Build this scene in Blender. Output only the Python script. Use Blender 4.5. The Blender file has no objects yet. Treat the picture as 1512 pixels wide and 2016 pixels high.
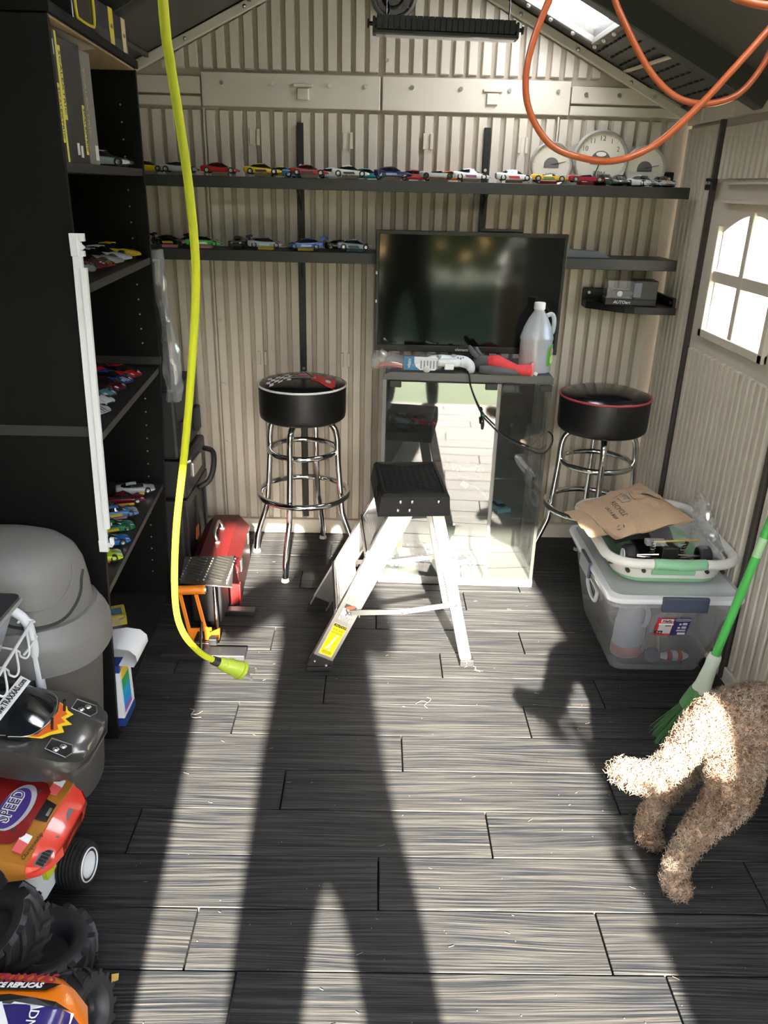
import bpy, bmesh, math, random
from mathutils import Matrix, Vector, Euler
random.seed(7)
S = bpy.context.scene
COL = S.collection
pi = math.pi

# ------------------------------------------------------------------ camera, sky, sun, exposure
CAMH = 1.55
cam_d = bpy.data.cameras.new('camera'); cam = bpy.data.objects.new('camera', cam_d); COL.objects.link(cam)
cam_d.sensor_fit = 'VERTICAL'; cam_d.sensor_height = 24.0; cam_d.lens = 24.0 * 1545 / 2016
cam_d.clip_start = 0.02; cam_d.clip_end = 200
RX = (0.99971, -0.00538, 0.02347); RY = (0.01962, -0.38321, -0.92345); RZ = (0.01396, 0.92365, -0.38299)
cam.matrix_world = Matrix(((RX[0], -RY[0], -RZ[0], 0), (RX[1], -RY[1], -RZ[1], 0), (RX[2], -RY[2], -RZ[2], CAMH), (0, 0, 0, 1)))
S.camera = cam
SUN_DIR = Vector((-0.085, 1.0, -0.47)).normalized()
W = bpy.data.worlds.new('sky'); S.world = W; W.use_nodes = True
nt = W.node_tree; nt.nodes.clear()
sk = nt.nodes.new('ShaderNodeTexSky'); sk.sky_type = 'NISHITA'; sk.sun_disc = False
sk.sun_elevation = math.radians(25); sk.sun_rotation = math.radians(175); sk.air_density = 1.0; sk.dust_density = 0.8
bg = nt.nodes.new('ShaderNodeBackground'); bg.inputs[1].default_value = 0.33
wo = nt.nodes.new('ShaderNodeOutputWorld')
nt.links.new(sk.outputs[0], bg.inputs[0]); nt.links.new(bg.outputs[0], wo.inputs[0])
sun_d = bpy.data.lights.new('sun', 'SUN'); sun_d.energy = 14.0; sun_d.angle = math.radians(0.9); sun_d.color = (1.0, 0.92, 0.79)
sun = bpy.data.objects.new('sun', sun_d); COL.objects.link(sun); sun.location = (1, -8, 6)
sun.rotation_euler = SUN_DIR.to_track_quat('-Z', 'Y').to_euler()
vs = S.view_settings; vs.view_transform = 'Standard'; vs.look = 'None'; vs.gamma = 1.0; vs.use_curve_mapping = False
vs.exposure = 2.85
S.display_settings.display_device = 'sRGB'

# ------------------------------------------------------------------ helpers
WM = {}
def wm(o): return WM.get(o, Matrix.Identity(4))
MATS = {}
def mat(name, col=(.5, .5, .5), rough=.5, metal=0., **k):
    if name in MATS: return MATS[name]
    m = bpy.data.materials.new(name); m.use_nodes = True; MATS[name] = m
    b = m.node_tree.nodes['Principled BSDF']
    b.inputs['Base Color'].default_value = (*col, 1); b.inputs['Roughness'].default_value = rough; b.inputs['Metallic'].default_value = metal
    for a, v in k.items():
        if a == 'coat': b.inputs['Coat Weight'].default_value = v; b.inputs['Coat Roughness'].default_value = .06
        elif a == 'trans': b.inputs['Transmission Weight'].default_value = v
        elif a == 'alpha': b.inputs['Alpha'].default_value = v
        elif a == 'ior': b.inputs['IOR'].default_value = v
        elif a == 'spec': b.inputs['Specular IOR Level'].default_value = v
        elif a == 'emit': b.inputs['Emission Color'].default_value = (*v[:3], 1); b.inputs['Emission Strength'].default_value = v[3]
        elif a == 'noise': # (scale, amount, bump)
            sc, am, bu = v
            t = m.node_tree; tc = t.nodes.new('ShaderNodeTexCoord'); n = t.nodes.new('ShaderNodeTexNoise')
            n.inputs['Scale'].default_value = sc; n.inputs['Detail'].default_value = 5
            t.links.new(tc.outputs['Object'], n.inputs['Vector'])
            mx = t.nodes.new('ShaderNodeMix'); mx.data_type = 'RGBA'
            mx.inputs[6].default_value = (*[max(0, c * (1 - am)) for c in col], 1); mx.inputs[7].default_value = (*[min(1, c * (1 + am)) for c in col], 1)
            t.links.new(n.outputs[0], mx.inputs[0]); t.links.new(mx.outputs[2], b.inputs['Base Color'])
            if bu:
                bp = t.nodes.new('ShaderNodeBump'); bp.inputs['Strength'].default_value = bu; bp.inputs['Distance'].default_value = .004
                t.links.new(n.outputs[0], bp.inputs['Height']); t.links.new(bp.outputs[0], b.inputs['Normal'])
    return m

def clear_mat(name, col=(.8, .8, .82), alpha_fac=.16, rough=.15, gloss=.0, spec_tint=(1, 1, 1)):
    """thin clear plastic / glass: transparent + glossy + a bit of diffuse veil"""
    if name in MATS: return MATS[name]
    m = bpy.data.materials.new(name); m.use_nodes = True; MATS[name] = m
    t = m.node_tree; t.nodes.clear()
    o = t.nodes.new('ShaderNodeOutputMaterial'); tr = t.nodes.new('ShaderNodeBsdfTransparent'); df = t.nodes.new('ShaderNodeBsdfPrincipled')
    df.inputs['Base Color'].default_value = (*col, 1); df.inputs['Roughness'].default_value = rough
    tr.inputs[0].default_value = (*spec_tint, 1)
    mx = t.nodes.new('ShaderNodeMixShader'); mx.inputs[0].default_value = alpha_fac
    t.links.new(tr.outputs[0], mx.inputs[1]); t.links.new(df.outputs[0], mx.inputs[2])
    last = mx
    gl = t.nodes.new('ShaderNodeBsdfGlossy'); gl.inputs['Roughness'].default_value = min(rough, .2)
    fr = t.nodes.new('ShaderNodeFresnel'); fr.inputs[0].default_value = 1.45
    ad = t.nodes.new('ShaderNodeMath'); ad.operation = 'ADD'; ad.inputs[1].default_value = gloss; ad.use_clamp = True
    t.links.new(fr.outputs[0], ad.inputs[0])
    ge = t.nodes.new('ShaderNodeNewGeometry'); iv = t.nodes.new('ShaderNodeMath'); iv.operation = 'SUBTRACT'; iv.inputs[0].default_value = 1
    t.links.new(ge.outputs['Backfacing'], iv.inputs[1]); ml = t.nodes.new('ShaderNodeMath'); ml.operation = 'MULTIPLY'   # only the outer face reflects
    t.links.new(ad.outputs[0], ml.inputs[0]); t.links.new(iv.outputs[0], ml.inputs[1])
    m2 = t.nodes.new('ShaderNodeMixShader'); t.links.new(ml.outputs[0], m2.inputs[0])
    t.links.new(mx.outputs[0], m2.inputs[1]); t.links.new(gl.outputs[0], m2.inputs[2])
    t.links.new(m2.outputs[0], o.inputs[0])
    return m

def tag(o, label=None, cat=None, group=None, kind=None):
    if label: o['label'] = label
    if cat: o['category'] = cat
    if group: o['group'] = group
    if kind: o['kind'] = kind
    return o

def thing(name, loc, label, cat, group=None, rz=0, rot=None):
    o = bpy.data.objects.new(name, None); COL.objects.link(o); o.empty_display_size = .05
    o.location = loc; o.rotation_euler = rot if rot else (0, 0, rz)
    WM[o] = Matrix.Translation(loc) @ o.rotation_euler.to_matrix().to_4x4()
    return tag(o, label, cat, group)

def frame(z, x=None):
    z = Vector(z).normalized(); x = Vector(x) if x else (Vector((1, 0, 0)) if abs(z.x) < .9 else Vector((0, 1, 0)))
    y = z.cross(x).normalized(); x = y.cross(z).normalized()
    return x, y, z

class MB:
    def __init__(s): s.v = []; s.f = []; s.mi = []; s.cur = 0
    def add(s, vs, fs):
        b = len(s.v); s.v += [tuple(p) for p in vs]
        s.f += [tuple(b + i for i in f) for f in fs]; s.mi += [s.cur] * len(fs); return s
    def box(s, c, d, M=None, ch=0.0):
        x, y, z = d[0] / 2, d[1] / 2, d[2] / 2
        if ch <= 0:
            vs = [(i * x, j * y, k * z) for i in (-1, 1) for j in (-1, 1) for k in (-1, 1)]
            fs = [(0, 1, 3, 2), (4, 6, 7, 5), (0, 4, 5, 1), (2, 3, 7, 6), (0, 2, 6, 4), (1, 5, 7, 3)]
        else:
            b = bmesh.new(); bmesh.ops.create_cube(b, size=1)
            for v in b.verts: v.co = Vector((v.co.x * 2 * x, v.co.y * 2 * y, v.co.z * 2 * z))
            bmesh.ops.bevel(b, geom=b.edges[:], offset=min(ch, x * .95, y * .95, z * .95), segments=2, affect='EDGES', profile=.5)
            b.verts.index_update(); vs = [v.co.copy() for v in b.verts]; fs = [[v.index for v in f.verts] for f in b.faces]; b.free()
        c = Vector(c)
        vs = [((M @ Vector(p)) if M is not None else Vector(p)) + c for p in vs]
        return s.add(vs, fs)
    def bb(s, a, b, ch=0.0):
        return s.box([(a[i] + b[i]) / 2 for i in range(3)], [abs(b[i] - a[i]) for i in range(3)], None, ch)
    def bar(s, p, q, w, h, up=(0, 0, 1), ch=0.0):
        p, q = Vector(p), Vector(q); d = q - p; z = d.normalized(); u = Vector(up)
        x = u.cross(z)
        x = x.normalized() if x.length > 1e-6 else Vector((1, 0, 0)); y = z.cross(x)
        M = Matrix((x, y, z)).transposed()
        return s.box((p + q) / 2, (w, h, d.length), M, ch)
    def loft(s, rings, closed=True, caps=True, loop=False):
        n = len(rings[0]); vs = [p for r in rings for p in r]; fs = []
        m = len(rings)
        for i in range(m if loop else m - 1):
            j = (i + 1) % m
            for k in range(n if closed else n - 1):
                l = (k + 1) % n
                fs.append((i * n + k, i * n + l, j * n + l, j * n + k))
        if caps and not loop:
            fs.append(tuple(range(n - 1, -1, -1))); fs.append(tuple((m - 1) * n + k for k in range(n)))
        return s.add(vs, fs)
    def cyl(s, p, q, r, r2=None, n=16, caps=True):
        p, q = Vector(p), Vector(q); x, y, z = frame(q - p); r2 = r if r2 is None else r2
        ring = lambda c, rr: [c + x * (math.cos(2 * pi * k / n) * rr) + y * (math.sin(2 * pi * k / n) * rr) for k in range(n)]
        return s.loft([ring(p, r), ring(q, r2)], True, caps)
    def tube(s, pts, r, n=8, loop=False, caps=True):
        pts = [Vector(p) for p in pts]; m = len(pts); rings = []; px = None
        for i, p in enumerate(pts):
            a = pts[(i - 1) % m] if (loop or i > 0) else p; b = pts[(i + 1) % m] if (loop or i < m - 1) else p
            z = (b - a)
            z = z.normalized() if z.length > 1e-9 else Vector((0, 0, 1))
            if px is None: x, y, z = frame(z)
            else:
                x = px - z * px.dot(z); x = x.normalized() if x.length > 1e-6 else frame(z)[0]; y = z.cross(x)
            px = x; rr = r[i] if isinstance(r, (list, tuple)) else r
            rings.append([p + x * (math.cos(2 * pi * k / n) * rr) + y * (math.sin(2 * pi * k / n) * rr) for k in range(n)])
        return s.loft(rings, True, caps, loop)
    def lathe(s, prof, c=(0, 0, 0), n=24, axis=(0, 0, 1), caps=True, sx=1, sy=1, a0=0, a1=2 * pi):
        x, y, z = frame(axis); c = Vector(c); full = abs(a1 - a0 - 2 * pi) < 1e-6
        k = n if full else n + 1
        rings = [[c + z * h + x * (math.cos(a0 + (a1 - a0) * i / n) * r * sx) + y * (math.sin(a0 + (a1 - a0) * i / n) * r * sy) for i in range(k)] for r, h in prof]
        return s.loft(rings, full, caps)
    def prism(s, poly, thick, O, U, V):
        O, U, V = Vector(O), Vector(U), Vector(V); N = U.cross(V).normalized() * thick
        a = [O + U * p[0] + V * p[1] for p in poly]
        return s.loft([a, [p + N for p in a]], True, True)
    def sphere(s, c, r, n=12, m=8, sc=(1, 1, 1)):
        c = Vector(c); prof = [(math.sin(pi * i / m), -math.cos(pi * i / m)) for i in range(m + 1)]
        rings = [[c + Vector((math.cos(2 * pi * k / n) * a * r * sc[0], math.sin(2 * pi * k / n) * a * r * sc[1], b * r * sc[2])) for k in range(n)] for a, b in prof]
        return s.loft(rings, True, False)
    def mesh(s, name, mats, smooth=False, ang=40):
        me = bpy.data.meshes.new(name); me.from_pydata(s.v, [], s.f)
        for m in mats: me.materials.append(m)
        if len(mats) > 1: me.polygons.foreach_set('material_index', s.mi)
        b = bmesh.new(); b.from_mesh(me)
        bmesh.ops.remove_doubles(b, verts=b.verts, dist=1e-6); bmesh.ops.recalc_face_normals(b, faces=b.faces)
        b.to_mesh(me); b.free()
        if smooth:
            me.polygons.foreach_set('use_smooth', [True] * len(me.polygons))
            if ang < 180: me.set_sharp_from_angle(angle=math.radians(ang))
        me.update(); return me
    def obj(s, name, m, parent=None, smooth=False, ang=40, world=True, label=None, cat=None, group=None, kind=None, center=True, space=None):
        """geometry is in world coordinates (world=True) or in the parent's own frame"""
        mats = m if isinstance(m, (list, tuple)) else [m]
        if center and s.v:
            lo = [min(p[i] for p in s.v) for i in range(3)]; hi = [max(p[i] for p in s.v) for i in range(3)]
            c = Vector([(lo[i] + hi[i]) / 2 for i in range(3)])
            if parent is None: c.z = lo[2]
            s.v = [(p[0] - c.x, p[1] - c.y, p[2] - c.z) for p in s.v]
        else: c = Vector((0, 0, 0))
        o = bpy.data.objects.new(name, s.mesh(name, mats, smooth, ang)); COL.objects.link(o)
        T = Matrix.Translation(c)
        if parent is not None:
            W_ = T if world is True else wm(space or parent) @ T
            o.parent = parent; o.matrix_basis = wm(parent).inverted() @ W_; WM[o] = W_
        else: o.matrix_basis = T; WM[o] = T
        return tag(o, label, cat, group, kind)

def copy_tree(o, parent=None, mats=None):
    c = o.copy(); COL.objects.link(c); c.parent = parent
    if mats and o.data and o.name.split('.')[0] in mats:
        c.material_slots[0].link = 'OBJECT'; c.material_slots[0].material = mats[o.name.split('.')[0]]
    for ch in o.children: copy_tree(ch, c, mats)
    return c

def inst(mesh, name, parent, M, label=None, kind=None):
    """another object on shared mesh data; M is the world matrix"""
    o = bpy.data.objects.new(name, mesh); COL.objects.link(o)
    if parent is not None: o.parent = parent; o.matrix_basis = wm(parent).inverted() @ M
    else: o.matrix_basis = M
    WM[o] = M
    return tag(o, label, None, None, kind)

def spline(pts, n=8, loop=False):
    P = [Vector(p) for p in pts]; out = []; m = len(P)
    for i in range(m if loop else m - 1):
        a = P[(i - 1) % m] if (loop or i > 0) else P[i] * 2 - P[i + 1]
        b, c = P[i], P[(i + 1) % m]
        d = P[(i + 2) % m] if (loop or i < m - 2) else c * 2 - b
        for k in range(n):
            t = k / n
            out.append(.5 * ((2 * b) + (c - a) * t + (2 * a - 5 * b + 4 * c - d) * t * t + (3 * b - a - 3 * c + d) * t ** 3))
    if not loop: out.append(P[-1])
    return out

def text(name, txt, size, M, m, parent, depth=.0006, sx=1.0, bold=0.0, shear=0.0, label=None):
    """flat lettering as a mesh; M puts its centre, x to the right, y up, z out"""
    cu = bpy.data.curves.new(name, 'FONT'); cu.body = txt; cu.size = size; cu.align_x = 'CENTER'; cu.align_y = 'CENTER'
    cu.extrude = depth / 2; cu.offset = bold; cu.shear = shear; cu.resolution_u = 2
    t = bpy.data.objects.new(name + '_src', cu); COL.objects.link(t)
    dg = bpy.context.evaluated_depsgraph_get(); dg.update()
    me = bpy.data.meshes.new_from_object(t.evaluated_get(dg)); bpy.data.objects.remove(t); bpy.data.curves.remove(cu)
    me.materials.clear(); me.materials.append(m); me.name = name
    for v in me.vertices: v.co.x *= sx
    return inst(me, name, parent, M, label)

def MX(loc, x, y):
    x = Vector(x).normalized(); y = Vector(y); z = x.cross(y).normalized(); y = z.cross(x)
    M = Matrix((x, y, z)).transposed().to_4x4(); M.translation = Vector(loc); return M

def nodes(m): return m.node_tree, m.node_tree.nodes['Principled BSDF']
# ------------------------------------------------------------------ materials of the setting
def plank_mat():
    m = mat('black_wood_plastic_plank', (.03, .03, .033), .7, spec=.3); t, b = nodes(m); L = t.links.new
    g = t.nodes.new('ShaderNodeNewGeometry'); oi = t.nodes.new('ShaderNodeObjectInfo')
    cb = t.nodes.new('ShaderNodeCombineXYZ'); mu = t.nodes.new('ShaderNodeMath'); mu.operation = 'MULTIPLY'; mu.inputs[1].default_value = 37.
    L(oi.outputs['Random'], mu.inputs[0]); L(mu.outputs[0], cb.inputs[0]); L(mu.outputs[0], cb.inputs[2])
    av = t.nodes.new('ShaderNodeVectorMath'); L(g.outputs['Position'], av.inputs[0]); L(cb.outputs[0], av.inputs[1])
    # slow wander of the grain, cathedral figure
    mp = t.nodes.new('ShaderNodeMapping'); mp.inputs['Scale'].default_value = (1.3, 7.0, 1)
    L(av.outputs[0], mp.inputs[0])
    n1 = t.nodes.new('ShaderNodeTexNoise'); n1.inputs['Scale'].default_value = 1.0; n1.inputs['Detail'].default_value = 1.5; L(mp.outputs[0], n1.inputs['Vector'])
    sp = t.nodes.new('ShaderNodeSeparateXYZ'); L(av.outputs[0], sp.inputs[0])
    m1 = t.nodes.new('ShaderNodeMath'); m1.operation = 'MULTIPLY'; m1.inputs[1].default_value = .055; L(n1.outputs[0], m1.inputs[0])
    a1 = t.nodes.new('ShaderNodeMath'); L(sp.outputs[1], a1.inputs[0]); L(m1.outputs[0], a1.inputs[1])
    cc = t.nodes.new('ShaderNodeCombineXYZ')
    sx = t.nodes.new('ShaderNodeMath'); sx.operation = 'MULTIPLY'; sx.inputs[1].default_value = 3.2; L(sp.outputs[0], sx.inputs[0])
    sy = t.nodes.new('ShaderNodeMath'); sy.operation = 'MULTIPLY'; sy.inputs[1].default_value = 210.; L(a1.outputs[0], sy.inputs[0])
    L(sx.outputs[0], cc.inputs[0]); L(sy.outputs[0], cc.inputs[1]); L(mu.outputs[0], cc.inputs[2])
    n2 = t.nodes.new('ShaderNodeTexNoise'); n2.inputs['Scale'].default_value = 1.0; n2.inputs['Detail'].default_value = 3.0; n2.inputs['Roughness'].default_value = .6; L(cc.outputs[0], n2.inputs['Vector'])
    r = t.nodes.new('ShaderNodeValToRGB'); L(n2.outputs[0], r.inputs[0])
    r.color_ramp.elements[0].position = .42; r.color_ramp.elements[0].color = (.0034, .0050, .0080, 1)
    r.color_ramp.elements[1].position = .68; r.color_ramp.elements[1].color = (.050, .0475, .0425, 1)
    # dust in patches
    n3 = t.nodes.new('ShaderNodeTexNoise'); n3.inputs['Scale'].default_value = 5; n3.inputs['Detail'].default_value = 6; L(g.outputs['Position'], n3.inputs['Vector'])
    r3 = t.nodes.new('ShaderNodeValToRGB'); L(n3.outputs[0], r3.inputs[0]); r3.color_ramp.elements[0].position = .42; r3.color_ramp.elements[1].position = .8
    r3.color_ramp.elements[1].color = (.5, .5, .5, 1)
    mx = t.nodes.new('ShaderNodeMix'); mx.data_type = 'RGBA'; L(r3.outputs[0], mx.inputs[0]); L(r.outputs[0], mx.inputs[6]); mx.inputs[7].default_value = (.024, .0225, .020, 1)
    L(mx.outputs[2], b.inputs['Base Color'])
    bp = t.nodes.new('ShaderNodeBump'); bp.inputs['Strength'].default_value = .7; bp.inputs['Distance'].default_value = .003
    L(n2.outputs[0], bp.inputs['Height']); L(bp.outputs[0], b.inputs['Normal'])
    return m
M_PLANK = plank_mat()
M_DARKGAP = mat('dark_subfloor', (.012, .012, .013), .8)
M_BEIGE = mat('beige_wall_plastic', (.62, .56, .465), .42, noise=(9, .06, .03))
M_BEIGE_SHADE = mat('beige_groove_shade', (.42, .36, .285), .5)  # same plastic as the ribs, with the shade of the recesses put into the colour
M_ROOF = mat('dark_roof_plastic', (.085, .082, .068), .6, noise=(60, .25, .2))
M_BLACK = mat('black_laminate', (.0042, .0040, .0037), .6, spec=.22, noise=(14, .25, .0))
M_BLKMET = mat('black_painted_metal', (.010, .010, .011), .45)
M_RUBBER = mat('black_rubber', (.007, .007, .0075), .6)
M_BLKPL = mat('black_plastic', (.0075, .0075, .008), .42)
M_CHROME = mat('chrome', (.78, .78, .78), .10, 1.0)
M_STEEL = mat('zinc_steel', (.62, .61, .58), .3, 1.0)
M_ALU = mat('brushed_aluminium', (.50, .495, .485), .40, 1.0, noise=(22, .10, .0))
M_WHITE = mat('white_plastic', (.80, .81, .81), .38)
M_TAN = mat('raw_fibreboard', (.42, .29, .15), .75, noise=(30, .12, 0))

XL, XR, YB, YF = -1.18, 1.22, 3.46, -0.10
EAVE, RIDGE = 1.86, 2.44
def roofz(x): return RIDGE - (RIDGE - EAVE) * (abs(x) / (1.2))

# ------------------------------------------------------------------ floor
fl = MB().bb((XL - .05, YF - .06, -.06), (XR + .05, YB + .06, -.018)).obj('floor', M_DARKGAP, kind='structure')
PITCH = .1565; y0 = 1.172
rows = range(-9, 16)
known = {0: -.385, -1: -.272, 2: .318, 3: -.235, 1: .95, 4: .1, 5: .50, 6: -.15, 7: .25, 8: .56, 9: .02, 10: .38, 11: -.3, 12: .2}
PW = PITCH - .0035
plank_meshes = {}
def plank_mesh(L):
    k = round(L, 3)
    if k not in plank_meshes:
        plank_meshes[k] = MB().box((0, 0, -.009), (L - .004, PW, .018), None, .0016).mesh('plank', [M_PLANK])
    return plank_meshes[k]
for r in rows:
    ya = y0 + r * PITCH; yc = ya + PITCH / 2
    if yc - PITCH / 2 < YF - .06 or yc + PITCH / 2 > YB + .1: continue
    j = known.get(r, ((r * .37) % .92) - .4)
    xs = [XL]; x = j
    while x - .92 > XL + .03: x -= .92
    while x < XR - .03:
        if x > XL + .03: xs.append(x)
        x += .92
    xs.append(XR)
    for a, b in zip(xs, xs[1:]):
        inst(plank_mesh(b - a), 'plank', fl, Matrix.Translation(((a + b) / 2, yc, random.uniform(-.0008, .0004))))

# ------------------------------------------------------------------ back wall: recessed sheet, proud ribs, band, gable
def wall_sheet(name, poly, O, U, V, th):
    return MB().prism(poly, th, O, U, V).obj(name, M_BEIGE_SHADE, kind='structure')
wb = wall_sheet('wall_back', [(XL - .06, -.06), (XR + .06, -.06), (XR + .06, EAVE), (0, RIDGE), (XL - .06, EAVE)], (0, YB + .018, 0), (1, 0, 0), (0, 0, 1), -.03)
RIBP = .0535; RIBW = .0385; RIBT = .02
def rib(p, x0, x1, z0, z1a, z1b, y=YB, t=RIBT, name='wall_rib'):
    """rib with a slanted top so it can follow the roof"""
    c = .004
    front = [(x0 + c, y, z0 + c), (x1 - c, y, z0 + c), (x1 - c, y, z1b - c), (x0 + c, y, z1a - c)]
    back = [(x0, y + t, z0), (x1, y + t, z0), (x1, y + t, z1b), (x0, y + t, z1a)]
    MB().loft([front, back], True, True).obj(name, M_BEIGE, p)
n = 0
xs = []
x = 0.012
while x < XR - .045: xs.append((x, x + RIBW)); x += RIBP
x = -.012
while x > XL + .045: xs.append((x - RIBW, x)); x -= RIBP
# wide flat seams where the two wall panels are bolted
seam = [(-.70, -.655), (.70, .745)]
for a, b in xs:
    rib(wb, a, b, .075, 1.815, 1.815)
    za, zb = roofz(a) - .045, roofz(b) - .045
    if min(za, zb) > 1.975: rib(wb, a, b, 1.955, za, zb)
for s0, s1 in seam:   # lapped panel edge: a thin raised bead
    MB().bb((s0, YB - .004, .07), (s0 + .006, YB + .01, 1.82)).obj('panel_bead', M_BEIGE, wb)
M_SCREW = mat('screw_head', (.7, .69, .66), .28, 1.0)
band = MB()
band.bb((-.66, YB - .004, 1.826), (-.004, YB + .02, 1.944), .003).bb((.004, YB - .004, 1.826), (.73, YB + .02, 1.944), .003)
for o in (MB().bb((-.70, YB - .006, 1.826), (-.004, YB + .02, 1.944), .003), MB().bb((.004, YB - .006, 1.826), (.74, YB + .02, 1.944), .003),
          MB().bb((.745, YB - .004, 1.868), (XR - .02, YB + .02, 1.928), .003), MB().bb((XL + .02, YB - .004, 1.868), (-.705, YB + .02, 1.928), .003),
          MB().bb((.745, YB - .002, 1.826), (XR - .02, YB + .02, 1.86), .003), MB().bb((XL + .02, YB - .002, 1.826), (-.705, YB + .02, 1.86), .003),
          MB().bb((XL, YB - .004, .0), (XR, YB + .02, .07), .004)):
    o.obj('wall_band', M_BEIGE, wb)
for sgn in (-1, 1):   # gable edge trim
    p, q = (0, YB + .002, RIDGE - .024), (sgn * 1.2, YB + .002, EAVE - .024)
    MB().bar(p, q, .034, .024, (0, 1, 0), .004).obj('gable_trim', M_BEIGE, wb)
scr = MB()
for x in (-.62, -.42, -.2, -.06, .12, .31, .5, .69):   # teardrop screw pockets of the band
    MB().lathe([(.0001, -.012), (.011, -.010), (.012, 0)], (x, YB - .004, 1.898), 12, (0, -1, 0)).obj('screw_pocket', M_BEIGE_SHADE, wb, True)
    scr.cyl((x, YB - .006, 1.908), (x, YB - .013, 1.908), .008, n=10)
for x in (.80, .93, 1.07): scr.cyl((x, YB - .004, 1.9), (x, YB - .012, 1.9), .008, n=10)
for z in (1.0, .72, .45, 1.25, 2.0, 2.1, 2.2): 
    scr.cyl((.02 if z > 1.9 else -.678, YB - .001, z), (.02 if z > 1.9 else -.678, YB - .008, z), .007, n=10)
for sgn in (-1, 1):
    for x in (.3, .52, .75, .97): scr.sphere((sgn * x, YB - .012, roofz(x) - .026), .008, 8, 6)
scr.obj('screw_heads', M_SCREW, wb, True, kind='stuff')
for x in (-.305, .435):  # moulded hanger clips under the gable
    for w, h, dz in ((.075, .012, .02), (.045, .04, -.01)): MB().box((x, YB - .01, 1.885 + dz), (w, .014, h), None, .003).obj('hanger_clip', M_BEIGE, wb)
for x, z in ((-.50, 1.72), (-.13, 1.715), (.19, 1.72), (.57, 1.715), (-.50, .84), (-.135, .84), (.02, .88)):
    for dx in (-.014, .014): MB().box((x + dx, YB - .003, z), (.012, .012, .06), None, .002).obj('hook_slot', M_BEIGE, wb)

# ------------------------------------------------------------------ right wall with the side door and its window
wr = MB()
WY0, WY1, WZ0, WZ1 = 2.50, 2.975, 1.085, 1.50     # window opening, right wall
DY0, DY1 = 2.30, 3.115                            # door leaf
t = .03
wr.bb((XR + .018, YF, -.06), (XR + .05, DY0, EAVE + .02)); wr.bb((XR + .018, DY1, -.06), (XR + .05, YB, EAVE + .02))
wr.bb((XR + .012, DY0, 1.775), (XR + .05, DY1, EAVE + .02))
wr = wr.obj('wall_right', M_BEIGE_SHADE, kind='structure')
def ribx(p, y0, y1, z0, z1, x=XR, t=.019, name='wall_rib', s=1):
    c = .004
    fr = [(x, y0 + c, z0 + c), (x, y1 - c, z0 + c), (x, y1 - c, z1 - c), (x, y0 + c, z1 - c)]
    bk = [(x + s * t, y0, z0), (x + s * t, y1, z0), (x + s * t, y1, z1), (x + s * t, y0, z1)]
    MB().loft([fr, bk], True, True).obj(name, M_BEIGE, p)
RP = .045
y = DY1 + .03
while y < YB - .03: ribx(wr, y, y + .033, .06, 1.79); y += RP
y = DY0 - .03
while y > YF + .03: ribx(wr, y - .036, y, .06, 1.79); y -= .049
MB().bb((XR - .003, YF, 1.80), (XR + .02, YB, EAVE + .01), .003).obj('wall_band', M_BEIGE, wr)
MB().bb((XR - .004, YF, 0), (XR + .02, DY0 - .02, .055), .003).obj('wall_band', M_BEIGE, wr)
for yy in (3.3, 3.02, 2.75, 2.45): MB().bb((XR - .012, yy, 1.80), (XR, yy + .012, EAVE - .01)).obj('wall_stiffener', M_BEIGE, wr)
# door leaf
dr = MB()
dr.bb((XR + .014, DY0 + .01, .0), (XR + .05, DY1 - .01, WZ0)); dr.bb((XR + .014, DY0 + .01, WZ1 + .0), (XR + .05, DY1 - .01, 1.79))
dr.bb((XR + .014, DY0 + .01, WZ0), (XR + .05, WY0, WZ1)); dr.bb((XR + .014, WY1, WZ0), (XR + .05, DY1 - .01, WZ1))
# arched head of the window
arch = []
for k in range(13):
    a = k / 12; arch.append((WY0 + (WY1 - WY0) * a, WZ1 - .075 + .065 * math.sin(pi * a)))
dr.prism([(WY0, WZ1)] + arch + [(WY1, WZ1)], .036, (XR + .014, 0, 0), (0, 1, 0), (0, 0, 1))
door = dr.obj('door_1', M_BEIGE, kind='structure')
y = DY0 + .05
while y < DY1 - .06:
    ribx(door, y, y + .034, .05, 1.0, XR - .002, .018); y += .043
y = DY0 + .05
while y < DY1 - .06:
    ribx(door, y, y + .034, 1.60, 1.775, XR - .002, .018); y += .043
for a, b in ((DY1 - .012, DY1 + .008), (DY0 - .008, DY0 + .012)):
    MB().bb((XR - .004, a, .0), (XR + .03, b, 1.80)).obj('door_gap_seal', mat('dark_brown_seal', (.06, .05, .042), .6), door)
for z in (1.585,):
    MB().bb((XR - .022, DY1 - .05, z - .02), (XR - .001, DY1 + .012, z + .022), .004).obj('hinge', M_BLKMET, door)
    for yy in (DY1 - .035, DY1 - .012): MB().cyl((XR - .022, yy, z + .005), (XR - .027, yy, z + .005), .006, n=10).obj('screw', M_SCREW, door)
for a, b in (((XR - .008, WY0 - .035, 1.525), (XR + .014, WY1 + .02, 1.535)), ((XR - .008, WY0 - .035, 1.585), (XR + .014, WY1 + .02, 1.592))):
    MB().bb(a, b, .002).obj('door_moulding', M_BEIGE, door)
win = MB().bb((XR - .004, WY0 - .03, WZ0 - .03), (XR + .02, WY1 + .03, WZ0), .003).bb((XR - .004, WY0 - .03, WZ0 - .03), (XR + .02, WY0, WZ1), .003).bb((XR - .004, WY1, WZ0 - .03), (XR + .02, WY1 + .03, WZ1 - .05), .003).obj('window_1', M_BEIGE, kind='structure')
ym = (WY0 + WY1) / 2 + .01; zm = WZ0 + .19
MB().bb((XR + .005, ym - .017, WZ0), (XR + .035, ym + .017, WZ1), .003).obj('mullion', M_BEIGE, win)
MB().bb((XR + .007, WY0, zm - .02), (XR + .033, WY1, zm + .02), .003).obj('mullion', M_BEIGE, win)
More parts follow.
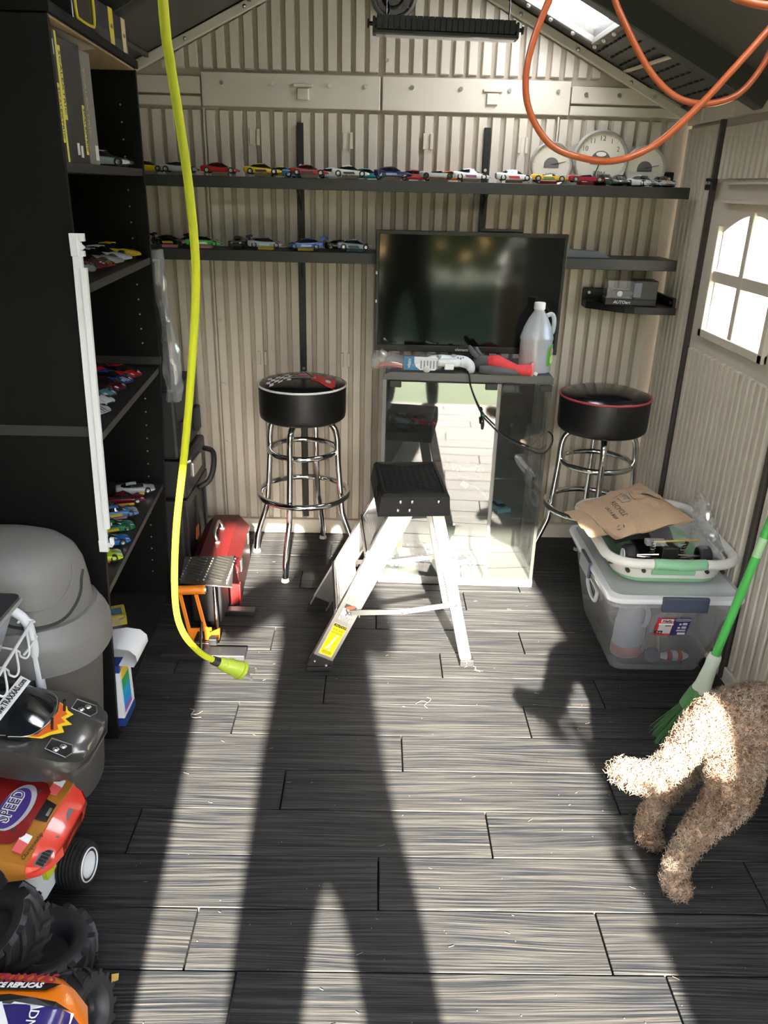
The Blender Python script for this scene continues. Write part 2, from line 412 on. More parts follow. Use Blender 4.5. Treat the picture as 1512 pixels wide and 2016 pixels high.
M_PANE = clear_mat('window_pane', (.9, .9, .9), .05, .05)
for a, b in ((WY0, ym - .017), (ym + .017, WY1)):
    for c, d in ((WZ0, zm - .02), (zm + .02, WZ1)): MB().bb((XR + .018, a, c), (XR + .021, b, d)).obj('pane', M_PANE, win)

# ------------------------------------------------------------------ left and front walls
wl = MB().bb((XL - .05, YF, -.06), (XL - .018, YB, EAVE + .02)).obj('wall_left', M_BEIGE_SHADE, kind='structure')
y = YB - .03
while y > YF + .05: ribx(wl, y - .038, y, .06, 1.79, XL, .019, 'wall_rib', -1); y -= .054
DX0, DX1, DTOP = -.36, .96, 1.71
wf = MB()
def wfp(poly): wf.prism(poly, -.05, (0, YF - .05, 0), (1, 0, 0), (0, 0, 1))
wfp([(XL - .05, -.06), (DX0, -.06), (DX0, DTOP), (XL - .05, DTOP)]); wfp([(DX1, -.06), (XR + .05, -.06), (XR + .05, DTOP), (DX1, DTOP)])
wfp([(XL - .05, DTOP), (XR + .05, DTOP), (XR + .05, EAVE), (0, RIDGE), (XL - .05, EAVE)])
wf = wf.obj('wall_front', M_BEIGE, kind='structure')
for k, (xa, sg) in enumerate(((DX0, -1), (DX1, 1))):   # the double doors, swung open outside
    a = math.radians(108); dx, dy = sg * -math.cos(a), -math.sin(a)
    d = MB().bar((xa + dx * .02, YF - .07 + dy * .02, .95), (xa + dx * .58, YF - .07 + dy * .58, .95), .03, 1.86, (0, 0, 1), .004)
    d.v = [(p[0], p[1], p[2]) for p in d.v]
    d.obj('door_%d' % (k + 2), M_BEIGE, kind='structure')

# ------------------------------------------------------------------ roof
SKY = [(.45, .766)]   # x range of the skylight on the right slope; y range below
SY0, SY1 = 2.80, 3.30
def slope_quad(mb, sg, xa, xb, ya, yb, off=0, th=.03):
    pa, pb = roofz(xa) + off, roofz(xb) + off
    a = [(sg * xa, ya, pa), (sg * xb, ya, pb), (sg * xb, yb, pb), (sg * xa, yb, pa)]
    mb.loft([a, [(p[0], p[1], p[2] + th) for p in a]], True, True)
RY0, RY1 = YF - .12, YB + .12
c = MB()
slope_quad(c, -1, 0, .43, RY0, RY1); slope_quad(c, -1, .74, 1.28, RY0, RY1)
for a, b in ((RY0, .60), (1.25, RY1)): slope_quad(c, -1, .43, .74, a, b)
c.obj('ceiling_left', M_ROOF, kind='structure')
c = MB()
slope_quad(c, 1, 0, .45, RY0, RY1); slope_quad(c, 1, .77, 1.28, RY0, RY1)
for a, b in ((RY0, .60), (1.25, SY0), (SY1, RY1)): slope_quad(c, 1, .45, .77, a, b)
cr = c.obj('ceiling_right', M_ROOF, kind='structure')
M_SKYL = mat('translucent_skylight', (.92, .93, .95), .5)
tS, bS = nodes(M_SKYL); tl = tS.nodes.new('ShaderNodeBsdfTranslucent'); tl.inputs[0].default_value = (.95, .96, .98, 1)
tp = tS.nodes.new('ShaderNodeBsdfTransparent'); mxs = tS.nodes.new('ShaderNodeMixShader'); mxs.inputs[0].default_value = .0
tS.links.new(tl.outputs[0], mxs.inputs[1]); tS.links.new(tp.outputs[0], mxs.inputs[2])
tS.links.new(mxs.outputs[0], tS.nodes['Material Output'].inputs[0])
for k, (sg, xa, xb, ya, yb) in enumerate(((1, .44, .78, SY0 - .01, SY1 + .01), (1, .44, .78, .59, 1.26), (-1, .42, .75, .59, 1.26))):  # the last two skylights are out of view, added for more light inside
    w = MB(); slope_quad(w, sg, xa, xb, ya, yb, .032, .004); w = w.obj('window_%d' % (k + 2), M_SKYL, kind='structure')
    f = MB()
    q = lambda x, y: (sg * x, y, roofz(x) - .006)
    for p, r in ((q(xa, ya), q(xb, ya)), (q(xb, ya), q(xb, yb)), (q(xb, yb), q(xa, yb)), (q(xa, yb), q(xa, ya))): f.bar(p, r, .028, .02, (0, 0, 1), .003)
    f.obj('skylight_frame', mat('grey_roof_trim', (.16, .155, .14), .5), w)
    s2 = MB()
    for u in range(5): s2.sphere((sg * (xa + (xb - xa) * u / 4), yb, roofz(xa + (xb - xa) * u / 4) - .02), .009, 8, 6).sphere((sg * xb, ya + (yb - ya) * u / 4, roofz(xb) - .02), .009, 8, 6)
    s2.obj('skylight_bolts', M_SCREW, w, True, kind='stuff')
# slotted soffit sheet under the skylight
ss = MB()
for i in range(9):
    x = .82 + i * .045
    for j in range(12):
        y = 2.84 + j * .055 + (i % 2) * .02
        if y + .03 > 3.42: continue
        ss.bar((x, y, roofz(x) - .002), (x, y + .032, roofz(x) - .002), .007, .006)
ss.obj('vent_slots', mat('vent_slot_black', (.008, .008, .008), .8), cr, kind='stuff')
for y in (2.70, 1.55, .45):
    for sg in (-1, 1):
        MB().bar((sg * .03, y, roofz(.03) - .035), (sg * 1.18, y, roofz(1.18) - .035), .09 if sg > 0 else .05, .06, (0, 1, 0), .004).obj('trim_1', mat('dark_steel_rafter', (.045, .044, .038), .5), kind='structure')
MB().bar((0, RY0, RIDGE - .03), (0, YB, RIDGE - .03), .06, .05, (0, 0, 1), .004).obj('trim_2', mat('dark_steel_rafter'), kind='structure')
for x in (.5, .9): 
    MB().bar((-x, 2.1, roofz(x) - .012), (-x, YB - .01, roofz(x) - .012), .012, .016).obj('trim_3', mat('dark_steel_rafter'), kind='structure')
MB().bar((.93, 3.40, roofz(.93) - .014), (.95, 2.80, roofz(.95) - .02), .022, .008, (0, 0, 1), .002).obj('wooden_strip', mat('pale_wood', (.62, .55, .42), .6), label='pale thin wooden stick wedged under the roof below the skylight', cat='stick')

# ------------------------------------------------------------------ outside
gm = mat('lawn', (.07, .12, .03), .9, noise=(3, .4, .4))
MB().bb((-14, -14, -.16), (14, YF - .14, -.10)).obj('lawn', gm, kind='structure')
MB().bb((XR + .2, YF - .14, -.16), (14, 12, -.10)).obj('ground', mat('gravel', (.45, .42, .36), .9, noise=(40, .3, .5)), kind='structure')
fw = mat('raw_fence_wood', (.62, .48, .30), .7, noise=(8, .2, .1))
fe = thing('garden_fence', (2.6, 4.3, -.1), 'bright raw wooden fence seen through the side door window', 'fence')
for i in range(12):
    x = 1.40 + i * .26
    MB().bb((x, 4.30, -.1), (x + .235, 4.325, 2.3)).obj('fence_board', fw, fe)
for z in (.62, 1.30): MB().bb((1.4, 4.24, z), (4.5, 4.30, z + .10)).obj('fence_rail', fw, fe)
for x in (1.75, 2.62): MB().bb((x, 4.15, -.1), (x + .10, 4.24, 2.3)).obj('fence_post', fw, fe)
he = MB(); random.seed(3)
for i in range(4200):
    x = random.uniform(-9, 9); z = random.uniform(-.1, 2.9); y = -9.5 + random.uniform(-.5, .6) * (1 - z / 6)
    a = random.uniform(0, pi); s = random.uniform(.15, .42)
    he.add([(x, y, z), (x + s * math.cos(a), y + s * math.sin(a) * .5, z + .05), (x + s * .3, y + .1, z + s), (x - s * .6, y + .05, z + s * .5)], [(0, 1, 2, 3)])
he.obj('hedge', mat('hedge_leaf', (.09, .17, .03), .6), label='green garden hedge far outside the open doors', cat='hedge')
# unseen box and shrub added outside the right jamb to bound the sunny lane
pt = thing('shade_planter', (.98, -.50, -.1), 'unseen wooden box and leafy shrub added outside the right jamb for shade', 'shade_planter')
for k in range(4): MB().bb((.815, -.68, -.1 + k * .235), (1.20, -.36, .13 + k * .235), .006).obj('shade_planter_board', fw, pt)
random.seed(31); lf = MB()
for i in range(1500):
    a = random.uniform(0, 2 * pi); r = .19 * random.random() ** .5; z = random.uniform(.80, 1.17) ; r *= 1.0 - max(0, z - .9) * .9
    x, y = 1.0 + r * math.cos(a) * .95, -.52 + r * math.sin(a) * .8
    if x < .82: x = .82 + random.random() * .02
    s = random.uniform(.03, .065); b = random.uniform(0, 2 * pi)
    d1 = Vector((math.cos(b), math.sin(b), random.uniform(-.4, .6))).normalized() * s; d2 = Vector((-math.sin(b), math.cos(b), random.uniform(-.3, .3))).normalized() * s * .38
    c = Vector((x, y, z)); lf.add([c, c + d1 * .5 + d2, c + d1, c + d1 * .5 - d2], [(0, 1, 2, 3)])
for c, d in (((.84, -.5, 1.17), (-.10, 0, .07)), ((.83, -.5, 1.15), (-.09, .01, .02)), ((.86, -.5, 1.19), (-.05, 0, .06)), ((.84, -.5, 1.13), (-.06, .02, .05))):
    c = Vector(c); d1 = Vector(d); d2 = Vector((.2, 0, 1)).normalized() * .022; lf.add([c, c + d1 * .5 + d2, c + d1, c + d1 * .5 - d2], [(0, 1, 2, 3)])
lf.obj('shade_shrub_leaves', mat('shade_shrub_leaf', (.06, .13, .03), .5), pt, kind='stuff')
for k in range(4): MB().cyl((.93 + k * .045, -.52, .64), (.90 + k * .07, -.50, 1.05), .006, n=6).obj('stem', mat('stem_brown', (.12, .08, .04), .8), pt)
# ------------------------------------------------------------------ bookcase
def warp(mb, f): mb.v = [f(*p) for p in mb.v]; return mb
def bkw(x, y, z): return (x + .05 * min(z, 1.0) - .065 * (y - 1.93) / .87, y, z)
BX0, BX1 = -1.10, -.752
bk = thing('bookcase', (-.93, 2.37, 0), 'tall black bookcase with open shelves of model cars along the left wall', 'bookcase')
for ya, yb in ((1.918, 1.936), (2.79, 2.808)):
    warp(MB().bb((BX0, ya, 0), (BX1, yb, .945), .001), bkw).obj('side_panel', M_BLACK, bk)
    warp(MB().bb((BX0, ya, .972), (BX1 - .002, yb, 1.868), .001), bkw).obj('side_panel', M_BLACK, bk)
    warp(MB().bb((BX0, ya + .001, .945), (BX1 + .002, yb - .001, .972)), bkw).obj('joint_strip', mat('grey_edge_band', (.035, .034, .033), .45), bk)
warp(MB().bb((BX0, 1.918, 0), (BX0 + .006, 2.808, 1.868)), bkw).obj('back_panel', M_BLACK, bk)
warp(MB().bb((BX0, 1.915, 1.872), (BX1 + .004, 2.811, 1.894), .001), bkw).obj('top_board', M_BLACK, bk)
warp(MB().bb((BX0, 1.937, 1.866), (BX1 - .006, 2.79, 1.8715)), bkw).obj('top_underside', M_TAN, bk)
SHZ = {'a': 1.585, 'b': 1.31, 'c': .935, 'd': .493, 'e': .022}
for k, z in SHZ.items():
    warp(MB().bb((BX0 + .006, 1.9365, z - .022), (BX1 - .006, 2.7895, z), .001), bkw).obj('shelf', mat('shelf_laminate', (.020, .019, .0185), .4), bk)
pins = MB()
for i in range(34):
    z = .12 + i * .05
    if abs(z - .95) < .04: continue
    for xx in (-.81, -1.03): pins.cyl(bkw(xx, 2.7905, z), bkw(xx, 2.7885, z), .003, n=8)
pins.obj('shelf_pin_holes', mat('pin_hole_metal', (.45, .45, .45), .3, .6), bk, True, kind='stuff')
def shelf_x(y, z): return bkw(BX1, y, z)[0]

# white plastic rail leaning on the bookcase edge
st = thing('plastic_rail', (-.70, 1.905, .65), 'long white plastic rail with a notched end along the bookcase front edge', 'rail')
MB().bar((-.716, 1.903, .64), (-.692, 1.903, 1.425), .022, .010, (0, 1, 0), .001).obj('back_flange', M_WHITE, st)
MB().bar((-.700, 1.898, .70), (-.680, 1.898, 1.36), .014, .012, (0, 1, 0), .001).obj('front_channel', M_WHITE, st)
MB().bb((-.706, 1.896, 1.385), (-.688, 1.908, 1.435), .001).bb((-.690, 1.897, 1.385), (-.675, 1.906, 1.397)).bb((-.690, 1.897, 1.418), (-.672, 1.906, 1.435)).bar((-.690, 1.9015, 1.416), (-.676, 1.9015, 1.402), .008, .008).obj('notched_clip', M_WHITE, st)
MB().bb((-.727, 1.896, .632), (-.704, 1.908, .665), .001).bb((-.706, 1.897, .646), (-.692, 1.906, .655)).bb((-.697, 1.897, .652), (-.688, 1.906, .672)).obj('hook_clip', M_WHITE, st)

# ------------------------------------------------------------------ slot cars
def ring_sec(x, w, zb, zs, zt, tw, n=3):
    """body cross-section at station x: half width w at shoulder zs, bottom zb, top zt with top half-width tw"""
    half = [(0, zt), (tw * .6, zt - .0004), (tw, zt - .0014), (w * .97, zs + .001), (w, zs - .002), (w * .985, zb + .004), (w * .93, zb)]
    return [(x, -p[0], p[1]) for p in reversed(half[1:])] + [(x, p[0], p[1]) for p in half]
STY = {
 'gt':   dict(body=[(-.068, .022, .010, .021, .024, .017), (-.064, .027, .006, .022, .027, .021), (-.045, .029, .005, .0215, .0275, .022), (-.02, .0285, .005, .020, .0255, .021), (.015, .0285, .005, .019, .0235, .020), (.04, .029, .005, .0175, .0205, .019), (.06, .0265, .006, .0135, .0155, .017), (.069, .020, .008, .0115, .0125, .013)],
              cab=[(-.048, .018, .026, .0275), (-.03, .0205, .025, .0345), (-.008, .021, .0245, .0375), (.006, .0205, .024, .0365), (.03, .018, .022, .0235)]),
 'race': dict(body=[(-.068, .026, .010, .023, .026, .021), (-.062, .030, .005, .023, .0285, .023), (-.045, .031, .004, .0225, .028, .023), (-.02, .0295, .004, .021, .0255, .021), (.015, .0295, .004, .020, .0245, .021), (.04, .031, .004, .0185, .0225, .021), (.058, .030, .005, .0145, .0175, .020), (.069, .025, .006, .010, .012, .016)],
              cab=[(-.05, .018, .027, .0285), (-.032, .021, .025, .0355), (-.01, .0215, .0245, .038), (.008, .021, .024, .0365), (.03, .018, .0225, .0245)]),
 'open': dict(body=[(-.068, .022, .009, .019, .022, .016), (-.062, .027, .006, .021, .0255, .020), (-.042, .029, .005, .021, .027, .019), (-.02, .0285, .005, .019, .0215, .017), (.012, .0285, .005, .0185, .0215, .018), (.04, .029, .005, .0175, .0205, .019), (.06, .0265, .006, .0135, .0155, .017), (.069, .020, .008, .0115, .0125, .013)],
              cab=[(-.030, .014, .0205, .0235), (-.012, .016, .0205, .0255), (.008, .017, .0205, .0275), (.013, .017, .0205, .028), (.024, .015, .020, .0215)]),
 'vette': dict(body=[(-.070, .024, .011, .023, .027, .020), (-.064, .028, .006, .023, .029, .022), (-.04, .029, .005, .022, .0285, .023), (-.015, .0285, .005, .0205, .0265, .022), (.012, .0285, .005, .0195, .025, .021), (.04, .0295, .005, .0185, .0225, .021), (.06, .0275, .006, .015, .0175, .019), (.071, .021, .008, .0115, .0125, .014)],
              cab=[(-.052, .019, .0275, .029), (-.028, .0205, .026, .0365), (-.008, .021, .0255, .0385), (.006, .0205, .025, .0370), (.03, .0185, .0235, .025)]),
}
M_GLASSD = mat('dark_car_glass', (.010, .011, .013), .08, coat=.6)
M_TYRE = mat('small_tyre_rubber', (.012, .012, .012), .65)
M_RIM = mat('silver_rim', (.62, .62, .63), .25, .9)
M_RIMD = mat('dark_rim', (.05, .05, .05), .3, .7)
M_LAMP = mat('headlamp_clear', (.75, .78, .8), .1, .3)
CARMESH = {}
def car_meshes(sty):
    if sty in CARMESH: return CARMESH[sty]
    d = STY[sty]; P = M_WHITE
    body = MB().loft([ring_sec(*s) for s in d['body']]).mesh('body', [P], True, 35)
    rings = []
    for x, w, zb, zt in d['cab']:
        h = [(0, zt), (w * .55, zt - .0006), (w * .74, zt - .003), (w, zb - .003)]
        rings.append([(x, -a, b) for a, b in reversed(h[1:])] + [(x, a, b) for a, b in h])
    cab = MB().loft(rings).mesh('windows', [M_GLASSD], True, 30)
    c = d['cab'][1:4]; rr = []
    for x, w, zb, zt in ((c[0][0], *c[0][1:]), c[1], (c[2][0] + .0, *c[2][1:])):
        rr.append([(x, -w * .72, zt - .0025), (x, -w * .5, zt + .0002), (x, 0, zt + .0009), (x, w * .5, zt + .0002), (x, w * .72, zt - .0025), (x, 0, zt - .004)])
    roof = MB().loft(rr).mesh('roof', [P], True, 30) if sty != 'open' else None
    tyre = MB().lathe([(.006, -.0052), (.0098, -.0052), (.0108, -.0042), (.0108, .0042), (.0098, .0052), (.006, .0052)], (0, 0, 0), 18, (0, 1, 0), False).mesh('tyre', [M_TYRE], True, 30)
    rim = MB().lathe([(.0001, .0038), (.0018, .0046), (.003, .0030), (.0058, .0036), (.0068, .0048), (.0068, 0)], (0, 0, 0), 14, (0, 1, 0), False)
    for k in range(5):
        a = 2 * pi * k / 5; rim.bar((.001 * math.cos(a), .0044, .001 * math.sin(a)), (.0062 * math.cos(a), .0044, .0062 * math.sin(a)), .0018, .0012, (0, 1, 0))
    rim = rim.mesh('rim', [M_RIM], False)
    wing = MB()
    wing.bb((-.072, -.026, .0395), (-.058, .026, .041)); wing.bb((-.074, -.027, .036), (-.056, -.0258, .044)); wing.bb((-.074, .0258, .036), (-.056, .027, .044))
    wing.bb((-.066, -.012, .026), (-.062, -.0105, .040)); wing.bb((-.066, .0105, .026), (-.062, .012, .040))
    wing = wing.mesh('rear_wing', [P])
    lamp = MB().add([(.0545, .012, .0188), (.0545, .021, .0178), (.066, .0185, .0140), (.066, .0125, .0148)], [(0, 1, 2, 3)]).mesh('headlight', [M_LAMP])
    zs = [(s[0], s[4]) for s in d['body']]
    stripe = MB().loft([[(x, .0025, z + .0006), (x, .0065, z + .0005)] for x, z in zs if x > .02], False, False).mesh('stripe', [P])
    side = MB().add([(-.022, .0300, .0085), (.018, .0300, .0085), (.014, .0296, .0165), (-.026, .0296, .0165)], [(0, 1, 2, 3)]).mesh('side_decal', [P])
    gr = MB().bb((.0655, -.012, .0075), (.0705, .012, .0105)).mesh('grille', [M_BLKPL])
    CARMESH[sty] = dict(body=body, windows=cab, roof=roof, tyre=tyre, rim=rim, wing=wing, headlights=lamp, stripe=stripe, side=side, grille=gr)
    return CARMESH[sty]
def paint(c): return mat('car_paint_%02x%02x%02x' % tuple(int(v * 255) for v in c), c, .25, 0, coat=.7)
def put(mesh, name, parent, M, m=None):
    o = bpy.data.objects.new(name, mesh); COL.objects.link(o); o.parent = parent; o.matrix_basis = M
    if m is not None: o.material_slots[0].link = 'OBJECT'; o.material_slots[0].material = m
    return o
BLOCKC = {'tan': (.36, .29, .19), 'pink': (.75, .28, .36), 'yellow': (.80, .56, .03), 'blue': (.05, .16, .25), 'red': (.55, .03, .06), 'green': (.04, .35, .12), 'dark': (.02, .02, .02), 'dkgreen': (.02, .09, .05), 'purple': (.35, .2, .45)}
def block_label(c, l):
    t = '%s block under the %s' % (c, l)
    for cut in (' on the ', ' on a ', ' next ', ' nearest ', ' between ', ' beside '):
        if len(t.split()) > 15 and cut in l: t = '%s block under the %s' % (c, l.split(cut)[0])
    return t
def car(x, y, z, rz, sty, col, label, wing=None, stripe=None, side=None, rim=None, block=None, sc=1.0, roofc=None, group=None, bl=None):
    T = car_meshes(sty); h = 0
    if block:
        h = .009
        b = MB().box((0, 0, .0055), (.062, .034, .011), None, .0006).obj('display_block', mat('block_' + block, BLOCKC[block], .55), label=bl or block_label('dark green' if block == 'dkgreen' else block, label), cat='block')
        b.location = (x, y, z); b.rotation_euler = (0, 0, rz); WM[b] = Matrix.Translation((x, y, z))
        h = .0075
    r = thing('model_car', (x, y, z + h), label, 'model car', group, rz); r.scale = (sc, sc, sc)
    p = paint(col); I = Matrix.Identity(4)
    put(T['body'], 'body', r, I, p); put(T['windows'], 'windows', r, I)
    if T['roof']: put(T['roof'], 'roof', r, I, paint(roofc) if roofc else p)
    for wx in (-.043, .043):
        for sg in (-1, 1):
            w = put(T['tyre'], 'wheel', r, Matrix.Translation((wx, sg * .0255, .0108)))
            put(T['rim'], 'rim', w, Matrix.Identity(4) if sg > 0 else Matrix.Rotation(pi, 4, 'Z'), rim)
    put(T['grille'], 'grille', r, I)
    if wing: put(T['wing'], 'rear_wing', r, I, paint(wing))
    for Q in (I, Matrix.Diagonal((1, -1, 1, 1))):
        put(T['headlights'], 'headlight', r, Q)
        if stripe: put(T['stripe'], 'stripe', r, Q, paint(stripe))
        if side: put(T['side'], 'side_decal', r, Q, paint(side))
    return r
RED, DRED, YEL, WHT, SIL, NAVY, BLUE, BLK, GRN, LIME, GOLD, GREY, ORG, TEAL, MAR = (.45, .012, .015), (.22, .008, .018), (.80, .52, .01), (.78, .78, .76), (.42, .43, .43), (.012, .022, .10), (.02, .12, .48), (.012, .012, .014), (.02, .16, .06), (.55, .75, .03), (.45, .30, .05), (.14, .14, .145), (.75, .18, .02), (.03, .30, .34), (.10, .008, .02)
# --- top wall shelf (cars face right, a few face the room)
ZT = 1.574
def sx(px, y=3.295): return (px - 747) * .000600 * y
G1 = 'model cars on the upper wall shelf'
for a in (
 (sx(296), 3.30, 0, 'gt', YEL, 'yellow model car half hidden by the bookcase on the upper shelf', dict(block='tan')),
 (sx(357), 3.30, 0, 'gt', SIL, 'silver model coupe behind the yellow cord on the upper shelf', dict(block='tan')),
 (sx(437), 3.295, 0, 'gt', RED, 'red model coupe nearest the yellow cord on the upper shelf', dict(block='tan')),
 (sx(520), 3.295, 0, 'gt', YEL, 'yellow model supercar with black roof line on the upper shelf', dict(block='tan', side=BLK)),
 (sx(552), 3.39, .1, 'gt', (.75, .55, .05), 'yellow model car tucked behind the yellow supercar', dict()),
 (sx(588), 3.385, .1, 'race', (.1, .35, .6), 'light blue model car peeking out behind the red supercar', dict()),
 (sx(610), 3.295, 0, 'gt', RED, 'red model supercar just right of the left shelf rail', dict(block='tan', side=BLK)),
 (sx(655), 3.39, 0, 'gt', WHT, 'white model car tucked behind between the red and white supercars', dict()),
 (sx(690), 3.295, 0, 'gt', WHT, 'white model supercar on a tan block on the upper shelf', dict(block='tan', side=BLK)),
 (sx(722), 3.39, 0, 'race', TEAL, 'teal model car hidden behind the dark blue hot rod', dict()),
 (sx(772), 3.295, 0, 'race', NAVY, 'dark blue model race car with white stripes on the upper shelf', dict(block='tan', stripe=WHT, side=(.3, .35, .5))),
 (sx(820), 3.385, 0, 'race', (.5, .05, .06), 'small red model car behind the silver roadster', dict()),
 (sx(860), 3.295, 0, 'open', SIL, 'silver open model roadster on the upper shelf', dict(block='tan', rim=M_RIMD)),
 (sx(926), 3.295, 0, 'race', WHT, 'white model race car with red and blue side band', dict(block='tan', side=(.25, .05, .15), stripe=(.5, .03, .03))),
 (sx(893), 3.39, 0, 'gt', ORG, 'orange model car behind the white race car', dict()),
 (sx(1010), 3.295, 0, 'race', WHT, 'white model race car with red lower sides on the upper shelf', dict(block='tan', side=(.55, .04, .05))),
 (sx(1077), 3.29, 0, 'open', (.78, .42, .03), 'yellow model roadster with green stripe before the left dial', dict(block='red', side=(.1, .25, .1))),
 (sx(1150), 3.29, 0, 'open', (.32, .01, .03), 'dark red model roadster before the big clock dial', dict(block='red')),
 (sx(1195), 3.33, -.9, 'race', (.06, .10, .05), 'dark green model race car with orange nose', dict(stripe=ORG)),
 (sx(1222), 3.34, -1.5, 'gt', (.07, .065, .06), 'dark grey model car facing the room on the upper shelf', dict()),
 (sx(1266), 3.32, -1.25, 'race', WHT, 'white model car facing the room with black grille', dict(wing=None, stripe=BLK)),
 (sx(1308), 3.34, -1.5, 'race', (.6, .6, .6), 'white model car with orange hood stripe at the shelf end', dict(stripe=ORG)),
): car(a[0], a[1], ZT, a[2], a[3], a[4], a[5], group=G1, sc=1.06, **a[6])
ZT = 1.308; G2 = 'model cars on the lower wall shelf'
for a in (
 (sx(330), 3.29, 0, 'race', BLK, 'black and gold winged model race car on the lower shelf', dict(block='pink', wing=BLK, side=GOLD, stripe=GOLD)),
 (sx(398), 3.29, 0, 'race', (.06, .45, .06), 'green and white winged model race car behind the cord', dict(block='pink', wing=BLK, side=WHT, rim=mat('green_rim', (.05, .6, .1), .4))),
 (sx(365), 3.39, .2, 'gt', BLK, 'black model car tucked behind beside the green race car', dict()),
 (sx(463), 3.32, -1.55, 'race', (.03, .035, .02), 'dark model race car facing the room with yellow lamps', dict(block='dkgreen')),
 (sx(522), 3.285, 0, 'race', (.30, .31, .34), 'silver model race car with coloured graphics on a yellow block', dict(block='yellow', side=(.35, .5, .45), wing=NAVY)),
 (sx(505), 3.385, 0, 'gt', NAVY, 'navy model car behind the silver graphic race car', dict()),
 (sx(602), 3.28, pi, 'race', (.05, .13, .42), 'blue and pale blue winged model race car on a yellow block', dict(block='yellow', side=(.35, .55, .7), wing=BLUE)),
 (sx(590), 3.385, pi, 'gt', YEL, 'yellow model car behind the blue winged race car', dict()),
 (sx(700), 3.29, 0, 'gt', (.20, .27, .33), 'blue grey model coupe beside the television edge', dict(block='blue', side=BLK)),
 (sx(672), 3.37, 0, 'race', BLK, 'black winged model car behind the blue grey coupe', dict(wing=GREY)),
): car(a[0], a[1], ZT, a[2], a[3], a[4], a[5], group=G2, sc=1.02, **a[6])
# --- bookcase shelves
def bcar(y, dx, z, rz, sty, col, label, **k):
    car(shelf_x(y, z) - dx, y, z + .0005, rz, sty, col, label, **k)
z = SHZ['b']; G3 = 'model cars on the second bookcase shelf'
bcar(2.66, .10, z, -.25, 'vette', YEL, 'bright yellow model sports car on the bookcase shelf', block='tan', sc=1.25, group=G3)
bcar(2.52, .10, z, -.2, 'vette', (.62, .63, .63), 'pale silver model sports car next to the yellow one', block='tan', sc=1.25, group=G3)
bcar(2.41, .10, z, -.2, 'vette', (.38, .40, .41), 'silver grey model sports car between pale silver and bronze ones', block='tan', sc=1.25, group=G3)
bcar(2.30, .10, z, -.2, 'vette', (.20, .035, .025), 'bronze red model sports car with gold hood lines', block='tan', sc=1.25, stripe=GOLD, group=G3)
bcar(2.17, .12, z, -.2, 'vette', (.30, .31, .31), 'dull silver model car nearest the white rail on that shelf', block='tan', sc=1.25, group=G3)
bcar(2.24, .25, z, -.2, 'gt', BLK, 'black model car with white roof at the back of the shelf', roofc=WHT, sc=1.2, group=G3)
z = SHZ['c']; G4 = 'model cars on the middle bookcase shelf'
bcar(2.69, .22, z, -.1, 'gt', DRED, 'dark red model car deep in the middle shelf corner', sc=1.1, group=G4)
bcar(2.60, .10, z, -.35, 'gt', RED, 'glossy red model car on a green block', block='green', sc=1.1, group=G4)
bcar(2.51, .11, z, -.35, 'gt', (.02, .06, .30), 'blue model car with white hood stripes', block='green', stripe=WHT, sc=1.1, group=G4)
bcar(2.42, .11, z, -.35, 'gt', MAR, 'maroon model car between the blue and teal ones', sc=1.1, block='green', group=G4)
bcar(2.335, .12, z, -.35, 'gt', (.12, .28, .32), 'small teal and white model car on the middle shelf', block='green', sc=1.05, group=G4)
bcar(2.25, .11, z, -.35, 'gt', WHT, 'white model coupe with dark windows on the middle shelf', block='green', sc=1.12, group=G4)
bcar(2.15, .10, z, -.35, 'vette', (.52, .53, .53), 'silver model coupe with grey hood nearest the white rail', block='green', sc=1.12, group=G4, stripe=GREY)
bcar(2.42, .27, z, -.3, 'race', (.40, .015, .02), 'red model race car at the back of the middle shelf', sc=1.1, group=G4)
bcar(2.33, .28, z, -.3, 'race', (.02, .12, .06), 'green model race car at the back of the middle shelf', sc=1.1, group=G4)
bcar(2.51, .26, z, -.2, 'open', (.015, .018, .04), 'black open model car with chrome pipes at the back', sc=1.1, group=G4, stripe=WHT)
z = SHZ['d']; G5 = 'model cars on the low bookcase shelf'
bcar(2.675, .085, z, .35, 'gt', (.50, .51, .52), 'silver model supercar at the far corner of the low shelf', block='yellow', group=G5)
bcar(2.575, .10, z, .3, 'gt', (.16, .006, .018), 'dark metallic red model supercar on a yellow block', block='yellow', group=G5)
bcar(2.45, .10, z, .45, 'race', (.10, .22, .45), 'yellow and blue graphic model race car on a pink block', block='pink', stripe=YEL, side=YEL, group=G5)
bcar(2.345, .09, z, .5, 'race', (.02, .20, .08), 'green model race car with yellow side', side=YEL, group=G5)
bcar(2.235, .08, z, .5, 'gt', (.02, .16, .50), 'plain blue model car on the low shelf', group=G5)
bcar(2.11, .075, z, .45, 'race', (.55, .72, .02), 'lime and blue model race car on a red block', block='red', stripe=BLUE, roofc=(.03, .12, .25), wing=BLUE, group=G5)
bcar(2.60, .24, z, -.5, 'race', (.50, .72, .02), 'lime green model race car at the back of the low shelf', group=G5, wing=LIME)
bcar(2.52, .24, z, -.5, 'race', (.72, .73, .72), 'white model race car with black hood vents on the low shelf', stripe=BLK, group=G5)
bcar(2.43, .22, z, -.5, 'race', (.55, .6, .7), 'blue and white numbered model race car on the low shelf', stripe=BLUE, roofc=BLUE, group=G5)
bcar(2.36, .22, z, -.4, 'gt', (.60, .22, .05), 'orange model car mostly hidden by the white rail', group=G5)
car(-.80, 2.50, SHZ['a'] + .0005, .0, 'gt', (.45, .58, .56), 'pale mint model car standing beside the boxes on the top shelf', block=None, sc=1.15)

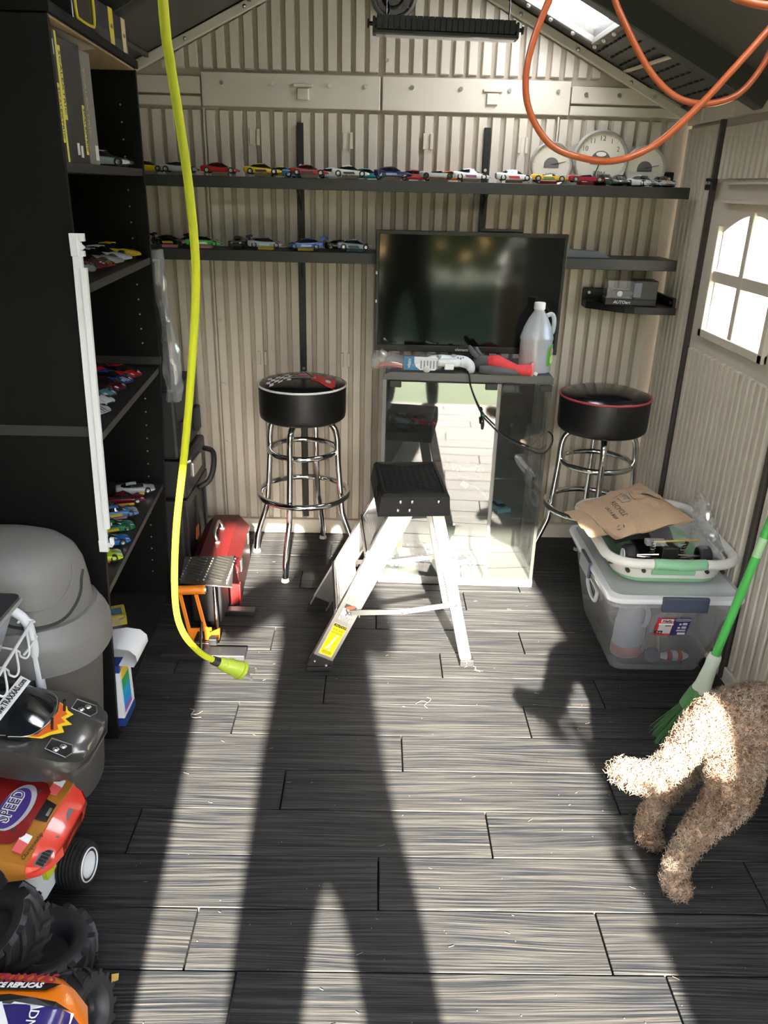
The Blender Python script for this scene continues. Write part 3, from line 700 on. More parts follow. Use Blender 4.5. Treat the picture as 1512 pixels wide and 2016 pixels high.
# boxes standing on the top bookcase shelf
def tall_box(y0, y1, h, m, label, lab=None, dx=.0, depth=.26, spine=None, lean=0):
    z0 = SHZ['a']; x1 = shelf_x((y0 + y1) / 2, z0) - .012 - dx
    t = thing('game_box', (x1 - depth / 2, (y0 + y1) / 2, z0), label, 'box')
    MB().bb((x1 - depth, y0, z0), (x1, y1, z0 + h), .0015).obj('box_body', m, t)
    return t, x1, z0
M_YLAB = mat('yellow_print', (.78, .72, .12), .5); M_BOXB = mat('black_box_card', (.018, .017, .015), .45); M_BOXG = mat('grey_box_card', (.24, .225, .20), .45)
M_CARDW = mat('white_print', (.75, .74, .70), .5)
def spine_label(t, x1, y, z, w, h, txt, m=M_YLAB, tm=M_BOXB):
    MB().bb((x1, y - w / 2, z - h / 2), (x1 + .0008, y + w / 2, z + h / 2)).obj('spine_label', m, t)
    text('lettering', txt, w * .95, MX((x1 + .001, y, z), (0, 0, -1), (0, 1, 0)), tm, t, .0004, sx=h / (len(txt) * w * .62))
t, x1, z0 = tall_box(1.95, 1.985, .262, M_BOXB, 'black box with a yellow spine label nearest the bookcase side'); spine_label(t, x1, 1.972, z0 + .10, .014, .12, 'SCALEXTRIC')
MB().bb((x1, 1.955, z0 + .215), (x1 + .0008, 1.972, z0 + .245)).obj('white_sticker', M_CARDW, t)
t, x1, z0 = tall_box(1.988, 2.002, .265, M_YLAB, 'thin plain yellow box spine between two black boxes')
t, x1, z0 = tall_box(2.006, 2.16, .258, M_BOXB, 'wide black box with yellow lettering strip and small white stickers'); spine_label(t, x1, 2.025, z0 + .165, .016, .15, 'SCALEXTRIC'); spine_label(t, x1, 2.145, z0 + .075, .014, .11, 'SCALEXTRIC')
for yy, zz in ((2.085, .03), (2.108, .025)): MB().bb((x1, yy - .008, z0 + zz - .012), (x1 + .0008, yy + .006, z0 + zz + .014)).obj('white_sticker', M_CARDW, t)
t, x1, z0 = tall_box(2.164, 2.262, .255, M_BOXG, 'grey box with faint gold lettering beside the mint model car'); spine_label(t, x1, 2.205, z0 + .14, .02, .18, 'SCALEXTRIC', M_BOXG, mat('gold_print', (.5, .42, .2), .4))
MB().bb((x1, 2.164, z0), (x1 + .0006, 2.176, z0 + .255)).obj('pale_edge', M_CARDW, t); MB().bb((x1, 2.235, z0 + .01), (x1 + .0007, 2.258, z0 + .045)).obj('white_sticker', M_CARDW, t)
pg = MB()
for k in range(3): pg.loft([[(-.90, 2.0, 1.845 + k * .004), (-.90, 2.3, 1.848 + k * .004)], [(-.80, 1.985, 1.849 + k * .004), (-.80, 2.32, 1.852 + k * .004)], [(-.735, 1.98, 1.856 + k * .002), (-.738, 2.33, 1.860 + k * .002)]], False, False)
pg.obj('paper_sheets', mat('crumpled_paper', (.62, .56, .47), .7), label='loose pale paper sheets lying on top of the boxes', cat='paper')
# items on the bookcase top
ztop = 1.8945
def topbox(y0, y1, label, lc):
    x1 = shelf_x((y0 + y1) / 2, 1.87) - .004
    t = thing('collector_box', (x1 - .06, (y0 + y1) / 2, ztop), label, 'box')
    MB().bb((x1 - .12, y0, ztop), (x1, y1, ztop + .088), .001).obj('box_body', mat('purple_black_card', (.016, .012, .022), .5), t)
    MB().bb((x1 - .002, y0 + .004, ztop + .002), (x1 + .001, y1 - .005, ztop + .03), .0005).obj('lower_tray', mat('grey_card', (.05, .048, .05), .5), t)
    ya = y1 - .055
    MB().bb((x1 - .001, ya, ztop + .002), (x1 + .0018, ya + .035, ztop + .089), .0006).obj('paper_band', mat(lc[0], lc[1], .5), t)
    MB().prism([(0, .0), (.02, .0), (.022, .007), (.014, .011), (.004, .009)], .0006, (x1 + .0018, ya + .006, ztop + .04), (0, 1, 0), (0, 0, 1)).obj('printed_car', mat('bronze_print', (.35, .16, .06), .5), t)
    text('lettering', 'slot car', .011, MX((x1 + .0024, ya + .0175, ztop + .014), (0, 1, 0), (0, 0, 1)), M_CARDW, t, .0003)
topbox(2.39, 2.545, 'dark purple collector box with a bright yellow paper band', ('yellow_band', (.85, .68, .05)))
topbox(2.56, 2.70, 'dark purple collector box with a pale yellow band at the far end', ('pale_band', (.75, .62, .33)))
x1 = shelf_x(2.22, 1.87)
t = thing('display_case', (x1 - .06, 2.2, ztop), 'dark display case with a yellow rim on the bookcase top', 'case')
MB().bb((x1 - .12, 2.16, ztop), (x1 - .006, 2.34, ztop + .10), .004).obj('case_body', mat('dark_case', (.014, .014, .016), .2), t)
MB().tube(spline([(x1 - .003, 2.175, ztop + .10), (x1 - .003, 2.178, ztop + .02), (x1 - .003, 2.20, ztop + .009), (x1 - .003, 2.28, ztop + .008), (x1 - .003, 2.305, ztop + .02), (x1 - .003, 2.31, ztop + .10)], 5), .0035, 6).obj('yellow_rim', mat('yellow_band'), t)
t = thing('clear_bag', (x1 - .1, 2.03, ztop), 'crumpled clear plastic bag with loose chrome bits on the bookcase top', 'bag')
b = MB(); random.seed(5)
rr = []
for i in range(9):
    u = i / 8; rr.append([(x1 - .30 + .28 * u, 1.93 + .19 * k / 7, ztop + .003 + (.055 + .03 * random.random()) * math.sin(pi * min(1, max(.05, u))) * math.sin(pi * (k + .5) / 8)) for k in range(8)])
b.loft(rr, False, False); b.obj('bag_film', clear_mat('clear_film', (.8, .8, .82), .16, .12, .06), t, True, 60)
b = MB()
for i in range(5): b.sphere((x1 - .03 - .02 * i % 3, 1.95 + .03 * i, ztop + .008), .007, 8, 6)
b.obj('chrome_bits', M_CHROME, t, True, kind='stuff')

# ------------------------------------------------------------------ wall rails, shelves, brackets
for xr, nm, ztp in ((-.318, 'long black slotted shelf rail left of centre reaching down to the floor', 1.775), (.425, 'black slotted shelf rail right of centre behind the television', 1.775)):
    t = thing('shelf_rail', (xr, YB - .012, .1), nm, 'rail')
    MB().bb((xr - .0125, YB - .012, .09 if xr < 0 else .60), (xr + .0125, YB - .001, ztp), .001).obj('rail_channel', M_BLKMET, t)
    sl = MB()
    for k in range(36):
        zz = .62 + k * .032
        for dx in (-.005, .005): sl.bb((xr + dx - .0012, YB - .0126, zz), (xr + dx + .0012, YB - .0118, zz + .012))
    sl.obj('rail_slots', M_DARKGAP, t, kind='stuff')
    for zz in (1.62, 1.30, .80): MB().cyl((xr, YB - .012, zz), (xr, YB - .017, zz), .006, n=10).obj('rail_screw', M_SCREW, t)
def wshelf(z, x0, x1, name, label, yb=YB - .014):
    t = thing('wall_shelf', ((x0 + x1) / 2, 3.33, z), label, 'shelf')
    MB().bb((x0, 3.235, z - .018), (x1, yb, z), .001).obj('shelf_board', M_BLKPL, t)
    MB().bb((x0, 3.228, z - .04), (x1, 3.242, z + .001), .002).obj('front_lip', mat('charcoal_edge', (.028, .028, .028), .4), t)
    for xr in (-.318, .425):
        MB().prism([(3.25, z - .02), (YB - .012, z - .02), (YB - .012, z - .12), (YB - .05, z - .085), (3.29, z - .035)], .004, (xr - .002, 0, 0), (0, 1, 0), (0, 0, 1)).obj('bracket', M_BLKMET, t)
    return t
t = wshelf(1.572, -1.12, 1.185, 'u', 'long black upper wall shelf carrying model cars and the dial clock')
MB().bb((1.10, YB - .03, 1.572), (1.185, YB - .014, 1.63), .004).obj('end_bracket', M_BLKPL, t); MB().cyl((1.165, YB - .031, 1.605), (1.165, YB - .036, 1.605), .006, n=10).obj('screw', M_SCREW, t)
t = wshelf(1.306, -1.12, 1.18, 'l', 'long black lower wall shelf running behind the television')
MB().prism([(0, 0), (.235, 0), (.19, .022), (.03, .03)], .08, (.70, 3.37, 1.3065), (1, 0, 0), (0, 0, 1)).obj('plastic_wedge', mat('blue_grey_plastic', (.10, .12, .15), .35), label='blue grey plastic wedge lying on the lower shelf right of the television', cat='wedge')

# ------------------------------------------------------------------ triple dial clock
dc = thing('dial_clock', (.87, 3.40, 1.573), 'silver dashboard clock with three round dials on the upper wall shelf', 'clock')
M_SILP = mat('silver_paint', (.50, .49, .45), .32, .55); M_FACE = mat('cream_dial', (.66, .62, .52), .5); M_DGRY = mat('dial_grey', (.13, .13, .13), .5)
yc = 3.385
poly = [(-.275, 0), (-.255, .045), (-.235, .085), (-.19, .12), (-.13, .135), (-.10, .150), (0, .185), (.10, .150), (.13, .138), (.19, .118), (.235, .08), (.262, .03), (.265, 0)]
MB().prism(poly, .03, (.872, yc + .028, 1.574), (1, 0, 0), (0, 0, 1)).obj('housing', M_SILP, dc)
M_BKH = mat('clock_black_hand', (.02, .02, .02), .4)
def dial(cx, cz, r, name, txt):
    c = (cx, yc - .004, cz)
    bz = MB().lathe([(r * .88, -.004), (r * .90, .012), (r * .96, .017), (r, .012), (r * 1.02, -.006)], c, 40, (0, -1, 0), False).obj('bezel', M_SILP, dc, True, 50)
    MB().cyl((cx, yc - .002, cz), (cx, yc - .008, cz), r * .9, n=40).obj('dial_face', M_FACE, dc)
    f = []
    for k in range(17): a = pi * k / 16; f.append((r * .36 * math.cos(a), r * .34 * math.sin(a) + .0))
    f = [(r * .36, -r * .12)] + f + [(-r * .36, -r * .12)]
    MB().prism(f, .0015, (cx, yc - .0078, cz - r * .02), (1, 0, 0), (0, 0, 1)).obj('dial_window', M_DGRY, dc)
    tk = MB()
    for k in range(25):
        a = math.radians(215 - k * 250 / 24); q = (math.cos(a), math.sin(a)); w = .84 if k % 4 else .80
        tk.bar((cx + q[0] * r * w, yc - .0085, cz + q[1] * r * w), (cx + q[0] * r * .87, yc - .0085, cz + q[1] * r * .87), .0008, .001, (0, 1, 0))
    tk.obj('tick_marks', M_DGRY, dc, kind='stuff')
    text('lettering', txt, r * .30, MX((cx, yc - .0088, cz - r * .48), (1, 0, 0), (0, 0, 1)), M_DGRY, dc, .0005, sx=.8)
    a = math.radians(12); MB().bar((cx, yc - .010, cz), (cx + r * .7 * math.cos(a), yc - .010, cz + r * .7 * math.sin(a)), .0022, .001, (0, 1, 0)).obj('hand', M_BKH, dc)
dial(.675, 1.645, .082, 'l', 'MPH'); dial(.867, 1.665, .108, 'm', 'RPM'); dial(1.045, 1.640, .082, 'r', 'E  F')
for n, a in (('10', 150), ('11', 120), ('12', 90), ('1', 60), ('2', 30)):
    a = math.radians(a); text('numeral', n, .026, MX((.867 + .075 * math.cos(a), yc - .0088, 1.668 + .075 * math.sin(a)), (1, 0, 0), (0, 0, 1)), M_DGRY, dc, .0005)
MB().lathe([(.0001, .0), (.02, 0), (.02, .001)], (.867, yc - .0095, 1.687), 24, (0, -1, 0), True, 1, .42).obj('white_oval', M_CARDW, dc)
MB().bar((.867, yc - .011, 1.665), (.845, yc - .011, 1.60), .0035, .001, (0, 1, 0)).obj('hand', M_BKH, dc)
# ------------------------------------------------------------------ corner shelf with a boxed model
cs = thing('corner_shelf', (1.04, 3.3, 1.09), 'small black rounded corner shelf above the right bar stool', 'shelf')
poly = [(.875, YB - .012), (.872, 3.36)] + [(.875 + .315 * k / 10, 3.36 - .16 * math.sin(pi * .5 * min(1, k / 7)) ) for k in range(1, 11)] + [(1.195, 3.20), (1.195, YB - .012)]
MB().prism(poly, .028, (0, 0, 1.10), (1, 0, 0), (0, 1, 0)).obj('shelf_board', M_BLKPL, cs)
MB().bb((.873, YB - .024, 1.11), (1.19, YB - .012, 1.175), .006).obj('back_lip', M_BLKPL, cs); MB().bb((1.182, 3.21, 1.11), (1.195, YB - .012, 1.165), .004).obj('side_lip', M_BLKPL, cs)
for p, q in (((.90, YB - .024, 1.155), (.90, YB - .029, 1.155)), ((1.182, 3.235, 1.145), (1.177, 3.235, 1.145))): MB().cyl(p, q, .006, n=10).obj('screw', M_SCREW, cs)
bx = thing('boxed_model', (1.03, 3.30, 1.1285), 'boxed dark model car in a clear case on the corner shelf', 'box', rz=-.12)
MB().box((0, 0, .012), (.20, .10, .024), None, .002).obj('box_base', M_BLKPL, bx, world=False)
MB().box((-.045, 0, .06), (.105, .095, .07), None, .002).obj('clear_cover', clear_mat('clear_film'), bx, world=False)
MB().box((.055, 0, .06), (.09, .098, .073), None, .002).obj('card_sleeve', mat('dark_green_card', (.03, .034, .03), .4), bx, world=False)
MB().box((.022, -.0495, .06), (.03, .001, .055)).obj('printed_panel', mat('grey_blue_print', (.16, .17, .2), .4), bx, world=False)
MB().loft([ring_sec(x * 1.0, w, zb + .03, zs + .03, zt + .03, tw) for x, w, zb, zs, zt, tw in STY['vette']['body']]).obj('model_body', paint((.03, .04, .03)), bx, True, 35, world=False)
for wx in (-.043, .043):
    MB().cyl((wx, -.030, .042), (wx, -.02, .042), .011, n=14).obj('wheel', M_RIM, bx, world=False)
text('lettering', 'AUTOart', .017, wm(bx) @ MX((-.035, -.0506, .011), (1, 0, 0), (0, 0, 1)), M_CARDW, bx, .0005, shear=.2)

# ------------------------------------------------------------------ display cabinet with glass doors
CRZ = math.radians(-2.0); CO = (.357, 3.115, 0)
cb = thing('display_cabinet', CO, 'grey display cabinet with reflective glass doors below the television', 'cabinet', rz=CRZ)
M_CABG = mat('grey_laminate', (.10, .099, .095), .4); M_CABL = mat('light_grey_frame', (.20, .197, .185), .35)
cw, cd, chh = .325, .165, .90
top = MB()
for sgn in (1,):
    p = [(-cw, -.0), (-cw + .02, .028), (cw - .01, .028), (cw, 0)]
    top.prism([(-cw, 0), (cw, 0), (cw, .022), (cw - .008, .03), (-cw + .03, .03), (-cw + .008, .02)], -2 * cd, (0, -cd, chh - .03), (1, 0, 0), (0, 0, 1))
top.obj('top_board', M_CABG, cb, world=False)
MB().box((0, .0, .018), (2 * cw, 2 * cd, .036), None, .002).obj('base_board', M_CABL, cb, world=False)
MB().box((-cw + .008, 0, .453), (.016, 2 * cd, .834), None, .001).obj('side_panel', M_CABL, cb, world=False)
M_MIRG = clear_mat('reflective_tinted_glass', (.25, .25, .24), .02, .03, .13, (.70, .72, .71))
M_CLG = clear_mat('clear_glass', (.75, .8, .78), .06, .04, .08, (.92, .95, .94))
MB().box((cw - .004, 0, .453), (.005, 2 * cd - .02, .83)).obj('side_glass', M_CLG, cb, world=False)
MB().box((cw - .008, -cd + .008, .453), (.012, .014, .834)).obj('corner_post', M_CABL, cb, world=False)
MB().box((cw - .008, cd - .008, .453), (.012, .014, .834)).obj('corner_post', M_CABL, cb, world=False)
MB().box((0, cd - .004, .453), (2 * cw - .01, .006, .834)).obj('back_panel', mat('dark_back', (.07, .068, .06), .5), cb, world=False)
for z in (.30, .47, .655): MB().box((0, .01, z), (2 * cw - .04, 2 * cd - .05, .006)).obj('glass_shelf', M_CLG, cb, world=False)
dx = .118
MB().box(((-cw + .016 + dx) / 2, -cd - .004, .452), (dx + cw - .018, .006, .826)).obj('glass_door', M_MIRG, cb, world=False)
d2 = MB().box(((dx + cw) / 2 + .004, 0, .452), (cw - dx - .012, .006, .826), None)
a = math.radians(5.0)
def hinge(x, y, z):
    x0, y0 = cw - .006, 0; X, Y = x - x0, y - y0
    return (x0 + X * math.cos(a) - Y * math.sin(a), -cd - .004 + X * math.sin(a) + Y * math.cos(a), z)
d2 = warp(d2, hinge); d2.obj('glass_door', M_MIRG, cb, world=False)
MB().box((dx + .004, -cd - .006, .452), (.012, .01, .83)).obj('door_edge', M_CABL, cb, world=False)
for xx in (-cw + .05, dx - .028, dx + .035, cw - .03): MB().box((xx, -cd - .012, .857), (.045, .014, .024), None, .002).obj('hinge_clip', M_BLKPL, cb, world=False)
# things in the cabinet
CMW = lambda x, y, z: wm(cb) @ Vector((x, y, z))
def ccar(x, y, z, *a, **k):
    p = CMW(x, y, z); car(p.x, p.y, p.z, *a, **k)
ccar(.03, -.07, .4735, CRZ, 'gt', (.7, .7, .72), 'white model car on a purple block inside the glass cabinet', block='purple')
ccar(-.2, -.05, .0365, .1, 'race', (.75, .75, .76), 'white model race car low inside the glass cabinet', rim=M_RIM, sc=1.25)
ccar(.02, -.03, .0365, 0, 'race', (.10, .35, .65), 'light blue model race car low inside the glass cabinet', side=WHT, sc=1.15)
ccar(-.17, .07, .0365, .2, 'race', (.5, .55, .6), 'model race car with yellow tail low inside the cabinet', wing=YEL, stripe=BLUE, sc=1.2)
ccar(-.23, 0, .6585, -.5, 'gt', (.2, .25, .3), 'grey model car behind the cabinet glass on the high shelf')
ccar(-.16, -.02, .6585, -.5, 'gt', RED, 'small red model car behind the cabinet glass on the high shelf')
ccar(-.10, 0, .4735, .1, 'open', (.3, .03, .03), 'red model car behind the cabinet glass on the middle shelf')
ccar(.17, -.04, .3035, 1.9, 'race', (.2, .45, .55), 'pale blue and red model car on the low cabinet shelf', stripe=RED)
p = CMW(.02, -.10, .43)
ad = thing('cable_adapter', p, 'white cable adapter hanging inside the cabinet door glass', 'adapter')
MB().box(p, (.034, .008, .024), Matrix.Rotation(.5, 3, 'Y'), .002).obj('adapter_body', M_WHITE, ad)
MB().tube(spline([CMW(.038, -.10, .43), CMW(.065, -.10, .42), CMW(.095, -.10, .395)], 5), .0022, 6).obj('adapter_lead', M_WHITE, ad, True)
MB().bar(CMW(.093, -.10, .397), CMW(.112, -.10, .383), .007, .005).obj('adapter_plug', M_WHITE, ad)

# ------------------------------------------------------------------ television
tv = thing('television', (.352, 3.12, .9005), 'black flat television standing on the grey display cabinet', 'television', rz=math.radians(-1.5))
TW, TH0, TH1 = .36, .05, .50
M_BEZ = mat('tv_bezel', (.005, .005, .005), .35); M_SCR = mat('tv_screen', (.006, .0063, .0055), .07, spec=.35)
for c, d in (((0, 0, TH0 + .012), (2 * TW, .03, .024)), ((0, 0, TH1 - .007), (2 * TW, .03, .014)), ((-TW + .007, 0, (TH0 + TH1) / 2), (.014, .03, TH1 - TH0)), ((TW - .007, 0, (TH0 + TH1) / 2), (.014, .03, TH1 - TH0))):
    MB().box(c, d, None, .002).obj('bezel', M_BEZ, tv, world=False)
MB().box((0, .0, (TH0 + TH1) / 2 + .005), (2 * TW - .026, .02, TH1 - TH0 - .034)).obj('screen', M_SCR, tv, world=False)
MB().box((0, .03, .3), (2 * TW - .08, .04, .32), None, .01).obj('back_shell', M_BEZ, tv, world=False)
MB().box((.11, .02, TH1 + .006), (.16, .03, .012), None, .004).obj('sensor_bar', M_BEZ, tv, world=False)
MB().box((0, .01, .045), (.10, .03, .07)).obj('stand_neck', M_BEZ, tv, world=False); MB().box((0, .0, .006), (.32, .18, .012), None, .004).obj('stand_foot', M_BEZ, tv, world=False)
text('lettering', 'element', .016, wm(tv) @ MX((-.015, -.0155, TH0 + .011), (1, 0, 0), (0, 0, 1)), M_CARDW, tv, .0004)
for z in (.24, .345): MB().box((-TW + .004, -.0155, z), (.006, .001, .011)).obj('bezel_sticker', M_CARDW, tv, world=False)

# ------------------------------------------------------------------ on the cabinet: bag, controller, gloves, jug, lead
ZC = .9005
bag = thing('parts_bag', (.12, 3.0, ZC), 'clear plastic bag of red parts with a blue and white label', 'bag', rz=-.03)
random.seed(11); rr = []
for i in range(15):
    u = i / 14; hx = -.135 + .27 * u
    hh = (.060 + .012 * math.sin(u * 9)) * (1.15 if u < .2 else 1) * (.75 + .25 * math.sin(pi * u)); w = .045 * (.75 + .3 * math.sin(pi * u))
    rr.append([(hx + random.uniform(-.004, .004), w * math.cos(2 * pi * k / 12) * (1 + random.uniform(-.08, .08)), hh * .52 * (1 + math.sin(2 * pi * k / 12)) * (1 + random.uniform(-.09, .09)) + .0005) for k in range(12)])
MB().loft(rr).obj('bag_film', clear_mat('clear_film'), bag, True, 50, world=False)
b = MB()
for i in range(7): b.tube(spline([(-.115 + .01 * random.random(), -.02 + i * .006, .012 + .004 * (i % 3)), (-.07, -.018 + i * .006, .019 + .003 * (i % 2)), (-.02, -.02 + i * .006, .012 + .003 * (i % 3))], 4), .0032, 6)
b.obj('red_parts', mat('salmon_red_plastic', (.48, .10, .06), .45), bag, True, world=False)
MB().prism([(0, 0), (.115, 0), (.125, .01), (.125, .048), (0, .05)], -.002, (-.01, -.046, .010), (1, 0, 0), (0, .12, 1)).obj('paper_label', mat('label_white', (.70, .72, .74), .5), bag, world=False)
MB().prism([(0, 0), (.062, 0), (.045, .012), (.038, .028), (.038, .05), (0, .05)], -.0012, (-.012, -.0485, .0105), (1, 0, 0), (0, .12, 1)).obj('blue_label_end', mat('label_blue', (.02, .16, .32), .5), bag, world=False)
text('lettering', '100pc', .016, wm(bag) @ MX((.008, -.0492, .036), (0, .1, -1), (1, 0, 0)), M_CARDW, bag, .0004)
gl = MB()
for k in range(6): gl.box((.052 + .012 * k, -.0488, .032), (.005, .0006, .03))
gl.obj('printed_lines', mat('print_grey', (.25, .27, .3), .5), bag, world=False, kind='stuff')

gp = thing('game_controller', (.277, 2.983, ZC), 'white game controller lying on the grey cabinet top', 'controller'); gp.scale = (1.08, 1.08, 1.08)
M_CTRL = mat('controller_white', (.72, .75, .73), .4)
pts = [(-.078, -.03, .012), (-.076, -.008, .022), (-.060, .012, .032), (-.03, .018, .036), (0, .018, .036), (.03, .018, .036), (.060, .012, .032), (.076, -.008, .022), (.078, -.03, .012)]
rad = [.013, .018, .021, .020, .019, .020, .021, .018, .013]
rings = []
P = spline(pts, 4); R = [rad[min(8, i // 4)] * (1 - (i % 4) / 4) + rad[min(8, i // 4 + 1)] * ((i % 4) / 4) for i in range(len(P))]
MB().tube(P, R, 12).obj('shell', M_CTRL, gp, True, 80, world=False)
MB().box((0, -.004, .034), (.085, .045, .026), None, .010).obj('shell_centre', M_CTRL, gp, True, 60, world=False)
MB().box((0, -.026, .022), (.034, .012, .020), None, .004).obj('battery_pack', M_WHITE, gp, world=False)
for xx, yy in ((-.035, -.006), (.018, .010)): 
    MB().lathe([(.0001, .058), (.008, .0585), (.0095, .055), (.005, .050), (.006, .046)], (xx, yy, 0), 14).obj('thumb_stick', mat('controller_grey', (.34, .36, .36), .45), gp, True, world=False)
for k in range(4): MB().sphere((.042 + .009 * math.cos(k * pi / 2), .004 + .009 * math.sin(k * pi / 2), .049), .0042, 8, 6).obj('button', mat('controller_grey'), gp, True, world=False)

gv = thing('work_gloves', (.47, 2.975, ZC), 'pair of grey and red work gloves crumpled on the cabinet', 'gloves', rz=-.15)
M_GR = mat('red_knit', (.72, .05, .055), .7, noise=(160, .2, .4)); M_GG = mat('grey_rubber_coating', (.085, .085, .088), .6, noise=(40, .3, .3))
def blob(name, st, m, ang=180):
    r = []
    for x, y, z, w, h in st:
        r.append([(x, y + w * math.cos(2 * pi * k / 12), max(.0005, z + h * math.sin(2 * pi * k / 12))) for k in range(12)])
    MB().loft(r).obj(name, m, gv, True, ang, world=False)
blob('red_back', [(-.055, .005, .030, .01, .01), (-.04, .004, .038, .028, .028), (-.005, 0, .040, .036, .030), (.03, -.004, .030, .038, .024), (.07, -.012, .020, .034, .018), (.105, -.018, .022, .034, .022), (.122, -.018, .024, .031, .023)], M_GR)
blob('grey_palm', [(-.075, -.03, .018, .01, .012), (-.06, -.03, .018, .020, .016), (-.02, -.034, .018, .022, .017), (.02, -.036, .016, .022, .015), (.06, -.036, .014, .018, .012), (.08, -.034, .012, .01, .008)], M_GG)
blob('grey_upper', [(-.10, .015, .04, .008, .01), (-.085, .015, .035, .022, .026), (-.05, .012, .034, .03, .03), (-.02, .012, .034, .026, .026), (.0, .012, .03, .015, .02)], M_GG)
for p in (((-.08, .012, .05), (-.105, .016, .075), (-.122, .018, .096)), ((-.065, .022, .05), (-.085, .026, .072), (-.096, .03, .088)), ((-.05, .03, .04), (-.075, .045, .05), (-.10, .055, .052))):
    MB().tube(spline(p, 4), [.0105, .0105, .0105, .0105, .010, .010, .0098, .0085, .006], 10).obj('finger', M_GG, gv, True, 180, world=False)
MB().lathe([(.024, 0), (.027, .004), (.027, .010), (.023, .012)], (.118, -.018, .026), 14, (1, 0, -.05), False).obj('cuff', mat('cuff_white_red', (.7, .25, .25), .7), gv, True, world=False)
MB().box((.138, -.03, .012), (.014, .003, .012), Matrix.Rotation(.4, 3, 'Y')).obj('tag', M_CARDW, gv, world=False)

jg = thing('vinegar_jug', (.612, 3.02, ZC), 'translucent half full plastic jug with a green label on the cabinet', 'jug', rz=.15)
M_HD = clear_mat('milky_plastic', (.62, .64, .66), .60, .3, .02)
prof = [(.055, .0), (.062, .004), (.063, .03), (.062, .12), (.064, .126), (.064, .134), (.061, .142), (.052, .172), (.036, .205), (.022, .226), (.0195, .232), (.0195, .24)]
MB().lathe(prof, (0, 0, .0005), 28, (0, 0, 1), True, 1.0, .92).obj('jug_body', M_HD, jg, True, 50, world=False)
MB().lathe([(.055, .003), (.058, .008), (.058, .105), (.0001, .105)], (0, 0, .001), 24, (0, 0, 1), True, .97, .89).obj('liquid', clear_mat('cloudy_liquid', (.66, .62, .50), .45, .2), jg, True, world=False)
MB().tube(spline([(.030, 0, .212), (.050, 0, .218), (.062, 0, .200), (.063, 0, .165), (.058, 0, .145)], 6), .0088, 10).obj('handle', M_HD, jg, True, 180, world=False)
MB().lathe([(.0001, .262), (.019, .262), (.0215, .259), (.0215, .238), (.019, .236)], (0, 0, 0), 24).obj('cap', M_WHITE, jg, True, 40, world=False)
lb = []
for k in range(7):
    a = math.radians(-62 + k * 11)
    lb.append([(.0648 * math.cos(a), .0648 * .93 * math.sin(a), .03), (.0648 * math.cos(a), .0648 * .93 * math.sin(a), .10 + .012 * math.sin(pi * k / 6))])
MB().loft(lb, False, False).obj('label', mat('apple_green_label', (.10, .42, .03), .45), jg, True, world=False)
for a, z, s, m in ((-40, .085, .014, (.62, .25, .3)), (-38, .055, .017, (.72, .75, .35)), (-20, .06, .013, (.3, .62, .08))):
    a = math.radians(a); MB().lathe([(.0001, .001), (s, .001), (s, 0)], (.0652 * math.cos(a), .0652 * .93 * math.sin(a), z), 16, (math.cos(a), math.sin(a), 0)).obj('printed_fruit', mat('fruit_%d' % int(s * 1e4), m, .5), jg, True, world=False)

cd_ = thing('black_lead', (.335, 2.94, .5), 'thin black cable hanging down across the cabinet glass doors', 'cable')
MB().tube(spline([(.33, 3.0, .915), (.345, 2.965, .912), (.352, 2.925, .90), (.36, 2.915, .86), (.385, 2.91, .80), (.41, 2.905, .755), (.43, 2.905, .73), (.50, 2.90, .67), (.58, 2.90, .63), (.655, 2.905, .605), (.69, 2.92, .64), (.70, 2.98, .66), (.72, 3.2, .6), (.70, 3.42, .45)], 6), .0035, 6).obj('lead_cable', M_RUBBER, cd_, True)
MB().tube(spline([(.41, 2.902, .765), (.415, 2.898, .72), (.412, 2.90, .70), (.408, 2.905, .725)], 5), .004, 6).obj('folded_end', M_RUBBER, cd_, True)
MB().lathe([(.006, -.004), (.0065, 0), (.006, .004)], (.412, 2.902, .755), 10, (.5, 0, -1), False).obj('twist_tie', mat('tie_green', (.02, .25, .12), .5), cd_, True)

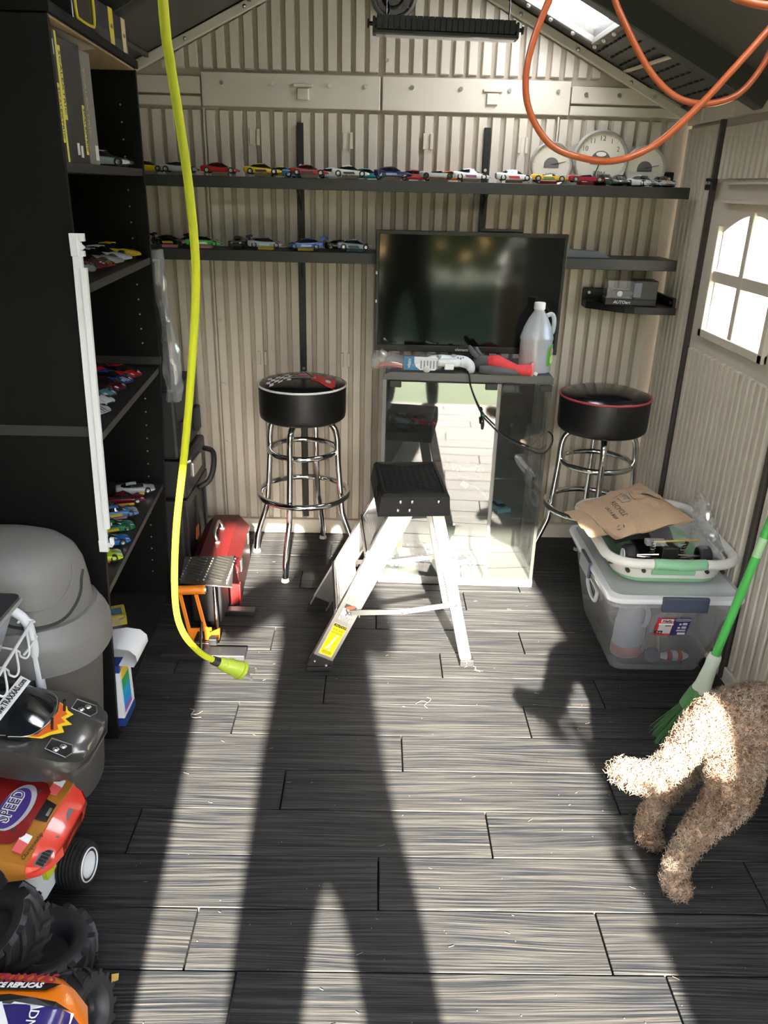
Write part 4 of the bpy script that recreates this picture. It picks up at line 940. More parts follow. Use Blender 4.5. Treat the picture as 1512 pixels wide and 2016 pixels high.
# ------------------------------------------------------------------ bar stools
M_VINYL = mat('black_vinyl', (.007, .007, .0075), .4, noise=(80, .2, .08))
def stool(x, y, pipe, label, a0, emblem, rz):
    t = thing('bar_stool', (x, y, 0), label, 'stool', rz=rz)
    MB().lathe([(.0001, .655), (.165, .655), (.176, .665), (.179, .685), (.180, .790), (.178, .797)], (0, 0, 0), 48, caps=True).obj('seat_side', M_VINYL, t, True, 50, world=False)
    MB().lathe([(.178, .795), (.168, .805), (.13, .816), (.07, .824), (.0001, .826)], (0, 0, 0), 48, caps=False).obj('seat_top', mat('glossy_black_vinyl', (.006, .006, .0065), .18), t, True, 60, world=False)
    MB().tube([(.1795 * math.cos(2 * pi * k / 48), .1795 * math.sin(2 * pi * k / 48), .796) for k in range(48)], .0045, 8, True).obj('piping', pipe, t, True, 180, world=False)
    MB().cyl((0, 0, .64), (0, 0, .657), .115, n=32).obj('swivel_plate', M_BLKMET, t, world=False)
    MB().box((0, -.1805, .732), (.0025, .001, .115)).obj('side_seam', M_RUBBER, t, world=False)
    for k in range(4):
        a = a0 + k * pi / 2; c, s = math.cos(a), math.sin(a)
        P = [(r * c, r * s, z) for r, z in ((.05, .642), (.10, .642), (.135, .625), (.150, .58), (.153, .50), (.160, .40), (.168, .30), (.172, .255), (.180, .225), (.212, .135), (.226, .085), (.232, .04), (.234, .012))]
        lg = MB().tube(spline(P, 4), .0125, 12).obj('leg', M_CHROME, t, True, 180, world=False)
        MB().lathe([(.0001, 0), (.017, 0), (.0175, .005), (.014, .014), (.0001, .014)], (.234 * c, .234 * s, .0002), 14).obj('foot_glide', mat('clear_grey_glide', (.45, .44, .42), .3), t, True, world=False)
        for rr, zz in ((.190, .322), (.146, .515)): MB().sphere((rr * c + .0, rr * s, zz), .0075, 8, 6).obj('rivet', M_STEEL, t, True, world=False)
    for rr, zz, tr in ((.1895, .322, .0125), (.141, .515, .0115)):
        MB().tube([(rr * math.cos(2 * pi * k / 48), rr * math.sin(2 * pi * k / 48), zz) for k in range(48)], tr, 12, True).obj('foot_ring', M_CHROME, t, True, 180, world=False)
    return t
s1 = stool(-.300, 3.175, mat('white_piping', (.75, .75, .74), .4), 'chrome bar stool with white piping and crossed flags on its seat', math.radians(254), 1, 0)
# crossed flags emblem: follows the domed seat
def dome(x, y): 
    r = math.hypot(x, y); P_ = [(0, .826), (.07, .824), (.13, .816), (.168, .805), (.178, .795)]
    for (a, za), (b, zb) in zip(P_, P_[1:]):
        if r <= b: return za + (zb - za) * (r - a) / (b - a) + .0006
    return .795
def flat_on(poly, m, name, n=1, lift=.0006):
    vs = [(x, y, dome(x, y) + lift) for x, y in poly]
    MB().add(vs, [tuple(range(len(vs)))]).obj(name, m, s1, world=False)
M_ER = mat('emblem_red', (.55, .02, .02), .4); M_EW = mat('emblem_white', (.75, .75, .74), .4)
def flagpt(u, v, sg): # u along the flag from the crossing outwards, v across
    x = .040 + u * .098; y = -.012 + v * .105 - u * .052 + .010 * math.sin(u * 7)
    return (sg * x, y)
for i in range(6):
    for j in range(4):
        q = [flagpt((i + a) / 6, (j + b) / 4 - .5, -1) for a, b in ((0, 0), (1, 0), (1, 1), (0, 1))]
        if (i + j) % 2 == 0: flat_on(q, M_EW, 'chequer_square')
MB().loft([[(*q, dome(*q) + .0008) for q in [flagpt(u / 6, v / 4 - .5, 1) for v in range(5)]] for u in range(7)], False, False).obj('red_flag', M_ER, s1, world=False)
flat_on([flagpt(.62, -.15, 1), flagpt(.8, -.12, 1), flagpt(.82, .1, 1), flagpt(.7, .2, 1), flagpt(.58, .1, 1)], M_EW, 'flag_crest', lift=.0022)
flat_on([(-.058, -.035), (.062, -.035), (.008, .125), (-.010, .125)], M_EW, 'emblem_shield', lift=.0030)
flat_on([(-.049, -.028), (.054, -.028), (.004, .112), (-.006, .112)], M_VINYL, 'emblem_shield', lift=.0036)
flat_on([(-.032, -.018), (.036, -.018), (0, .068)], M_EW, 'emblem_shield', lift=.0042)
flat_on([(-.026, -.014), (.030, -.014), (.020, .010), (-.018, .010)], M_ER, 'emblem_shield', lift=.0048)
flat_on([(-.012, .022), (.014, .022), (.002, .054), (-.002, .054)], mat('emblem_blue', (.05, .08, .2), .4), 'emblem_shield', lift=.0048)
s2 = stool(.925, 3.09, mat('red_piping', (.40, .04, .05), .4), 'chrome bar stool with red piping behind the storage tote', math.radians(262), 0, 0)
for r_, w_ in ((.125, .0012), (.12, .0008)): 
    MB().tube([(r_ * math.cos(2 * pi * k / 48), r_ * math.sin(2 * pi * k / 48), .8275 - .0135 * (r_ / .13) ** 2 - .001) for k in range(48)], w_, 5, True).obj('printed_ring', mat('print_ring', (.3, .27, .25), .4), s2, world=False)

# ------------------------------------------------------------------ step ladder
ld = thing('step_ladder', (.063, 2.537, 0), 'small aluminium step ladder with a black top before the cabinet', 'ladder', rz=math.radians(4.5))
F0, F1 = Vector((-.265, .212, 0)), Vector((.035, .150, .585))
def rail_pt(sg, u): p = F0.lerp(F1, u); return Vector((p.x, sg * p.y, p.z))
for sg in (-1, 1):
    p, q = rail_pt(sg, .03), rail_pt(sg, 1.0); d = (q - p).normalized()
    out = Vector((0, sg, 0)); out = (out - d * out.dot(d)).normalized(); wv = d.cross(out)
    r = MB()
    r.bar(p, q, .004, .072, wv)                       # web
    for s2_ in (-1, 1): r.bar(p + wv * s2_ * .034 - out * .011, q + wv * s2_ * .034 - out * .011, .022, .0035, wv)
    for s2_ in (-.5, 0, .5): r.bar(p + wv * s2_ * .04 + out * .002, q + wv * s2_ * .04 + out * .002, .0025, .007, wv)
    r.obj('front_rail', M_ALU, ld, world=False)
    f = MB(); base = rail_pt(sg, .0); f.bar(base + d * .002, base + d * .05, .012, .078, wv, .002)
    ft = MB().box((base.x + .008, base.y, .008), (.085, .026, .016), None, .002).obj('rubber_foot', M_RUBBER, ld, world=False)
    f.obj('foot_boot', M_RUBBER, ld, world=False)
    for s2_ in (-.022, .022): MB().sphere(base + d * .028 + wv * s2_ + out * .007, .0055, 8, 6).obj('rivet', M_STEEL, ld, True, world=False)
    # rear leg
    p2, q2 = Vector((.262, sg * .21, .0)), Vector((.135, sg * .145, .58)); d2_ = (q2 - p2).normalized()
    w2 = MB(); o2 = (out - d2_ * out.dot(d2_)).normalized(); x2 = d2_.cross(o2)
    w2.bar(p2 + d2_ * .02, q2, .0035, .038, x2)
    for s2_ in (-1, 1): w2.bar(p2 + d2_ * .02 + x2 * s2_ * .018 - o2 * .009, q2 + x2 * s2_ * .018 - o2 * .009, .02, .003, x2)
    w2.obj('rear_leg', M_ALU, ld, world=False)
    MB().box((p2.x - .002, p2.y, .013), (.05, .03, .026), None, .003).obj('rubber_foot', M_RUBBER, ld, world=False)
    MB().sphere(p2 + Vector((-.004, sg * .0165, .016)), .005, 8, 6).obj('rivet', M_STEEL, ld, True, world=False)
    # spreader brace in two hinged links
    a_, b_ = rail_pt(sg, .36) + Vector((.005, sg * .006, 0)), p2.lerp(q2, .40) + Vector((0, sg * .006, 0)); mid = a_.lerp(b_, .5) + Vector((0, 0, -.012))
    br = MB().bar(a_, mid, .003, .019, (0, 0, 1)); br.bar(mid, b_, .003, .019, (0, 0, 1)); br.obj('spreader_brace', M_ALU, ld, world=False)
    for pp in (a_, mid, b_): MB().sphere(pp + Vector((0, sg * .004, 0)), .0065, 8, 6).obj('rivet', M_STEEL, ld, True, world=False)
for u in (.37, .72):
    a_, b_ = rail_pt(-1, u), rail_pt(1, u); w = abs(a_.y) * 2 - .006; c = (a_ + b_) / 2
    s_ = MB().box(c + Vector((-.005, 0, .0)), (.085, w, .004)); s_.box(c + Vector((-.046, 0, -.022)), (.004, w, .048)); s_.box(c + Vector((.036, 0, -.015)), (.004, w, .032))
    stp = s_.obj('step', M_ALU, ld, world=False)
    rb = MB()
    for k in range(11): rb.box(c + Vector((-.042 + k * .0075, 0, .003)), (.003, w - .01, .003))
    for k in range(5): rb.box(c + Vector((-.0485, 0, -.005 - k * .009)), (.002, w - .01, .003))
    rb.obj('step_ribs', M_ALU, stp, world=False, kind='stuff', space=ld)
    for sg in (-1, 1): MB().bar(rail_pt(sg, u - .12) + Vector((.0, -sg * .01, 0)), (c.x + .02, sg * (w / 2 - .05), c.z - .01), .003, .018, (0, 1, 0)).obj('knee_brace', M_ALU, ld, world=False)
# black top cap
M_CAP = mat('black_moulded_plastic', (.007, .0075, .008), .6, spec=.3)
c0 = Vector((.062, 0, 0.5800))
def capring(hx, hy, z, ox=0): return [(c0.x + ox - hx, -hy, z), (c0.x + ox + hx, -hy, z), (c0.x + ox + hx, hy, z), (c0.x + ox - hx, hy, z)]
MB().loft([capring(.118, .175, 0.5550, -.005), capring(.118, .175, 0.5670, -.004), capring(.112, .168, 0.6200), capring(.105, .160, 0.6285), capring(.098, .152, 0.6285), capring(.096, .150, 0.6250)], True, True).obj('top_cap', M_CAP, ld, world=False)
lat = MB()
for k in range(26):
    for s_ in (-1, 1):
        x0 = c0.x - .095; u = -.15 + k * .0145 if s_ > 0 else -.15 + k * .0145 - .08
        y1, y2 = u, u + s_ * .0 + .08 * (1 if s_ > 0 else 1)
        a_, b_ = (x0, -.15 + k * .0115, 0.6262), (x0 + .19, -.15 + k * .0115 + s_ * .05, 0.6262)
        if -.15 < b_[1] < .15: lat.bar(a_, b_, .0022, .0035)
lat.obj('grip_lattice', M_CAP, ld, world=False, kind='stuff')
for px_, pz in ((-.05, 0.6050), (-.012, 0.6050), (.075, 0.6050), (-.058, 0.5760), (-.020, 0.5760)): 
    for sg in (-1,): MB().sphere((c0.x + px_, sg * .1735, pz), .0065, 10, 6, (1, .6, 1)).obj('cap_rivet', M_STEEL, ld, True, world=False)
MB().lathe([(.0001, .002), (.024, .002), (.026, .004), (.030, .004), (.031, 0)], (c0.x - .118, -.05, 0.5920), 20, (-1, 0, .12), False, 1.2, .8).obj('cap_emblem', M_CAP, ld, True, world=False)
# stickers on the near rail
p, q = rail_pt(-1, .03), rail_pt(-1, 1.0); d = (q - p).normalized(); out = Vector((0, -1, 0)); out = (out - d * out.dot(d)).normalized(); wv = d.cross(out)
def sticker(u0, u1, w, m, name, lift=.0042, wo=0):
    a_, b_ = p.lerp(q, u0) + out * lift + wv * wo, p.lerp(q, u1) + out * lift + wv * wo
    MB().bar(a_, b_, .0006, w, wv).obj(name, m, ld, world=False); return (a_ + b_) / 2
M_YST = mat('sticker_yellow', (.85, .75, .0), .45); M_WST = mat('sticker_white', (.72, .72, .72), .45)
ctr = sticker(.065, .262, .050, M_WST, 'sticker_edge'); sticker(.068, .259, .047, M_YST, 'caution_sticker', .0048)
def stxt(txt, u, size, m, wo=0, sx_=1.0):
    c = p.lerp(q, u) + out * .0056 + wv * wo
    text('lettering', txt, size, wm(ld) @ MX(c, wv * (1 if wv.x > 0 else -1), d), m, ld, .0003, sx=sx_)
sticker(.243, .259, .047, M_BLKPL, 'caution_bar', .0053)
stxt('CAUTION', .251, .012, M_YST); stxt('KEEP BODY CENTERED\nBETWEEN SIDE RAILS', .225, .0038, M_BLKPL); stxt('DO NOT OVER-REACH\nWEAR SLIP RESISTANT SHOES', .208, .0033, M_BLKPL); stxt('SECURE LADDER\nBEFORE USE. NEVER\nSTAND ON TOP', .085, .0040, M_BLKPL)
fg = MB(); c = p.lerp(q, .15) + out * .0056
for a_, b_, w_ in (((.004, .02), (-.002, -.012), .007), ((.0, -.012), (-.012, -.03), .006), ((0, -.012), (.004, -.032), .006)): fg.bar(c + wv * a_[0] + d * a_[1], c + wv * b_[0] + d * b_[1], .0006, w_, wv)
fg.sphere(c + wv * .006 + d * .027, .005, 8, 6, (1, 1, 1)); fg.obj('printed_figure', mat('print_pale', (.6, .62, .6), .5), ld, world=False)
sticker(.285, .385, .044, M_WST, 'danger_sticker'); sticker(.358, .383, .042, mat('print_dkgrey', (.10, .09, .08), .5), 'danger_bar', .0048)
c = p.lerp(q, .3705) + out * .0052; MB().lathe([(.0001, .0004), (.017, .0004), (.017, 0)], c, 20, tuple(out), True, 1, .38).obj('danger_oval', mat('print_orange', (.70, .20, .10), .5), ld, world=False)
fg = MB(); c = p.lerp(q, .335) + out * .0052
for a_, b_, w_ in (((-.012, .012), (0, .0), .004), ((0, 0), (.012, .008), .003), ((0, 0), (-.004, -.01), .003), ((.012, .004), (.018, -.004), .002)): fg.bar(c + wv * a_[0] + d * a_[1], c + wv * b_[0] + d * b_[1], .0005, w_, wv)
fg.obj('printed_figure', mat('print_dkgrey'), ld, world=False)
stxt('DO NOT STAND OR SIT\nON THE TOP CAP\nYOU CAN LOSE\nYOUR BALANCE', .300, .0045, mat('print_dkgrey'))
# ------------------------------------------------------------------ storage tote with lid, its contents
def rrect(cx, cy, hx, hy, r, z, n=5):
    out = []
    for qx, qy, a0 in ((1, 1, 0), (-1, 1, pi / 2), (-1, -1, pi), (1, -1, 1.5 * pi)):
        for k in range(n + 1):
            a = a0 + (pi / 2) * k / n
            out.append((cx + qx * (hx - r) + r * math.cos(a), cy + qy * (hy - r) + r * math.sin(a), z))
    return out
to = thing('storage_tote', (1.0, 2.53, 0), 'large clear storage tote with white lid against the right wall', 'tote')
M_TOTE = clear_mat('frosted_tote_plastic', (.36, .365, .38), .46, .25, .0, (.90, .91, .93))
MB().loft([rrect(1.002, 2.535, .12, .17, .03, .002), rrect(1.002, 2.535, .155, .207, .035, .006), rrect(1.0, 2.53, .162, .214, .035, .03), rrect(.988, 2.505, .205, .272, .035, .315), rrect(.985, 2.50, .218, .292, .035, .318), rrect(.985, 2.50, .218, .292, .035, .345)], True, False).obj('tub', M_TOTE, to, True, 40)
M_LIDW = mat('white_lid_plastic', (.52, .54, .55), .4)
MB().loft([rrect(.984, 2.50, .224, .298, .04, .335), rrect(.984, 2.50, .226, .30, .04, .340), rrect(.984, 2.50, .224, .298, .04, .352), rrect(.984, 2.50, .205, .28, .04, .358), rrect(.984, 2.50, .198, .272, .04, .352)], True, True).obj('lid', M_LIDW, to, True, 40)
MB().bb((.93, 2.192, .31), (1.08, 2.207, .362), .004).obj('latch', mat('slate_blue_latch', (.045, .055, .085), .4), to)
MB().bb((.752, 2.44, .30), (.765, 2.56, .362), .004).obj('latch', mat('slate_blue_latch'), to)
MB().tube(spline([(.792, 2.44, .26), (.790, 2.43, .235), (.795, 2.46, .205), (.795, 2.52, .205), (.790, 2.55, .235), (.792, 2.54, .26)], 5, True), .007, 8, True).obj('grip_moulding', M_LIDW, to, True, 180)
# printed label on the front
def on_front(u, z): # front face leans outwards
    return Vector((1.0 + u, 2.316 - (z - .03) * .29 - .003, z))
def fpanel(u0, u1, z0, z1, m, name, lift=0):
    a = [on_front(u0, z0), on_front(u1, z0), on_front(u1, z1), on_front(u0, z1)]
    off = Vector((0, -1, -.0)) * lift
    a = [p + off for p in a]; MB().loft([a, [p + Vector((0, .0006, 0)) for p in a]]).obj(name, m, to)
fpanel(-.055, .055, .185, .262, mat('label_navy', (.035, .03, .12), .4), 'label_panel', .002)
fpanel(-.055, .0, .185, .262, mat('label_red', (.55, .03, .035), .4), 'label_panel', .003)
fpanel(-.045, -.002, .193, .236, mat('label_pale', (.50, .52, .53), .4), 'label_panel', .004)
fpanel(-.048, .0, .232, .239, M_CARDW, 'label_panel', .005); fpanel(-.043, -.003, .243, .257, M_CARDW, 'label_panel', .004); fpanel(-.026, -.006, .226, .232, M_DGRY, 'label_panel', .0055)
fpanel(-.055, -.028, .194, .206, M_BLKPL, 'label_panel', .005)
ZX = ((1, 0, 0), (0, -.29, 1))
text('lettering', 'Hefty', .015, MX(on_front(-.023, .250) + Vector((0, -.0054, 0)), *ZX), M_BLKPL, to, .0004, bold=.0004, shear=.2)
text('lettering', 'STORAGE CONTAINER', .0062, MX(on_front(.028, .2545) + Vector((0, -.0032, 0)), *ZX), M_CARDW, to, .0004, sx=.85)
text('lettering', '72 qt', .008, MX(on_front(-.0415, .200) + Vector((0, -.006, 0)), *ZX), M_CARDW, to, .0004)
fpanel(.006, .052, .2485, .2492, M_CARDW, 'label_rule', .003); fpanel(.006, .052, .2585, .2592, M_CARDW, 'label_rule', .003)
for z_ in (.232, .216): 
    for k in range(3): fpanel(.032, .047, z_ + k * .0035, z_ + k * .0035 + .0018, M_CARDW, 'label_rule', .003)
fpanel(.021, .028, .231, .238, M_CARDW, 'lock_icon', .003); fpanel(.019, .027, .216, .222, M_CARDW, 'snap_icon', .003); fpanel(.018, .048, .203, .210, mat('label_pale'), 'label_rule', .003); fpanel(.024, .05, .188, .197, M_CARDW, 'bar_code', .003)
# contents
cj = thing('detergent_jug', (.93, 2.44, .007), 'pale jug with pink liquid seen through the tote', 'jug', rz=.5)
MB().lathe([(.05, .0), (.062, .005), (.062, .05), (.060, .13), (.05, .19), (.025, .235), (.018, .24), (.018, .265)], (0, 0, 0), 20, (0, 0, 1), True, 1, .8).obj('jug_body', mat('pale_blue_plastic', (.50, .54, .62), .4), cj, True, world=False)
MB().lathe([(.0635, .008), (.0645, .01), (.0645, .045), (.0635, .047)], (0, 0, 0), 20, (0, 0, 1), True, 1, .8).obj('liquid_band', mat('salmon_liquid', (.55, .25, .20), .4), cj, True, world=False)
MB().tube(spline([(0, -.04, .215), (.0, -.068, .20), (0, -.066, .15), (0, -.05, .14)], 5), .009, 8).obj('handle', mat('pale_blue_plastic'), cj, True, world=False)
MB().box((.03, -.052, .085), (.05, .006, .10), Matrix.Rotation(.5, 3, 'Z'), .002).obj('label', mat('label_white'), cj, world=False)
MB().box((.031, -.0535, .085), (.056, .004, .108), Matrix.Rotation(.5, 3, 'Z'), .002).obj('label_border', M_DGRY, cj, world=False)
tb = thing('brown_bottle', (1.01, 2.40, .032), 'amber bottle with a dark cap lying inside the tote', 'bottle')
MB().cyl((1.03, 2.47, .05), (1.005, 2.385, .036), .024, n=16).obj('bottle_body', mat('amber_plastic', (.45, .28, .10), .35), tb, True)
MB().cyl((1.006, 2.387, .036), (1.0, 2.368, .0345), .027, n=18).obj('cap', mat('slate_cap', (.08, .09, .12), .4), tb, True)
tb = thing('glue_tube', (1.10, 2.41, .028), 'white and red glue tube lying inside the tote', 'tube')
MB().tube([(1.03, 2.385, .027), (1.07, 2.385, .028), (1.11, 2.387, .028), (1.135, 2.388, .026)], [.008, .018, .018, .006], 12).obj('tube_body', M_WHITE, tb, True)
MB().cyl((1.055, 2.385, .0275), (1.072, 2.385, .0275), .0186, n=14).obj('red_band', mat('label_red'), tb, True); MB().cyl((1.092, 2.386, .028), (1.108, 2.387, .028), .0186, n=14).obj('red_band', mat('label_red'), tb, True)
tb = thing('paper_carton', (1.06, 2.5, .05), 'pale folded carton standing askew inside the tote', 'carton')
MB().box((1.05, 2.50, .085), (.035, .03, .15), Euler((.1, .6, 0)).to_matrix(), .001).obj('carton_body', mat('pale_card', (.50, .46, .40), .6), tb)
MB().box((1.10, 2.55, .085), (.07, .05, .14), Euler((.2, .3, .3)).to_matrix(), .001).obj('carton_flap', mat('tan_card', (.42, .36, .27), .6), tb)

# ------------------------------------------------------------------ laundry basket on the tote
lb = thing('laundry_basket', (.99, 2.53, .358), 'white collapsible basket with green grips standing on the tote lid', 'basket')
M_BSK = mat('basket_white', (.62, .61, .56), .42); M_BGRN = mat('basket_green', (.22, .45, .26), .42)
MB().loft([rrect(.99, 2.53, .16, .21, .07, .361), rrect(.99, 2.53, .172, .222, .08, .364), rrect(.988, 2.53, .178, .228, .08, .385)], True, True).obj('base_tray', M_BGRN, lb, True, 40)
MB().loft([rrect(.988, 2.53, .180, .230, .08, .380), rrect(.987, 2.53, .192, .243, .085, .435), rrect(.986, 2.53, .186, .237, .085, .435), rrect(.987, 2.53, .174, .224, .08, .382)], True, False, True).obj('wall', M_BSK, lb, True, 40)
MB().tube(rrect(.984, 2.532, .212, .268, .09, .448, 7), .0165, 10, True).obj('rim', M_BSK, lb, True, 180)
MB().tube(spline([(.905, 2.262, .449), (.95, 2.259, .449), (1.0, 2.257, .447), (1.04, 2.259, .449), (1.075, 2.262, .449)], 4), .0182, 10).obj('grip', M_BGRN, lb, True, 180)
MB().bb((.915, 2.288, .395), (1.06, 2.300, .425), .004).obj('grip_plate', M_BGRN, lb)
hd = MB()
for k in range(7):
    x = .835 + k * .052
    if .91 < x < 1.065: continue
    hd.cyl((x, 2.297, .412), (x, 2.283, .412), .0065, n=10)
for k in range(8): hd.cyl((.806, 2.35 + k * .05, .412), (.79, 2.35 + k * .05, .412), .0065, n=10)
for k in range(3): hd.cyl((.87 + k * .115, 2.292, .428), (.87 + k * .115, 2.281, .428), .006, n=10)
hd.obj('drain_holes', mat('hole_dark', (.03, .03, .03), .8), lb, kind='stuff')
# radio-control chassis in the basket
rc = thing('toy_car_chassis', (.985, 2.42, .386), 'black radio control car chassis with white wheels in the basket', 'toy chassis')
M_TRD = mat('tread_black', (.014, .014, .014), .6)
MB().bb((.91, 2.34, .415), (1.06, 2.62, .428), .003).obj('chassis_plate', M_BLKPL, rc)
MB().bb((.955, 2.33, .425), (1.01, 2.40, .475), .004).obj('gear_box', M_BLKPL, rc)
for x in (.855, 1.105):
    w = MB().lathe([(.02, -.018), (.032, -.018), (.036, -.012), (.036, .012), (.032, .018), (.02, .018)], (x, 2.36, .435), 22, (1, 0, 0), False).obj('tyre', M_TRD, rc, True, 30)
    MB().lathe([(.0001, .004), (.006, .006), (.018, .012), (.0215, .019), (.0215, 0)], (x + (-.002 if x < 1 else .002), 2.36, .435), 18, (-1 if x < 1 else 1, 0, 0), False).obj('wheel_hub', M_WHITE, w, True, 40)
for sg in (-1, 1):
    MB().cyl((.98 + sg * .03, 2.345, .445), (.98 + sg * .11, 2.355, .437), .003, n=8).obj('suspension_arm', M_STEEL, rc)
    MB().cyl((.98 + sg * .03, 2.355, .425), (.98 + sg * .11, 2.37, .428), .003, n=8).obj('suspension_arm', M_STEEL, rc)
    MB().cyl((.98 + sg * .045, 2.36, .432), (.98 + sg * .06, 2.35, .49), .006, n=10).obj('shock_absorber', M_BLKMET, rc)
    MB().tube([(.98 + sg * .05 + .008 * math.cos(k), 2.353 + .008 * math.sin(k), .445 + k * .0016) for k in range(26)], .0014, 5).obj('spring', M_STEEL, rc)
MB().cyl((.93, 2.352, .487), (1.08, 2.358, .493), .004, n=8).obj('shock_tower_bar', mat('brassy', (.55, .42, .12), .3, .8), rc)
MB().bb((.90, 2.335, .478), (.965, 2.365, .496), .003).obj('receiver', clear_mat('clear_film'), rc)
ls = []
for k in range(8):
    u = k / 7; ls.append([(.835 + .20 * u, 2.45 + .02 * math.sin(u * 3) + .16 * (v / 5), .43 + .075 * math.sin(pi * (.15 + .7 * v / 5)) * (.65 + .35 * math.sin(pi * u))) for v in range(6)])
b = MB().loft(ls, False, False); ls2 = [[(p[0], p[1], p[2] - .02) for p in r] for r in ls]; b.loft(ls2, False, False)
b.obj('seat_pad', mat('grey_black_vinyl', (.028, .029, .030), .4), label='black moulded pad lying in the basket under the paper mailer', cat='pad', smooth=True, ang=60)
# bubble wrap bag
random.seed(21); rr = []
for i in range(10):
    u = i / 9; z = .43 + .17 * u; w = .07 * (1.05 - .75 * u ** 1.5)
    rr.append([(1.15 - .03 * u + w * .55 * math.cos(2 * pi * k / 16) * random.uniform(.85, 1.12), 2.44 + .05 * u + w * 1.35 * math.sin(2 * pi * k / 16) * random.uniform(.85, 1.12), z + random.uniform(-.006, .006)) for k in range(16)])
bw = thing('bubble_wrap', (1.14, 2.45, .42), 'crumpled clear bubble wrap standing in the basket by the wall', 'bubble wrap')
MB().loft(rr).obj('wrap_film', clear_mat('bubble_film', (.66, .66, .62), .30, .12, .08), bw, True, 25)
bb = MB()
for i in range(150):
    r_ = random.choice(rr[1:-1]); k = random.randrange(16); a, b = Vector(r_[k]), Vector(r_[(k + 1) % 16]); bb.sphere(a.lerp(b, random.random()), .0042, 6, 4)
bb.obj('bubbles', clear_mat('bubble_film'), bw, True, kind='stuff')
b = MB(); rr = []
for i in range(7): rr.append([(.93 + .18 * i / 6, 2.34 + .05 * k + random.uniform(-.01, .01), .475 + .012 * math.sin(i * 2 + k) + .006 * k) for k in range(5)])
b.loft(rr, False, False).obj('plastic_sheet', clear_mat('clear_film'), label='loose clear plastic sheet over the toy chassis', cat='plastic', smooth=True, ang=30)
# brown paper mailer
pm = thing('paper_mailer', (.92, 2.6, .47), 'crumpled brown paper mailer with a dark curved arrow on the basket', 'mailer')
A, B, C, D = Vector((.742, 2.665, .487)), Vector((1.03, 2.84, .515)), Vector((1.095, 2.455, .525)), Vector((.80, 2.345, .497))
random.seed(4); N = 15
hgt = [[random.uniform(-.0055, .0055) for _ in range(N + 1)] for _ in range(N + 1)]
def mpt(u, v, lift=0):
    p = A.lerp(D, v).lerp(B.lerp(C, v), u)
    i, j = min(N, max(0, int(u * N + .5))), min(N, max(0, int(v * N + .5)))
    e = (math.sin(pi * u) ** .55) * (math.sin(pi * v) ** .55)
    return p + Vector((0, 0, .038 * e + hgt[i][j] * (.4 + e) + .004 * math.sin(u * 14 + v * 5) + lift))
topr = [[mpt(i / N, j / N) for j in range(N + 1)] for i in range(N + 1)]
botr = [[A.lerp(D, j / N).lerp(B.lerp(C, j / N), i / N) + Vector((0, 0, -.014 * math.sin(pi * i / N) * math.sin(pi * j / N))) for j in range(N + 1)] for i in range(N + 1)]
b = MB().loft(topr, False, False); b.loft(botr, False, False); b.obj('paper_bag', mat('kraft_paper', (.44, .30, .185), .75, noise=(60, .1, .15)), pm, True, 22)
fl_ = MB().loft([[mpt(0, j / N) + Vector((-.004 - .028 * k, -.002, .002 - .006 * k + .003 * math.sin(j * 2))) for j in range(2, N - 1)] for k in range(3)], False, False); fl_.obj('end_flap', mat('kraft_paper'), pm, True, 30)
def mps(u, v, lift=0):   # point on the crumpled surface itself
    i, j = min(N - 1, int(u * N)), min(N - 1, int(v * N)); a, b = u * N - i, v * N - j
    return (topr[i][j] * (1 - a) * (1 - b) + topr[i + 1][j] * a * (1 - b) + topr[i][j + 1] * (1 - a) * b + topr[i + 1][j + 1] * a * b) + Vector((0, 0, lift * .5 + .0008))
def mpoly(pts, m, name, lift=.0028):
    vs = [mps(u, v, lift) for u, v in pts]; MB().add(vs, [tuple(range(len(vs)))]).obj(name, m, pm)
M_PINK = mat('mailer_print', (.05, .045, .04), .6)
arc = [(.62 + .33 * k / 12 , .30 + .34 * (k / 12) + .045 * math.sin(pi * k / 12)) for k in range(13)]
vs = []
for k, (u, v) in enumerate(arc):
    w = .005 + .012 * math.sin(pi * k / 12); vs.append([mps(u - w, v + w * .6, .003), mps(u + w, v - w * .6, .003)])
MB().loft(vs, False, False).obj('curved_arrow', M_PINK, pm)
mpoly([(.93, .57), (.985, .645), (.925, .685), (.945, .65)], M_PINK, 'arrow_head', .0035)
fr = [(.36, .30), (.56, .30), (.56, .50), (.36, .50)]
for k in range(4):
    a, b_ = fr[k], fr[(k + 1) % 4]; s_ = [[mps(a[0] + (b_[0] - a[0]) * i / 6 + o * (b_[1] - a[1]), a[1] + (b_[1] - a[1]) * i / 6 + o * (b_[0] - a[0]), .003) for o in (-.02, .02)] for i in range(7)]
    MB().loft(s_, False, False).obj('label_frame', M_PINK, pm)
MB().loft([[mps(.395 + .13 * a / 5, .335 + .13 * b / 5, .001) for b in range(6)] for a in range(6)], False, False).obj('label_patch', mat('mailer_label_grey', (.36, .30, .22), .6), pm)
for k in range(7): 
    v = .345 + k * .017; MB().loft([[mps(.41 + .1 * i / 4, v, .0042), mps(.41 + .1 * i / 4, v + .006, .0042)] for i in range(5)], False, False).obj('bar_code_line', M_PINK, pm)
ax = (mpt(.3, .75) - mpt(.3, .45)).normalized(); ay = (mpt(.35, .6) - mpt(.15, .6)).normalized()
text('lettering', 'RECYCLE', .026, MX(mps(.26, .58, .012), ax, ay), M_PINK, pm, .0004); text('lettering', 'LIKE A BOX', .017, MX(mps(.17, .58, .012), ax, ay), M_PINK, pm, .0004)
for k in range(3):
    a = k * 2 * pi / 3; u0, v0 = .13, .86
    q = [(u0 + .045 * math.cos(a + o), v0 + .045 * math.sin(a + o)) for o in (-.5, .5, 1.2)]; mpoly(q, M_PINK, 'recycle_arrow', .004)

